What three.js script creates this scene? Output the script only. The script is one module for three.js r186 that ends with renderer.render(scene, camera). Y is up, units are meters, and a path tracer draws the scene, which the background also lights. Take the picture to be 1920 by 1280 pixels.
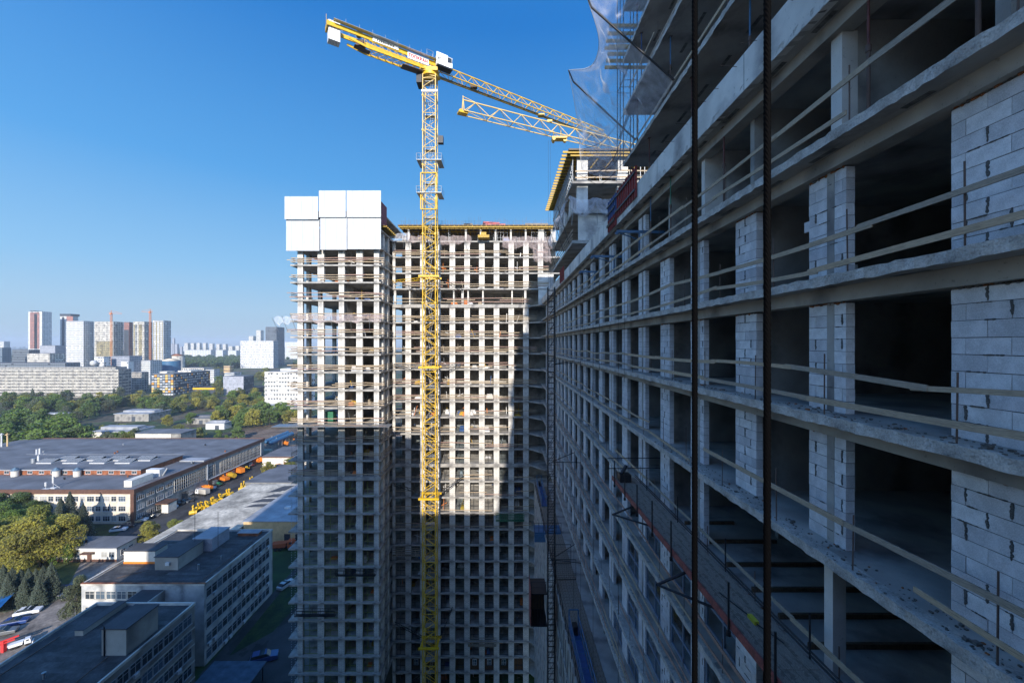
import * as THREE from 'three';

// ------------------------------------------------------------------ camera, sky, sun, exposure
const EYE = 64, F = 760, VX = 946, VY = 644;            // eye height over the street; focal length and principal point in 1920 x 1280 pixels
const scene = new THREE.Scene();
const camera = new THREE.PerspectiveCamera(2 * Math.atan(640 / F) * 180 / Math.PI, 1.5, 0.05, 9000);
camera.position.set(0, EYE, 0);
camera.lookAt(0, EYE, -10);
camera.setViewOffset(1920, 1280, 960 - VX, 640 - VY, 1920, 1280);
scene.add(camera);

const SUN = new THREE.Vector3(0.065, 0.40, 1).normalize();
const SKY_GAIN = 0.85;
{
  const W = 512, H = 256, data = new Float32Array(W * H * 4);
  // clear-sky colour by elevation (linear), a little brighter round the sun
  const stops = [[0, 0.385, 0.505, 0.62], [4, 0.345, 0.53, 0.71], [9, 0.235, 0.48, 0.755], [20, 0.088, 0.328, 0.70], [38, 0.014, 0.168, 0.525], [60, 0.010, 0.155, 0.48], [90, 0.013, 0.155, 0.47]];
  for (let j = 0; j < H; j++) {
    const el = ((j + 0.5) / H - 0.5) * 180;
    let c;
    if (el < 0) c = [0.30, 0.36, 0.42];
    else for (let s = 1; s < stops.length; s++) if (el <= stops[s][0]) {
      const a = stops[s - 1], b = stops[s], t = (el - a[0]) / (b[0] - a[0]);
      c = [1, 2, 3].map((q) => a[q] + (b[q] - a[q]) * t); break;
    }
    for (let i = 0; i < W; i++) {
      const az = ((i + 0.5) / W - 0.5) * 2 * Math.PI, ce = Math.cos(el * Math.PI / 180), se = Math.sin(el * Math.PI / 180);
      const dir = new THREE.Vector3(Math.cos(az) * ce, se, Math.sin(az) * ce);
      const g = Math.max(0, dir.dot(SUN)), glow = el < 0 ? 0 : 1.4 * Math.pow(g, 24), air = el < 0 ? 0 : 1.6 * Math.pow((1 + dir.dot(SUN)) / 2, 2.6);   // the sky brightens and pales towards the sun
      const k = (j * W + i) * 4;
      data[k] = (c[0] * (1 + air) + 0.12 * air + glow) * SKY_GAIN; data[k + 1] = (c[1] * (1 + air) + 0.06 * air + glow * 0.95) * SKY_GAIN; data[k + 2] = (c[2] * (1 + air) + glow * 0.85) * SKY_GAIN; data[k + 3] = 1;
    }
  }
  const t = new THREE.DataTexture(data, W, H, THREE.RGBAFormat, THREE.FloatType);
  t.mapping = THREE.EquirectangularReflectionMapping; t.magFilter = THREE.LinearFilter; t.minFilter = THREE.LinearFilter; t.needsUpdate = true;
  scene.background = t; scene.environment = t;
}
const sun = new THREE.DirectionalLight(new THREE.Color(1.0, 0.93, 0.84), 5);
sun.position.copy(SUN).multiplyScalar(400).add(new THREE.Vector3(-30, 30, -100));
sun.target.position.set(-30, 30, -100);
sun.castShadow = true; sun.shadow.radius = 1; sun.shadow.mapSize.set(4096, 4096);
Object.assign(sun.shadow.camera, { left: -260, right: 160, top: 160, bottom: -160, near: 10, far: 1500 });
scene.add(sun, sun.target);
const renderer = new THREE.WebGLRenderer({ antialias: true });
renderer.setSize(1024, 682);
renderer.toneMapping = THREE.LinearToneMapping;
renderer.toneMappingExposure = 1.36;
renderer.shadowMap.enabled = true;
scene.fog = new THREE.FogExp2(new THREE.Color(0.72, 0.84, 1.0), 0.00013);

// ------------------------------------------------------------------ helpers
let seed = 12345;
const rnd = () => { seed = (seed * 1664525 + 1013904223) >>> 0; return seed / 4294967296; };
const rr = (a, b) => a + (b - a) * rnd();
const pick = (a) => a[Math.floor(rnd() * a.length)];
const V = (x, y, d) => new THREE.Vector3(x, y, -d);                       // d: metres in front of the camera plane
const at = (px, py, d) => [(px - VX) / F * d, EYE - (py - VY) / F * d, d];   // a pixel of the photograph at a known distance
const onY = (px, py, h = 0) => { const d = F * (EYE - h) / (py - VY); return [(px - VX) / F * d, h, d]; };   // ... on a level h metres over the street

class Geo {
  constructor() { this.p = []; this.n = []; this.u = []; this.i = []; }
  quad(a, b, c, d, uv) {
    const ab = b.clone().sub(a), ad = d.clone().sub(a), n = ab.clone().cross(ad).normalize(), k = this.p.length / 3;
    for (const v of [a, b, c, d]) { this.p.push(v.x, v.y, v.z); this.n.push(n.x, n.y, n.z); }
    const w = ab.length(), h = ad.length();
    if (uv) this.u.push(...uv); else this.u.push(0, 0, w, 0, w, h, 0, h);
    this.i.push(k, k + 1, k + 2, k, k + 2, k + 3);
    return this;
  }
  box(x0, x1, y0, y1, d0, d1) {
    const z0 = -d1, z1 = -d0, P = this.p, N = this.n, U = this.u;
    const face = (nx, ny, nz, c) => {
      const k = P.length / 3;
      for (const [x, y, z] of c) {
        P.push(x, y, z); N.push(nx, ny, nz);
        if (nx) U.push(z, y); else if (ny) U.push(z, x); else U.push(x, y);
      }
      this.i.push(k, k + 1, k + 2, k, k + 2, k + 3);
    };
    face(1, 0, 0, [[x1, y0, z1], [x1, y0, z0], [x1, y1, z0], [x1, y1, z1]]);
    face(-1, 0, 0, [[x0, y0, z0], [x0, y0, z1], [x0, y1, z1], [x0, y1, z0]]);
    face(0, 1, 0, [[x0, y1, z1], [x1, y1, z1], [x1, y1, z0], [x0, y1, z0]]);
    face(0, -1, 0, [[x0, y0, z0], [x1, y0, z0], [x1, y0, z1], [x0, y0, z1]]);
    face(0, 0, 1, [[x0, y0, z1], [x1, y0, z1], [x1, y1, z1], [x0, y1, z1]]);
    face(0, 0, -1, [[x1, y0, z0], [x0, y0, z0], [x0, y1, z0], [x1, y1, z0]]);
    return this;
  }
  // a prism between two points: n-gon of radius r (n = 4 gives a square bar), r2 at the far end
  tube(a, b, r, n = 6, r2 = r, roll = 0) {
    const A = V(...a), Bv = V(...b), ax = Bv.clone().sub(A), L = ax.length(); if (L < 1e-6) return this; ax.divideScalar(L);
    const ref = Math.abs(ax.y) > 0.9 ? new THREE.Vector3(1, 0, 0) : new THREE.Vector3(0, 1, 0);
    const s = ref.clone().cross(ax).normalize(), t = ax.clone().cross(s), k = this.p.length / 3;
    for (let q = 0; q <= n; q++) {
      const th = (q / n) * 2 * Math.PI + (n === 4 ? Math.PI / 4 : 0) + roll, c = Math.cos(th), sn = Math.sin(th);
      const nx = s.x * c + t.x * sn, ny = s.y * c + t.y * sn, nz = s.z * c + t.z * sn;
      this.p.push(A.x + nx * r, A.y + ny * r, A.z + nz * r, Bv.x + nx * r2, Bv.y + ny * r2, Bv.z + nz * r2);
      this.n.push(nx, ny, nz, nx, ny, nz);
      this.u.push(q / n * 6.28 * r, 0, q / n * 6.28 * r, L);
    }
    for (let q = 0; q < n; q++) { const e = k + q * 2; this.i.push(e, e + 2, e + 1, e + 1, e + 2, e + 3); }
    for (const [P0, rad, sg] of [[A, r, -1], [Bv, r2, 1]]) {
      const c0 = this.p.length / 3;
      this.p.push(P0.x, P0.y, P0.z); this.n.push(ax.x * sg, ax.y * sg, ax.z * sg); this.u.push(0, 0);
      for (let q = 0; q <= n; q++) {
        const th = (q / n) * 2 * Math.PI + (n === 4 ? Math.PI / 4 : 0) + roll, c = Math.cos(th) * rad, sn = Math.sin(th) * rad;
        this.p.push(P0.x + s.x * c + t.x * sn, P0.y + s.y * c + t.y * sn, P0.z + s.z * c + t.z * sn);
        this.n.push(ax.x * sg, ax.y * sg, ax.z * sg); this.u.push(c, sn);
      }
      for (let q = 0; q < n; q++) sg > 0 ? this.i.push(c0, c0 + 1 + q, c0 + 2 + q) : this.i.push(c0, c0 + 2 + q, c0 + 1 + q);
    }
    return this;
  }
  // a board or flat bar from a to b: w wide (horizontal across), h high
  bar(a, b, w, h) {
    const A = V(...a), Bv = V(...b), ax = Bv.clone().sub(A).normalize();
    const ref = Math.abs(ax.y) > 0.97 ? new THREE.Vector3(0, 0, 1) : new THREE.Vector3(0, 1, 0);
    const s = ax.clone().cross(ref).normalize().multiplyScalar(w / 2), t = s.clone().cross(ax).normalize().multiplyScalar(h / 2);
    const c = (P, i, j) => P.clone().addScaledVector(s, i).addScaledVector(t, j);
    const a00 = c(A, -1, -1), a10 = c(A, 1, -1), a11 = c(A, 1, 1), a01 = c(A, -1, 1), b00 = c(Bv, -1, -1), b10 = c(Bv, 1, -1), b11 = c(Bv, 1, 1), b01 = c(Bv, -1, 1);
    return this.quad(a10, b10, b11, a11).quad(b00, a00, a01, b01).quad(a01, a11, b11, b01).quad(a00, b00, b10, a10).quad(a00, a10, a11, a01).quad(b10, b00, b01, b11);
  }
  add(g, m) {
    g = g.index ? g : g; const k = this.p.length / 3, pa = g.attributes.position, na = g.attributes.normal, ua = g.attributes.uv, v = new THREE.Vector3(), nm = new THREE.Matrix3().getNormalMatrix(m);
    for (let q = 0; q < pa.count; q++) {
      v.fromBufferAttribute(pa, q).applyMatrix4(m); this.p.push(v.x, v.y, v.z);
      v.fromBufferAttribute(na, q).applyMatrix3(nm).normalize(); this.n.push(v.x, v.y, v.z);
      this.u.push(ua ? ua.getX(q) : 0, ua ? ua.getY(q) : 0);
    }
    if (g.index) for (let q = 0; q < g.index.count; q++) this.i.push(k + g.index.getX(q)); else for (let q = 0; q < pa.count; q++) this.i.push(k + q);
    return this;
  }
  prism(pts, y0, y1) {      // pts: [x, d] counter-clockwise or clockwise outline, extruded upright
    const sh = new THREE.Shape(pts.map(([x, d]) => new THREE.Vector2(x, d)));
    const g = new THREE.ExtrudeGeometry(sh, { depth: y1 - y0, bevelEnabled: false });
    return this.add(g, new THREE.Matrix4().makeTranslation(0, y0, 0).multiply(new THREE.Matrix4().makeRotationX(-Math.PI / 2)));
  }
  get empty() { return !this.i.length; }
  geo() {
    const g = new THREE.BufferGeometry();
    g.setAttribute('position', new THREE.Float32BufferAttribute(this.p, 3));
    g.setAttribute('normal', new THREE.Float32BufferAttribute(this.n, 3));
    g.setAttribute('uv', new THREE.Float32BufferAttribute(this.u, 2));
    g.setIndex(this.i);
    return g;
  }
}
const taken = {};
const numbered = (n) => { const k = taken[n] = (taken[n] ?? -1) + 1; return k ? n + '_' + String(k).padStart(3, '0') : n; };
// a thing: Group at its base (x, y, d); parts are built in scene coordinates and moved into it
function thing(name, label, category, base, group, kind) {
  const o = new THREE.Group(); o.name = numbered(name); o.position.copy(V(...base)); scene.add(o);
  o.userData = { label, category }; if (group) o.userData.group = group; if (kind) o.userData.kind = kind;
  return o;
}
const _w = new THREE.Vector3();
function part(parent, name, g, m, kind) {
  const mesh = new THREE.Mesh(g instanceof Geo ? g.geo() : g, m);
  mesh.name = name; mesh.castShadow = mesh.receiveShadow = true;
  parent.updateWorldMatrix(true, false); _w.setFromMatrixPosition(parent.matrixWorld);
  mesh.position.copy(_w).negate();
  if (kind) mesh.userData.kind = kind;
  parent.add(mesh);
  return mesh;
}
// a shared geometry (built round its own origin) placed at a point of the scene, under parent
function piece(parent, name, geo, m, x, y, d, turn = 0) {
  const mesh = new THREE.Mesh(geo, m);
  mesh.name = name; mesh.castShadow = mesh.receiveShadow = true;
  parent.updateWorldMatrix(true, false); _w.setFromMatrixPosition(parent.matrixWorld);
  mesh.position.copy(V(x, y, d)).sub(_w); mesh.rotation.y = turn;
  parent.add(mesh);
  return mesh;
}
function single(name, g, m, label, category, group, kind) {   // a thing that is one mesh
  const geo = g instanceof Geo ? g.geo() : g; geo.computeBoundingBox();
  const bb = geo.boundingBox, c = new THREE.Vector3((bb.min.x + bb.max.x) / 2, bb.min.y, (bb.min.z + bb.max.z) / 2);
  geo.translate(-c.x, -c.y, -c.z);
  const mesh = new THREE.Mesh(geo, m); mesh.position.copy(c);
  mesh.name = numbered(name); mesh.castShadow = mesh.receiveShadow = true; mesh.userData = {};
  if (label) mesh.userData.label = label; if (category) mesh.userData.category = category;
  if (group) mesh.userData.group = group; if (kind) mesh.userData.kind = kind;
  scene.add(mesh);
  return mesh;
}
const structure = (name, g, m) => { const o = single(name, g, m); o.userData = { kind: 'structure' }; return o; };
function dup(o, x, y, d, turn = 0, label, scale = 1) {
  const c = o.clone(); c.name = numbered(o.name.replace(/_\d{3}$/, '')); c.position.copy(V(x, y, d)); c.rotation.y = turn; if (scale.length) c.scale.set(...scale); else c.scale.setScalar(scale);
  c.userData = { ...o.userData }; if (label) c.userData.label = label;
  scene.add(c); return c;
}

// ------------------------------------------------------------------ procedural textures
function lattice(n, s) { const a = new Float32Array(n * n); let q = s; for (let i = 0; i < a.length; i++) { q = (q * 1664525 + 1013904223) >>> 0; a[i] = q / 4294967296; } return a; }
const LAT = [lattice(256, 7), lattice(256, 99), lattice(256, 1234)];
function vnoise(u, v, per, L = 0) {      // tileable value noise: per cells in the unit square
  const x = u * per, y = v * per, xi = Math.floor(x), yi = Math.floor(y), fx = x - xi, fy = y - yi, sx = fx * fx * (3 - 2 * fx), sy = fy * fy * (3 - 2 * fy), a = LAT[L];
  const g = (i, j) => a[(((j % per) + per) % per % 256) * 256 + (((i % per) + per) % per % 256)];
  return (g(xi, yi) * (1 - sx) + g(xi + 1, yi) * sx) * (1 - sy) + (g(xi, yi + 1) * (1 - sx) + g(xi + 1, yi + 1) * sx) * sy;
}
const fbm = (u, v, per, oct, L = 0) => { let s = 0, a = 0.5, t = 0; for (let o = 0; o < oct; o++) { s += a * vnoise(u, v, per << o, L); t += a; a *= 0.55; } return s / t; };
function makeTex(n, fn, srgb = true, m = n) {
  const d = new Uint8Array(n * m * 4);
  for (let j = 0; j < m; j++) for (let i = 0; i < n; i++) { const c = fn(i / n, j / m), k = (j * n + i) * 4; for (let q = 0; q < 3; q++) d[k + q] = Math.max(0, Math.min(255, c[q] * 255)); d[k + 3] = c[3] === undefined ? 255 : Math.max(0, Math.min(255, c[3] * 255)); }
  const t = new THREE.DataTexture(d, n, m); t.wrapS = t.wrapT = THREE.RepeatWrapping; t.magFilter = THREE.LinearFilter; t.minFilter = THREE.LinearMipmapLinearFilter; t.generateMipmaps = true;
  if (srgb) t.colorSpace = THREE.SRGBColorSpace; t.needsUpdate = true; return t;
}
const sized = (t, w, h = w) => { const c = t.clone(); c.repeat.set(1 / w, 1 / h); c.needsUpdate = true; return c; };
const g3 = (v) => [v, v, v];
const TX = {
  concrete: makeTex(512, (u, v) => { const a = fbm(u, v, 4, 6), b = fbm(u, v, 6, 4, 1), p = vnoise(u, v, 128, 2) > 0.93 ? -0.13 : 0; const st = Math.max(0, fbm(u, v, 3, 5, 2) - 0.55) * 1.1; const k = 0.88 + (a - 0.5) * 0.34 + (b - 0.5) * 0.12 + p - st; return [k, k * 0.992, k * (0.975 + st * 0.1)]; }),
  concreteBump: makeTex(512, (u, v) => g3(0.5 + (fbm(u, v, 16, 5) - 0.5) * 0.7 + (vnoise(u, v, 128, 2) > 0.93 ? -0.3 : 0)), false),
  slab: makeTex(512, (u, v) => { const a = fbm(u, v, 4, 6), pit = fbm(u, v, 48, 3, 1) > 0.70 ? -0.12 : 0, st = Math.max(0, fbm(u, v, 6, 5, 2) - 0.56) * 0.6; const k = 0.84 + (a - 0.5) * 0.42 + (vnoise(u, v, 120, 2) - 0.5) * 0.16 + pit - st; return [k, k * 0.99, k * 0.975]; }),
  sheet: makeTex(256, (u, v) => g3(0.93 + (fbm(u, v, 3, 3) - 0.5) * 0.05 - (fbm(u, v * 0.3, 20, 3, 1) > 0.68 ? 0.03 : 0))),
  speck: makeTex(512, (u, v) => { const k = 0.93 + (fbm(u, v, 8, 5, 1) - 0.5) * 0.25 + (vnoise(u, v, 200, 2) - 0.5) * 0.16; return g3(k); }),
  wood: makeTex(512, (v, u) => { const w = fbm(u, v, 3, 3) * 0.6, gr = Math.sin((u * 22 + w * 14) * 6.283) * 0.5 + 0.5, f = fbm(u * 1, v, 40, 2, 1), k = 0.78 + (gr - 0.5) * 0.16 + (f - 0.5) * 0.2 - (fbm(u, v, 5, 4, 2) > 0.64 ? 0.14 : 0); return [k, k * 0.97, k * 0.92]; }),
  rough: makeTex(512, (u, v) => { const a = fbm(u, v, 5, 7), b = fbm(u, v, 32, 4, 1); const k = 0.74 + (a - 0.5) * 0.55 + (b - 0.5) * 0.3; return [k, k, k * 0.99]; }),
  roof: makeTex(512, (u, v) => { const a = fbm(u, v, 3, 6), st = fbm(u, v * 0.5, 12, 3, 1); const seam = (v * 8 % 1) < 0.025 ? -0.1 : 0; const k = 0.80 + (a - 0.5) * 0.45 + (st - 0.5) * 0.12 + seam; return [k, k, k * 1.01]; }),
  asphalt: makeTex(512, (u, v) => { const a = fbm(u, v, 4, 6), b = vnoise(u, v, 230, 1), wet = fbm(u, v, 3, 4, 2) > 0.6 ? -0.18 : 0; const k = 0.8 + (a - 0.5) * 0.4 + (b - 0.5) * 0.15 + wet; return g3(k); }),
  grass: makeTex(512, (u, v) => { const a = fbm(u, v, 6, 6), b = fbm(u, v, 48, 3, 1); const k = 0.62 + (a - 0.5) * 0.5 + (b - 0.5) * 0.35; return [k * (0.9 + (a - 0.5) * 0.5), k, k * 0.7]; }),
  earth: makeTex(1024, (u, v) => { const a = fbm(u, v, 10, 6), b = fbm(u, v, 60, 4, 1), c = fbm(u, v, 24, 4, 2); const g = a > 0.52 ? 1 : a < 0.44 ? 0 : (a - 0.44) / 0.08; const k = 0.55 + (b - 0.5) * 0.5 + (c - 0.5) * 0.3; return [k * (0.86 - g * 0.36), k * (0.80 - g * 0.06), k * (0.70 - g * 0.34)]; }),
  weave: makeTex(256, (u, v) => { const h = Math.max(Math.abs(Math.sin(u * 48 * Math.PI)), Math.abs(Math.sin(v * 48 * Math.PI))); const f = fbm(u, v, 3, 4); return g3(0.30 + 0.5 * Math.pow(h, 6) * (0.35 + 0.8 * f) + (f - 0.5) * 0.55); }, false),
};
const mat = (name, r, g, b, o = {}) => {
  const { tex, size = 3, sizeV, bump, bumpScale = 0.004, bumpSize, ...rest } = o;
  const m = new (rest.transmission !== undefined || rest.clearcoat !== undefined ? THREE.MeshPhysicalMaterial : THREE.MeshStandardMaterial)({ roughness: 0.85, metalness: 0, ...rest });
  m.name = name; m.color.setRGB(r, g, b);
  if (tex) m.map = sized(TX[tex], size, sizeV ?? size);
  if (bump) { m.bumpMap = sized(TX[bump], bumpSize ?? size); m.bumpScale = bumpScale; }
  return m;
};
const M = {
  concrete: mat('concrete', 0.39, 0.378, 0.355, { tex: 'concrete', size: 4.1, bump: 'concreteBump', bumpSize: 1.3, bumpScale: 0.006 }),
  concreteSlab: mat('slab concrete', 0.42, 0.405, 0.38, { tex: 'concrete', size: 4.4, bump: 'concreteBump', bumpSize: 0.9, bumpScale: 0.008 }),
  slabLip: mat('rough slab edge', 0.56, 0.54, 0.50, { tex: 'slab', size: 2.1, bump: 'concreteBump', bumpSize: 0.5, bumpScale: 0.02 }),
  concretePale: mat('pale concrete', 0.74, 0.72, 0.68, { tex: 'concrete', size: 5.3, bump: 'concreteBump', bumpSize: 1.7, bumpScale: 0.004 }),
  concreteWarm: mat('warm concrete', 0.42, 0.39, 0.345, { tex: 'concrete', size: 4.7, bump: 'concreteBump', bumpSize: 1.5, bumpScale: 0.006 }),
  block: [0, 1, 2, 3].map((i) => mat('aerated block', 0.74 - i * 0.05, 0.735 - i * 0.05, 0.73 - i * 0.045, { tex: 'speck', size: 1.1 + i * 0.2, bump: 'concreteBump', bumpSize: 0.7, bumpScale: 0.003 })),
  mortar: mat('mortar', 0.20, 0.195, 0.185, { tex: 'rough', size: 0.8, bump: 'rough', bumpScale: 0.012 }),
  foam: mat('orange foam', 0.42, 0.15, 0.05, { tex: 'rough', size: 0.4 }),
  wood: [mat('raw timber', 0.63, 0.53, 0.41, { tex: 'wood', size: 2.6, sizeV: 0.35 }), mat('weathered timber', 0.52, 0.465, 0.395, { tex: 'wood', size: 2.1, sizeV: 0.31 }), mat('fresh timber', 0.70, 0.57, 0.42, { tex: 'wood', size: 3.1, sizeV: 0.4 })],
  stripe: mat('red and white board', 0.56, 0.38, 0.33, { tex: 'wood', size: 1.5, sizeV: 0.4 }),
  steelDark: mat('dark steel', 0.035, 0.037, 0.042, { roughness: 0.5, metalness: 0.6, tex: 'speck', size: 0.5 }),
  rebar: mat('rusty rebar', 0.10, 0.065, 0.05, { roughness: 0.8 }),
  rope: mat('greased wire rope', 0.002, 0.002, 0.0024, { roughness: 0.6, clearcoat: 0, specularIntensity: 0.045 }),
  galv: mat('galvanised steel', 0.42, 0.44, 0.46, { roughness: 0.45, metalness: 0.7, tex: 'speck', size: 0.7 }),
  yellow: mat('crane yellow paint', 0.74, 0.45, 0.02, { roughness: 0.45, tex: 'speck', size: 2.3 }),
  yellowPale: mat('pale yellow paint', 0.82, 0.57, 0.20, { roughness: 0.5, tex: 'speck', size: 2.3 }),
  formYellow: mat('yellow formwork beam', 0.72, 0.47, 0.03, { roughness: 0.6, tex: 'wood', size: 0.5, sizeV: 2 }),
  ply: mat('formwork plywood', 0.15, 0.105, 0.065, { roughness: 0.6, tex: 'wood', size: 1.2, sizeV: 2.5 }),
  red: mat('red paint', 0.36, 0.035, 0.035, { roughness: 0.6, tex: 'rough', size: 1.1 }),
  redFade: mat('faded red paint', 0.40, 0.10, 0.085, { roughness: 0.7, tex: 'rough', size: 0.9 }),
  blue: mat('blue paint', 0.03, 0.09, 0.26, { roughness: 0.5, tex: 'speck', size: 1.1 }),
  blueBright: mat('bright blue paint', 0.045, 0.14, 0.26, { roughness: 0.45, tex: 'speck', size: 1.3 }),
  green: mat('green paint', 0.03, 0.17, 0.09, { roughness: 0.5, tex: 'speck', size: 1.1 }),
  white: mat('white paint', 0.80, 0.80, 0.80, { roughness: 0.5, tex: 'speck', size: 3 }),
  screen: mat('white screen sheet', 0.49, 0.515, 0.545, { roughness: 0.55, tex: 'sheet', size: 5 }),
  deck: mat('deck boards', 0.36, 0.315, 0.275, { tex: 'wood', size: 0.9, sizeV: 0.5 }),
  frame: mat('grey-blue window frame', 0.20, 0.25, 0.32, { roughness: 0.4, metalness: 0.2 }),
  frameDark: mat('dark window frame', 0.03, 0.035, 0.04, { roughness: 0.45, metalness: 0.3 }),
  frameLime: mat('primed lime window frame', 0.16, 0.19, 0.03, { roughness: 0.6 }),
  pane: mat('window glass', 0.92, 0.96, 0.98, { transmission: 1, thickness: 0, roughness: 0.03, ior: 1.45 }),
  glassDark: mat('dark glazing', 0.035, 0.045, 0.055, { roughness: 0.08, metalness: 0.0 }),
  glassBlue: mat('blue-grey glazing', 0.10, 0.14, 0.18, { roughness: 0.08, metalness: 0.2 }),
  net: mat('safety net', 0.88, 0.88, 0.93, { roughness: 1, transmission: 0.4, thickness: 0, transparent: true, opacity: 0.66, side: THREE.DoubleSide }),
  netPink: mat('pink safety net', 0.78, 0.62, 0.58, { roughness: 1, transmission: 0.35, thickness: 0, transparent: true, opacity: 0.55, side: THREE.DoubleSide }),
};
M.net.alphaMap = sized(TX.weave, 1.3); M.netPink.alphaMap = sized(TX.weave, 2.2);

// ------------------------------------------------------------------ the long wing on the right, its slab edges 6.87 m from the camera
const XE = 6.87, XW = 7.5, WT = 0.2, ST = 0.2;
const LV = (k) => EYE + 1.45 + 3 * k;                    // top of slab k; slab 0 is just above the eye, slab -1 just below
const BAY = 3.17, PW = 1.08;
const NEAR = (j) => 5.72 + BAY * j;                       // near edge of pier j (pier 0 is the broad block wall at the right)
const DECK = -8;                                          // slab -8 is the terrace the blue cradles stand on
const wing = thing('residential_wing', 'unfinished concrete wing with pale aerated-block piers and open dark storeys, shaded side facing the courtyard', 'building', [14, 0, 30]);
{
  // floor slabs: rough edge, one mesh for each storey
  const slabEdge = (k, d0, d1, x1 = 22) => {
    const y1 = LV(k), y0 = y1 - ST, n = Math.max(2, Math.round((Math.min(d1, 40) - Math.max(d0, 2)) / 0.16)), g = new Geo(), lip = new Geo();
    // body
    g.box(XE + 0.06, x1, y0, y1, d0, d1);
    // hand-trowelled lip: a strip of short uneven facets along the outer edge
    const ds = [d0]; for (let i = 0; i <= n; i++) ds.push(Math.max(d0, 2) + (Math.min(d1, 40) - Math.max(d0, 2)) * i / n); if (d1 > 40) ds.push(d1);
    const st = ds.map((d, i) => { const f = d < 34 ? 1 : 0; return { d, xo: XE + f * rr(-0.016, 0.016), yt: y1 + f * rr(-0.012, 0.022), yb: y0 + f * rr(-0.02, 0.012), xb: XE + f * rr(-0.02, 0.02) }; });
    for (let i = 1; i < st.length; i++) {
      const a = st[i - 1], b = st[i]; if (b.d - a.d < 1e-4) continue;
      const A = V(a.xo, a.yt, a.d), Bq = V(b.xo, b.yt, b.d), C = V(a.xb, a.yb, a.d), D = V(b.xb, b.yb, b.d), A2 = V(XE + 0.3, y1 + 0.003, a.d), B2 = V(XE + 0.3, y1 + 0.003, b.d), C2 = V(XE + 0.3, y0 - 0.003, a.d), D2 = V(XE + 0.3, y0 - 0.003, b.d);
      const off = a.d * 1.0;
      lip.quad(D, C, A, Bq, [b.d, 0, a.d, 0, a.d, 0.21, b.d, 0.21]);
      lip.quad(A, A2, B2, Bq, [a.d, 0.21, a.d, 0.5, b.d, 0.5, b.d, 0.21]); g.quad(C2, C, D, D2, [a.d, -0.3, a.d, 0, b.d, 0, b.d, -0.3]);
    }
    return [g, lip];
  };
  const addSlab = (k, a, b) => { const [g, lip] = slabEdge(k, a, b), m = part(wing, 'floor_slab', g, M.concreteSlab); part(m, 'slab_lip', lip, M.slabLip); };
  const UPEND = 23.5, T0 = 41;      // the storeys over the roof terrace end at 23.5 m and start again in the tower at 41 m
  for (let k = -16; k <= 2; k++) {
    if (k > DECK) addSlab(k, -60, 76.5); else part(wing, 'floor_slab', new Geo().box(4.75, 22, LV(k) - 0.25, LV(k), -60, 66), M.concreteSlab);
  }
  for (let k = 3; k <= 6; k++) addSlab(k, -60, UPEND);
  // podium wall under the terrace
  part(wing, 'podium_wall', new Geo().box(4.85, 5.05, 0, LV(DECK) - 0.25, -60, 65.8), M.concrete);
  // edge beams, flush with the block walls
  for (let k = DECK + 1; k <= 6; k++) { const up = k > 2; const g = new Geo(); const yb = LV(k) - ST; g.box(XW - 0.16, XW + 0.25, yb - 0.32, yb + 0.02, -60, up ? UPEND - 1.2 : 76.4); if (up) { g.p.forEach((v, i) => { if (i % 3 === 0) g.p[i] = v + 1.5; }); } part(wing, 'edge_beam', g, M.concreteWarm); }
  // cross walls and rear wall make the rooms behind the openings
  for (let k = DECK; k <= 5; k++) {
    const end = k >= 2 ? UPEND - 1.6 : 76;
    const y0 = LV(k) + 0.002, y1 = LV(k + 1) - ST - 0.002;
    for (let j = -10; j < 23; j++) {
      const d = NEAR(j) + 0.45; if (d > end) break;
      const openBay = (k === -3 && (j === 2)) || (k === 1 && j === 1);
      if (!openBay) part(wing, 'cross_wall', new Geo().box(j % 2 === 0 ? (k >= 2 ? XW + 2.1 : XW + WT + 0.02) : 10.6, 19, y0, y1, d, d + 0.2), M.concrete);
    }
    part(wing, 'rear_wall', new Geo().box(19.02, 19.25, y0, y1, -60, end), M.concrete);
    // plain wall added unseen behind the camera to stop sun through the open storeys
    part(wing, 'added_sun_block_wall', new Geo().box(XW, XW + 0.2, y0, y1 - 0.33, -59.5, 2.4), M.block[2]);
  }
  // block piers
  const BH = 0.275, BL = 0.6, blocks = {};
  const blockGeo = (w) => { const key = w.toFixed(2); if (!blocks[key]) blocks[key] = [0, 1, 2].map((i) => { const g = new Geo(); const s = (i - 1) * 0.06; g.box(-0.1, 0.095, 0, BH - 0.010 - i * 0.002, -(w / 2) + 0.005, w / 2 - 0.004); for (let q = 0; q < g.u.length; q++) g.u[q] += s * 9; return g.geo(); }); return blocks[key]; };
  let built = 0;
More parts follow.
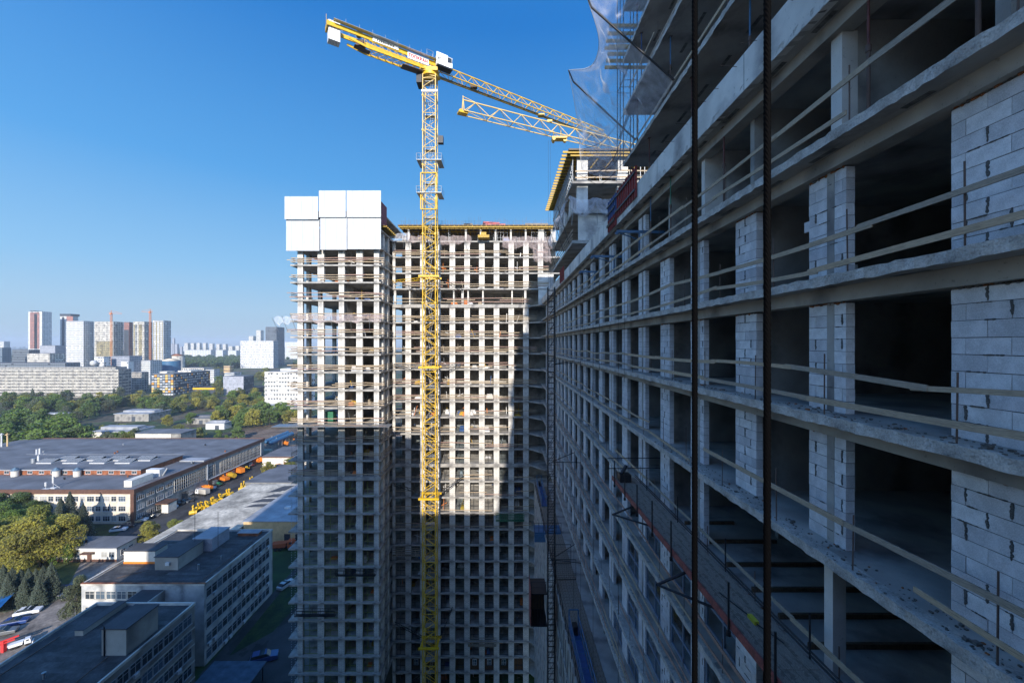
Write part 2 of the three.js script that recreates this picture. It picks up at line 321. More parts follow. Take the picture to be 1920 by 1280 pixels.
  const pier = (k, d0, d1, column, fine) => {
    const y0 = LV(k) + 0.004, y1 = LV(k + 1) - ST - 0.325, p = new THREE.Group(); p.name = 'block_pier';
    p.position.set(XW, y0, -(d0 + d1) / 2).sub(wing.position); wing.add(p);
    const rows = Math.ceil((y1 - y0 - 0.05) / BH), colA = column ? d0 + 0.32 : 0, colB = column ? d0 + 0.52 : 0;
    const merged = new Geo(), joints = [];
    const spans = column ? [[d0, colA], [colB, d1]] : [[d0, d1]], top = (r) => Math.min(y0 + (r + 1) * BH, y1 - 0.02);
    if (!fine) { for (const [a, b] of spans) { for (let r = 0; r < rows; r++) merged.box(XW + rr(-0.004, 0.004), XW + WT, y0 + r * BH, top(r) - 0.012, a, b); } }
    else {
      for (const [a, b] of spans) for (let r = 0; r < rows; r++) {
        const yy = y0 + r * BH, hh = top(r) - yy; let d = b, first = r % 2 ? BL * 0.36 : BL * 0.86;
        while (d > a + 0.03) {
          let w = Math.min(first, d - a); if (d - w - a < 0.09) w = d - a;
          first = BL; d -= w; if (d > a + 0.05) joints.push([d, yy, hh]);
          if (built < 292) { const m = piece(p, 'block', pick(blockGeo(w)), M.block[Math.floor(rnd() * 4)], XW + 0.1 + rr(-0.006, 0.005), yy, d + w / 2); if (hh < BH - 0.01) m.scale.y = hh / BH; m.rotation.x = rr(-0.004, 0.004); built++; }
          else merged.box(XW + rr(-0.004, 0.004), XW + WT, yy, top(r) - 0.012, d + 0.005, d + w - 0.004);
        }
      }
    }
    if (!merged.empty) part(p, 'block_courses', merged, M.block[k & 3], fine ? 'stuff' : undefined);
    // mortar core seen in the joints, with squeezed-out dabs along some of them
    part(p, 'mortar', new Geo().box(XW + 0.010, XW + WT - 0.012, y0, y1 - 0.01, d0 + 0.012, d1 - 0.012), M.mortar);
    if (fine) {
      const mo = new Geo(), blob = (y, dd, h, w) => { const g = new THREE.IcosahedronGeometry(1, 1); mo.add(g, new THREE.Matrix4().compose(V(XW - 0.002, y, dd), new THREE.Quaternion(), new THREE.Vector3(0.016, h, w))); };
      for (const [dd, yy, hh] of joints) if (rnd() < 0.5) { const n = 6 + Math.floor(rnd() * 4), f0 = rr(0, 0.35); for (let q = 0; q < n; q++) blob(yy + hh * (f0 + (1 - f0) * q / n), dd + rr(-0.008, 0.008), hh * rr(0.09, 0.17), rr(0.010, 0.03)); }
      for (let q = 0; q < 5 * (d1 - d0); q++) { const r = 1 + Math.floor(rnd() * (rows - 1)); let dd = rr(d0 + 0.08, d1 - 0.2); const n = 2 + Math.floor(rnd() * 5); for (let e = 0; e < n && dd < d1 - 0.06; e++) { blob(y0 + r * BH - 0.005, dd, rr(0.006, 0.017), rr(0.02, 0.05)); dd += rr(0.03, 0.06); } }
      if (!mo.empty) part(p, 'mortar_dabs', mo, M.mortar, 'stuff');
    }
    if (column) part(wing, 'column', new Geo().box(XW - 0.008, XW + 0.3, LV(k), LV(k + 1) - ST - 0.32, colA, colB), M.concrete);
    // foam and mortar packing under the beam
    const fo = new Geo(), mp = new Geo();
    for (let d = d0 + 0.05; d < d1 - 0.05; d += rr(0.06, 0.16)) { const w = rr(0.03, 0.09); const foamy = rnd() < (k < 1 ? 0.62 : 0.1) ; (foamy ? fo : mp).add(new THREE.IcosahedronGeometry(1, 1), new THREE.Matrix4().compose(V(XW + 0.01, y1 - rr(-0.01, 0.03), Math.min(d1 - 0.03, d + w / 2)), new THREE.Quaternion(), new THREE.Vector3(rr(0.025, 0.05), rr(0.018, 0.045), w * rr(0.6, 0.9)))); }
    if (d0 < 34) { if (!fo.empty) part(p, 'foam_packing', fo, M.foam, 'stuff'); if (!mp.empty) part(p, 'mortar_packing', mp, M.mortar, 'stuff'); }
  };
  const order = [];
  for (let k = DECK + 1; k <= 1; k++) for (let j = 0; j < 23; j++) order.push([k, j]);
  order.sort((a, b) => (Math.abs(a[0] + 0.8) * 2.2 + a[1] * 1.5) - (Math.abs(b[0] + 0.8) * 2.2 + b[1] * 1.5));
  for (const [k, j] of order) {
    const d0 = NEAR(j), d1 = d0 + PW; if (d1 > 75.5) continue;
    if (k === -3 && (j === 1 || j === 2)) { if (j === 1) part(wing, 'column', new Geo().box(XW, XW + 0.3, LV(k), LV(k + 1) - ST - 0.3, 9.25, 9.5), M.concretePale); continue; }
    if (k === 1) {     // the storey under the parapet keeps its concrete columns, blocks start further on
      if (j < 5) { if (j === 1) { part(wing, 'column', new Geo().box(XW, XW + 0.35, LV(k), LV(k + 1) - ST - 0.3, 9.0, 9.3), M.concretePale); part(wing, 'cross_wall', new Geo().box(XW + 0.36, 14, LV(k), LV(k + 1) - ST - 0.01, 9.05, 9.27), M.concrete); } if (j === 3) part(wing, 'cross_wall', new Geo().box(XW + 0.02, 14, LV(k), LV(k + 1) - ST - 0.01, 15.2, 15.45), M.concretePale); continue; }
    }
    if (k === 0 && j === 0) { pier(k, d0, d1, false, true); continue; }
    pier(k, d0, d1, j % 2 === 1, d0 < 20);
  }
  // low stacks of half-built blockwork inside the openings
  for (const [k, d0, x0, n] of [[0, 7.05, 8.0, 3], [0, 10.2, 7.9, 6]]) {
    const p = new THREE.Group(); p.name = 'half_built_wall'; p.position.set(x0, LV(k), -d0).sub(wing.position); wing.add(p);
    const g = new Geo(); for (let r = 0; r < n; r++) g.box(x0, x0 + 1.3 - r * 0.3, LV(k) + r * BH + 0.003, LV(k) + (r + 1) * BH - 0.01, d0, d0 + 0.2); part(p, 'block_courses', g, M.block[1]);
  }
  // parapet of the roof terrace
  { const g = new Geo(); g.box(XE - 0.006, XE + 0.2, LV(2) - ST - 0.004, LV(2) + 0.86, -60, 75.9); part(wing, 'parapet', g, M.concretePale);
    const s = new Geo(); for (let d = 4.2; d < 70; d += rr(0.8, 1.5)) { s.tube([XE + 0.05, LV(2) + rr(0.7, 0.83), d], [XE - rr(0.2, 0.45), LV(2) + rr(0.68, 0.85), d + rr(-0.1, 0.1)], 0.008, 4); } part(wing, 'tie_rods', s, M.rebar, 'stuff');
    const jt = new Geo(); for (let d = 5; d < 75; d += 3.3) jt.box(XE - 0.012, XE, LV(2) - ST, LV(2) + 0.85, d, d + 0.015); part(wing, 'parapet_joints', jt, M.mortar, 'stuff'); }
  // formwork slots beside the beams, shown by flat dark strips on the soffit
  { const g = new Geo(); for (let k = 0; k <= 6; k++) for (let d = 5; d < (k > 2 ? 22 : 40); d += rr(1.6, 2.2)) { const x = k > 2 ? XE + 1.1 : XE + 0.28; g.box(x, x + 0.13, LV(k) - ST - 0.006, LV(k) - ST + 0.02, d, d + rr(0.5, 0.9)); } part(wing, 'soffit_dark_strips', g, M.mortar, 'stuff'); }
  // window frames with glass in the lower storeys
  const wg = new Geo(), wp = new Geo(), W = BAY - PW - 0.06, HH = 2.35;
  wg.box(-0.04, 0.04, 0, 0.07, -W / 2, W / 2).box(-0.04, 0.04, HH - 0.07, HH, -W / 2, W / 2); for (const d of [-W / 2 + 0.035, -0.2, W / 2 - 0.035]) wg.box(-0.038, 0.038, 0.07, HH - 0.07, d - 0.035, d + 0.035); wg.box(-0.036, 0.036, 0.85, 0.92, -W / 2 + 0.07, W / 2 - 0.07);
  wp.box(-0.008, 0.008, 0.07, HH - 0.07, -W / 2 + 0.06, W / 2 - 0.06);
  const wgg = wg.geo(), wpg = wp.geo();
  for (const [k, j] of [[-4, 2], [-4, 3], [-4, 4], [-5, 2], [-5, 3], [-5, 4], [-5, 5], [-6, 3], [-6, 4], [-6, 5], [-7, 3], [-7, 4], [-7, 5], [-7, 6]]) {
    const d = NEAR(j) + PW + W / 2 + 0.03, f = piece(wing, 'window', wgg, M.frame, XW + 0.09, LV(k) + 0.01, d); piece(f, 'pane', wpg, M.pane, XW + 0.09, LV(k) + 0.01, d);
  }
  // dark timber formers on the open floor behind the gangway
  for (const [d, x1] of [[16.9, 9.6], [15.3, 10.3], [13.7, 11.2], [12.3, 11.8], [11.1, 11.8], [10.0, 12]]) part(wing, 'floor_former', new Geo().box(XW + 0.05, x1, LV(-3) + 0.002, LV(-3) + 0.13, d, d + 0.09), M.ply);
  // crumbs of mortar and litter on the nearer slab edges
  const cr = new Geo(), fo = new Geo();
  for (let q = 0; q < 620; q++) { const k = pick([-1, -1, -2, -2, -2, -3]), d = 5 + 14 * Math.pow(rnd(), 1.6), x = XE + rr(0.03, 0.6), s = rr(0.006, 0.022) * (rnd() < 0.1 ? 2 : 1); (rnd() < 0.12 ? fo : cr).box(x, x + s * rr(1, 2.4), LV(k) + 0.004, LV(k) + 0.006 + s, d, d + s * rr(1, 2.5)); }
  part(wing, 'mortar_crumbs', cr, M.mortar, 'stuff'); part(wing, 'foam_crumbs', fo, M.foam, 'stuff');
  // deck boards of the terrace: laid across, each a board
  const bd = new Geo().box(-0.98, 0.98, 0, 0.035, -0.21, 0.2).geo(), bd2 = new Geo().box(-0.95, 0.99, 0, 0.03, -0.205, 0.205).geo();
  for (let i = 0; i < 112; i++) { const d = 16 + i * 0.43; const m = piece(wing, 'deck_board', i % 3 ? bd : bd2, M.deck, 5.82 + rr(-0.015, 0.015), LV(DECK) + 0.004 + (i % 2) * 0.003, d); m.rotation.y = rr(-0.006, 0.006); }
}

// timber guard rails along the slab edges of the wing: rods with two runs of boards
function bent(a, b, w, h, bow) { const g = new Geo(), n = 5, at2 = (f) => [a[0] + (b[0] - a[0]) * f + Math.sin(f * 3.1416) * bow * 0.4, a[1] + (b[1] - a[1]) * f + Math.sin(f * 3.1416) * bow, a[2] + (b[2] - a[2]) * f]; for (let i = 0; i < n; i++) g.bar(at2(i / n), at2((i + 1) / n + (i < n - 1 ? 0.0005 : 0)), w, h); return g; }
function guardRail(k, d0, d1, opt = {}) {
  const t = thing('timber_guard_rail', opt.label || 'two-run timber board guard rail on thin steel rods along the shaded wing slab edge', 'guard rail', [XE + 0.1, LV(k), (d0 + d1) / 2], 'timber guard rails on the wing slab edges');
  const x = XE + 0.09;
  for (let d = d0 + 0.3; d < d1; d += rr(2.0, 2.9)) { const lean = rr(-0.04, 0.04); part(t, 'rod', new Geo().tube([x + 0.02, LV(k) - 0.02, d], [x + 0.02 + lean * 0.3, LV(k) + rr(1.1, 1.35), d + lean], 0.012 + (d < 12 ? 0.002 : 0), 6), M.rebar); }
  for (const h of [0.32, 0.92]) {
    let d = d0 + rr(0, 0.6), y = h + rr(-0.05, 0.05);
    while (d < d1) {
      const L = Math.min(rr(3.2, 6.1), d1 - d); if (L < 0.5) break;
      const y2 = h + rr(-0.14, 0.1);
      if (rnd() > (opt.gap ?? 0.1)) part(t, 'board', bent([x - 0.015 + rr(-0.015, 0.01), LV(k) + y, d], [x - 0.015 + rr(-0.01, 0.015), LV(k) + y2, d + L], 0.028, rr(0.085, 0.13), rr(-0.05, 0.025)), opt.stripe && rnd() < 0.6 ? M.stripe : pick(M.wood));
      d += L - rr(0.1, 0.35); y = y2 + rr(-0.04, 0.04);
      if (L < 0.6) break;
    }
  }
  return t;
}
for (let k = DECK + 1; k <= 1; k++) guardRail(k, 3.2, k > -3 ? 62 : 56, { gap: k < -4 ? 0.14 : 0.06, stripe: k <= -4, label: 'two-run timber guard rail on the ' + ['first', 'second', 'third', 'fourth', 'fifth', 'sixth', 'seventh', 'eighth', 'ninth'][1 - k] + ' slab below the terrace parapet of the wing' });
for (const k of [3, 4]) guardRail(k, 4, 22.6, { gap: 0.4, label: 'sparse timber guard rail on the ' + (k === 3 ? 'lowest' : 'second') + ' open slab above the terrace parapet' });

// red-edged suspended gangway outside the third storey below
{
  const x0 = 5.56, x1 = 6.74, y = EYE - 6.92, d0 = 4.5, d1 = 20.9;
  const t = thing('suspended_gangway', 'long scaffold gangway with red toe board and black posts hung beside the wing', 'gangway', [(x0 + x1) / 2, y, (d0 + d1) / 2]);
  for (let i = 0; i < 4; i++) for (let q = 0; q < 4; q++) { const a = d0 + (d1 - d0) * q / 4, b = d0 + (d1 - d0) * (q + 1) / 4; part(t, 'deck_plank', new Geo().box(x0 + 0.03 + i * 0.287, x0 + 0.03 + i * 0.287 + 0.275, y - 0.045 + rr(0, 0.006), y + rr(-0.003, 0.004), a + 0.006, b - 0.006), M.deck); }
  part(t, 'toe_board', new Geo().box(x0 - 0.025, x0 + 0.018, y - 0.08, y + 0.13, d0, d1), M.redFade);
  const fr = new Geo(); for (let d = d0 + 0.4; d < d1; d += 1.72) fr.box(x0 + 0.01, x1 + 0.05, y - 0.14, y - 0.05, d - 0.04, d + 0.04); part(t, 'bearer', fr, M.steelDark);
  for (let d = d0 + 0.3; d < d1 + 0.1; d += 1.72) { const dd = Math.min(d, d1); part(t, 'post', new Geo().tube([x0 - 0.05, y - 0.22, dd], [x0 - 0.05, y + 1.06, dd], 0.026, 8).tube([x0 - 0.05, y - 0.25, dd], [x0 - 0.05, y - 0.15, dd], 0.055, 8), M.steelDark); }
  for (const [xx, h] of [[x1 - 0.02, 0.08], [x1 - 0.02, 0.17]]) part(t, 'rail', new Geo().tube([xx, y + h, d0], [xx, y + h, d1], 0.024, 6), M.steelDark);
  for (let d = d0 + 1; d < d1; d += 3.4) part(t, 'inner_post', new Geo().tube([x1 - 0.03, y - 0.1, d], [x1 - 0.03, y + 1.0, d], 0.02, 6), M.steelDark);
  for (const h of [0.5, 1.02]) part(t, 'end_rail', new Geo().tube([x0 - 0.25, y + h, d1 - 0.05], [x1 + 1.5, y + h + 0.02, d1 - 0.05], 0.022, 6), M.steelDark);
  for (const d of [12.2, 17.4]) { part(t, 'bracket', new Geo().tube([x0 - 0.75, y - 0.62, d + 0.5], [x0 + 0.6, y - 0.12, d + 0.6], 0.045, 6).tube([x0 - 0.8, y - 0.62, d + 0.5], [x0 + 0.55, y - 0.55, d - 0.9], 0.038, 6), M.steelDark); }
  part(t, 'motor_box', new Geo().box(x0 + 0.2, x0 + 0.75, y + 0.01, y + 0.38, d1 - 0.75, d1 - 0.25).tube([x0 + 0.3, y + 0.4, d1 - 0.6], [x0 + 0.6, y + 0.75, d1 - 0.4], 0.09, 8), M.steelDark);
  const s = thing('sweeping_brush', 'yellow hand tool lying on the gangway planks', 'brush', [6.15, y + 0.01, 10.1]);
  part(s, 'head', new Geo().bar([6.2, y + 0.05, 9.95], [6.2, y + 0.05, 10.25], 0.11, 0.09), mat('yellow plastic', 0.42, 0.38, 0.03, { roughness: 0.6 }));
  part(s, 'handle', new Geo().tube([6.2, y + 0.04, 10.25], [5.95, y + 0.04, 11.2], 0.015, 6).tube([6.2, y + 0.04, 9.95], [6.42, y + 0.05, 9.3], 0.015, 6), M.steelDark);
}

// two twisted steel ropes close to the camera
for (const [px, d, r, what] of [[1303, 1.52, 0.0112, 'thinner twisted black steel rope hanging in front of the wing'], [1439, 1.30, 0.0115, 'thicker twisted black steel rope hanging in front of the wing']]) {
  const [x] = at(px, 600, d), g = new Geo(), t = thing('wire_rope', what, 'rope', [x, EYE - 3, d], 'steel ropes hanging before the camera');
  const strands = 6, rs = r * 0.48, rc = r - rs, pitch = 0.105, N = 560, y0 = EYE - 3, y1 = EYE + 3;
  for (let s = 0; s < strands; s++) {
    const k = g.p.length / 3, n = 6;
    for (let i = 0; i <= N; i++) {
      const y = y0 + (y1 - y0) * i / N, th = y / pitch * 6.2832 + s / strands * 6.2832, cx = x + Math.cos(th) * rc, cz = -d + Math.sin(th) * rc;
      for (let q = 0; q <= n; q++) { const a = q / n * 6.2832, nx = Math.cos(a), nz = Math.sin(a); g.p.push(cx + nx * rs, y, cz + nz * rs); g.n.push(nx, 0, nz); g.u.push(a, y); }
    }
    for (let i = 0; i < N; i++) for (let q = 0; q < n; q++) { const e = k + i * (n + 1) + q; g.i.push(e, e + n + 1, e + 1, e + 1, e + n + 1, e + n + 2); }
  }
  part(t, 'strands', g, M.rope);
  part(t, 'core', new Geo().tube([x, y0, d], [x, y1, d], rc * 0.75, 8), M.rope);
}

// telescopic steel props between the slabs
function prop(k, x, d, lean, m, label) {
  const y0 = LV(k), y1 = LV(k + 1) - ST, t = thing('telescopic_prop', label, 'prop', [x, y0, d], 'telescopic props between the wing slabs'), mid = y0 + (y1 - y0) * 0.55;
  const at2 = (y) => [x + lean * (y - y0), y, d + lean * 0.7 * (y - y0)];
  part(t, 'outer_tube', new Geo().tube(at2(y0 + 0.01), at2(mid), 0.033, 8), M.rebar);
  part(t, 'inner_tube', new Geo().tube(at2(mid), at2(y1 - 0.01), 0.026, 8), m);
  part(t, 'collar', new Geo().tube(at2(mid - 0.09), at2(mid + 0.04), 0.05, 8), M.rebar);
  part(t, 'end_plate', new Geo().box(x - 0.07, x + 0.07, y0 + 0.002, y0 + 0.012, d - 0.07, d + 0.07).box(at2(y1)[0] - 0.07, at2(y1)[0] + 0.07, y1 - 0.013, y1 - 0.002, at2(y1)[2] - 0.07, at2(y1)[2] + 0.07), M.rebar);
}
const redProp = mat('rust red prop paint', 0.20, 0.055, 0.045, { roughness: 0.7, tex: 'rough', size: 0.6 });
prop(2, XE + 0.32, 11.9, 0.02, M.blueBright, 'bright blue telescopic prop standing on the pale parapet storey');
for (const d of [15.6, 20.2]) prop(2, XE + 0.35, d, 0.0, redProp, 'rusty telescopic prop beside the pale terrace parapet');
prop(2, XE + 0.35, 8.6, 0.01, redProp, 'rusty telescopic prop beside the pale terrace parapet');
for (const d of [8.2, 6.3, 13.6]) prop(1, XE + 0.5, d, 0.0, redProp, 'rust-red telescopic prop behind the timber rail under the parapet');
prop(1, XE + 0.35, 17.6, 0.0, M.green, 'green telescopic prop behind the timber rail under the parapet');
prop(1, XE + 0.35, 20.0, 0.0, M.blueBright, 'blue-topped telescopic prop behind the timber rail under the parapet');
for (const d of [13, 17.5, 21.8]) prop(3, XE + 0.3, d, 0, d > 15 && d < 19 ? M.blueBright : redProp, d > 15 && d < 19 ? 'blue telescopic prop in the open upper storey beside the net' : 'rusty telescopic prop in the open upper storey beside the net');
for (const d of [14.5, 21.2]) prop(4, XE + 0.3, d, 0, M.blue, 'dark blue telescopic prop in the topmost open storeys');
for (const d of [17, 22.2]) prop(5, XE + 0.4, d, 0, redProp, 'rusty telescopic prop under the topmost slab');

// red and blue formwork panels standing on the terrace parapet
for (const [d0, d1, m, y0, y1, label] of [[20.9, 24.6, M.red, LV(2) + 0.15, LV(2) + 1.75, 'red ribbed formwork panel leaning on the terrace parapet'], [24.7, 26.6, M.red, LV(2) - 0.2, LV(2) + 0.55, 'short red ribbed formwork panel below the blue one'], [24.7, 26.6, M.blue, LV(2) + 0.57, LV(2) + 1.75, 'blue ribbed formwork panel beside the red one on the parapet']]) {
  const x = XE - 0.06, t = thing('formwork_panel', label, 'formwork panel', [x, y0, (d0 + d1) / 2]);
  part(t, 'sheet', new Geo().box(x, x + 0.03, y0, y1, d0, d1), m);
  for (let d = d0; d < d1; d += 0.42) part(t, 'rib', new Geo().box(x - 0.07, x, y0 + 0.003, y1 - 0.003, d + 0.02, d + 0.08), m);
  part(t, 'waler', new Geo().box(x - 0.12, x - 0.07, y0 + 0.3, y0 + 0.4, d0, d1).box(x - 0.12, x - 0.07, y1 - 0.4, y1 - 0.3, d0, d1), M.steelDark);
}
{ const y0 = LV(2) - 0.1, x = XE - 0.05, t = thing('formwork_panel', 'small dark red formwork panel far along the terrace parapet', 'formwork panel', [x, y0, 48.5]); part(t, 'sheet', new Geo().box(x, x + 0.03, y0, y0 + 1.6, 46.5, 50), M.red); for (let d = 46.6; d < 50; d += 0.6) part(t, 'rib', new Geo().box(x - 0.07, x, y0 + 0.01, y0 + 1.59, d, d + 0.07), M.red); }
for (const d of [24.2, 25.6]) single('steel_column_form', new Geo().tube([XE + 0.5, LV(2) + 0.01, d], [XE + 0.5, LV(2) + 2.45, d], 0.11, 4).box(XE + 0.35, XE + 0.65, LV(2) + 2.3, LV(2) + 2.42, d - 0.15, d + 0.15), M.rebar, 'rusty square steel post behind the formwork panels', 'post', 'rusty posts behind the formwork panels');

// blue cantilever outriggers of facade cradles
for (const [px, py, L, label] of [[1160, 438, 1.6, 'blue steel outrigger sticking out nearest the terrace corner'], [1118, 483, 2.1, 'blue steel outrigger with hanging ropes in the middle of the row'], [1086, 511, 1.6, 'small blue steel outrigger further along the wing']]) {
  const d = F * (XE - 0.35) / (px + 12 - VX), y = EYE - (py - VY) / F * d, t = thing('cradle_outrigger', label, 'outrigger', [XE, y, d]);
  part(t, 'beam', new Geo().bar([XE - L * 0.55, y + 0.04, d - 0.3], [XE + 1.6, y - 0.06, d - 0.5], 0.10, 0.14), M.blueBright);
  part(t, 'arm', new Geo().tube([XE - L * 0.5, y - 0.02, d - 0.3], [XE + 0.2, y - 0.35, d - 0.25], 0.03, 6).tube([XE + 0.3, y - 0.1, d - 0.4], [XE + 0.3, y - 1.6, d - 0.4], 0.05, 6), M.blueBright);
  part(t, 'pulley', new Geo().tube([XE - L * 0.55, y - 0.06, d - 0.36], [XE - L * 0.55, y - 0.06, d - 0.24], 0.09, 10), M.blueBright);
  part(t, 'rope', new Geo().tube([XE - L * 0.5, y, d - 0.3], [XE - L * 0.5, LV(DECK) + 0.5, d - 0.3], 0.012, 4).tube([XE - L * 0.3, y, d - 0.32], [XE - L * 0.3, y - 8, d - 0.32], 0.010, 4), M.steelDark);
}

// safety net fan on the upper storeys of the wing
{
  const t = thing('safety_net', 'translucent white safety net stretched out on black poles from the upper slabs', 'safety net', [XE, LV(3), 19]);
  const tip = [[3.28, EYE + 13.95, 16.4], [3.35, EYE + 14.05, 21.2]], foot = [[XE, LV(3) + 0.2, 16.4], [XE, LV(3) + 0.2, 21.2]];
  tip.forEach((p, i) => part(t, 'pole', new Geo().tube(foot[i], [p[0] + 0.25, p[1] - 0.35, p[2]], 0.042, 8).tube([p[0] + 0.25, p[1] - 0.35, p[2]], [p[0], p[1] + 0.25, p[2]], 0.036, 8), M.steelDark));
  // surfaces by control grids, smoothly interpolated; each [x, y, d]
  const sheet = (rows, nu, nv, wob) => {
    const R = rows.map((r) => new THREE.CatmullRomCurve3(r.map((p) => V(...p)))), g = new Geo();
    for (let i = 0; i <= nu; i++) { const u = i / nu, c = new THREE.CatmullRomCurve3(R.map((q) => q.getPoint(u)));
      for (let j = 0; j <= nv; j++) { const v = j / nv, p = c.getPoint(v), w = wob * Math.sin(Math.PI * u) * Math.sin(Math.PI * v) * ((fbm(u * 0.5 + 0.1, v * 0.5, 6, 3) - 0.5) * 2 + Math.sin(u * 31 + v * 9) * 0.16 + Math.sin(v * 26 - u * 12) * 0.14); g.p.push(p.x + w, p.y + w * 0.5, p.z + w); g.n.push(0, 0, 1); g.u.push(u * 6, v * 5); } }
    for (let i = 0; i < nu; i++) for (let j = 0; j < nv; j++) { const e = i * (nv + 1) + j; g.i.push(e, e + 1, e + nv + 1, e + 1, e + nv + 2, e + nv + 1); }
    const o = g.geo(); o.computeVertexNormals(); return o;
  };
  const e = EYE;
  part(t, 'net_sheet', sheet([
    [[3.28, e + 14.2, 16.4], [4.1, e + 13.2, 17.6], [4.15, e + 13.2, 19.2], [3.35, e + 14.3, 21.2]],
    [[4.0, e + 13.3, 16.4], [4.7, e + 12.2, 17.8], [4.8, e + 12.1, 19.6], [4.3, e + 13.0, 21.4]],
    [[5.4, e + 12.0, 16.4], [5.7, e + 11.2, 18], [5.8, e + 11.1, 20], [5.6, e + 11.8, 21.5]],
    [[6.85, e + 10.6, 16.4], [6.85, e + 10.5, 18], [6.85, e + 10.5, 20], [6.85, e + 10.6, 21.5]]], 60, 40, 0.5), M.net);
  part(t, 'net_sheet', sheet([
    [[3.35, e + 14.3, 21.2], [3.9, e + 13.1, 22.4], [4.35, e + 12.2, 23.6]],
    [[4.3, e + 13.1, 21.3], [4.7, e + 11.9, 22.8], [5.0, e + 11.3, 23.9]],
    [[5.6, e + 11.9, 21.4], [5.9, e + 11.2, 22.9], [6.2, e + 10.7, 24.1]],
    [[6.85, e + 10.6, 21.5], [6.86, e + 10.4, 22.8], [6.9, e + 10.2, 24]]], 50, 40, 0.45), M.net);
  part(t, 'net_sheet', sheet([
    [[4.35, e + 12.2, 23.6], [4.4, e + 11.2, 23.7], [4.55, e + 10.2, 23.8]],
    [[5.2, e + 12.4, 23.8], [5.3, e + 11.0, 23.9], [5.5, e + 9.9, 24]],
    [[6.2, e + 12.9, 23.8], [6.3, e + 11.3, 24], [6.9, e + 9.7, 24.1]]], 40, 34, 0.3), M.net);
  part(t, 'net_sheet', sheet([
    [[3.28, e + 14.2, 16.4], [4.1, e + 13.3, 17.6], [4.15, e + 13.2, 19.2], [3.35, e + 14.3, 21.2]],
    [[4.9, e + 14.8, 16.6], [5.0, e + 14.2, 18], [5.0, e + 14.1, 20], [4.7, e + 14.4, 21.4]],
    [[6.85, e + 16.3, 16.6], [6.85, e + 16.2, 18], [6.85, e + 16.2, 20], [6.85, e + 16.3, 22]]], 50, 40, 0.5), M.net);
  const rope = new Geo(), rp = (pts, r = 0.014) => { const c = new THREE.CatmullRomCurve3(pts.map((p) => V(...p))), n = 18; let a = c.getPoint(0); for (let i = 1; i <= n; i++) { const b = c.getPoint(i / n); rope.tube([a.x, a.y, -a.z], [b.x, b.y, -b.z], r, 4); a = b; } };
  rp([[3.28, e + 14.2, 16.4], [4.1, e + 13.2, 17.6], [4.15, e + 13.2, 19.2], [3.35, e + 14.3, 21.2]]); rp([[3.35, e + 14.3, 21.2], [3.9, e + 13.1, 22.4], [4.35, e + 12.2, 23.6], [4.4, e + 11.2, 23.7], [4.55, e + 10.2, 23.8]]);
  part(t, 'edge_rope', rope, M.white);
  const rope2 = new Geo(); const rq = (pts, r = 0.012) => { const c = new THREE.CatmullRomCurve3(pts.map((p) => V(...p))), n = 14; let a = c.getPoint(0); for (let i = 1; i <= n; i++) { const b = c.getPoint(i / n); rope2.tube([a.x, a.y, -a.z], [b.x, b.y, -b.z], r, 4); a = b; } };
  rq([[4.4, e + 9.9, 23.8], [5.6, e + 9.3, 23.6], [6.8, e + 10.3, 23]]); rq([[4.7, e + 9.8, 23.8], [6.0, e + 10.2, 23], [6.85, e + 13.2, 22]], 0.02); rq([[5.1, e + 9.6, 23.8], [6.4, e + 10.4, 23], [6.86, e + 12.6, 21]]); rq([[4.42, e + 11.3, 23.7], [5.6, e + 11.5, 23], [6.8, e + 12.9, 22]]);
  part(t, 'slack_rope', rope2, mat('purple-grey rope', 0.10, 0.06, 0.09, {}));
}
// yellow slab formwork at the very top of the upper storeys
{
  const y = LV(6), t = thing('slab_formwork', 'yellow formwork beams and plywood jutting out above the upper wing corner', 'formwork', [XE + 1, LV(5), 20]);
  part(t, 'plywood', new Geo().box(XE - 0.5, XE + 8, y + 3.0, y + 3.03, -10, 25.2), M.ply);
  for (let d = 10; d < 25.3; d += 0.75) part(t, 'cross_beam', new Geo().box(XE - 0.9, XE + 5, y + 2.8, y + 2.99, d, d + 0.09), M.formYellow);
  for (const x of [XE - 0.2, XE + 1.6, XE + 3.4]) part(t, 'main_beam', new Geo().box(x, x + 0.1, y + 2.59, y + 2.79, 8, 25.5), M.formYellow);
  for (const [h, L] of [[0.02, 1.0], [-1.2, 0.8]]) for (let q = 0; q < 4; q++) part(t, 'outrigger_beam', new Geo().box(XE - 0.75 + q * 0.06, XE + 2, y - 1.0 + h + q * 0.004, y - 0.82 + h + q * 0.004, 23.62 + q * 0.6, 23.72 + q * 0.6), M.formYellow);
  for (const d of [23.75, 24.4, 25]) part(t, 'shoring_tower', new Geo().tube([XE + 0.1, LV(3), d], [XE + 0.1, y + 2.6, d], 0.028, 6).tube([XE + 0.9, LV(3), d], [XE + 0.9, y + 2.6, d], 0.028, 6).tube([XE + 0.1, LV(3) + 2, d], [XE + 0.9, LV(3) + 4, d], 0.018, 5).tube([XE + 0.1, LV(3) + 5, d], [XE + 0.9, LV(3) + 7, d], 0.018, 5).tube([XE + 0.1, LV(4) + 2, d], [XE + 0.9, LV(4) + 2, d], 0.018, 5).tube([XE + 0.1, LV(5) + 2, d], [XE + 0.9, LV(5) + 2, d], 0.018, 5), M.steelDark);
}

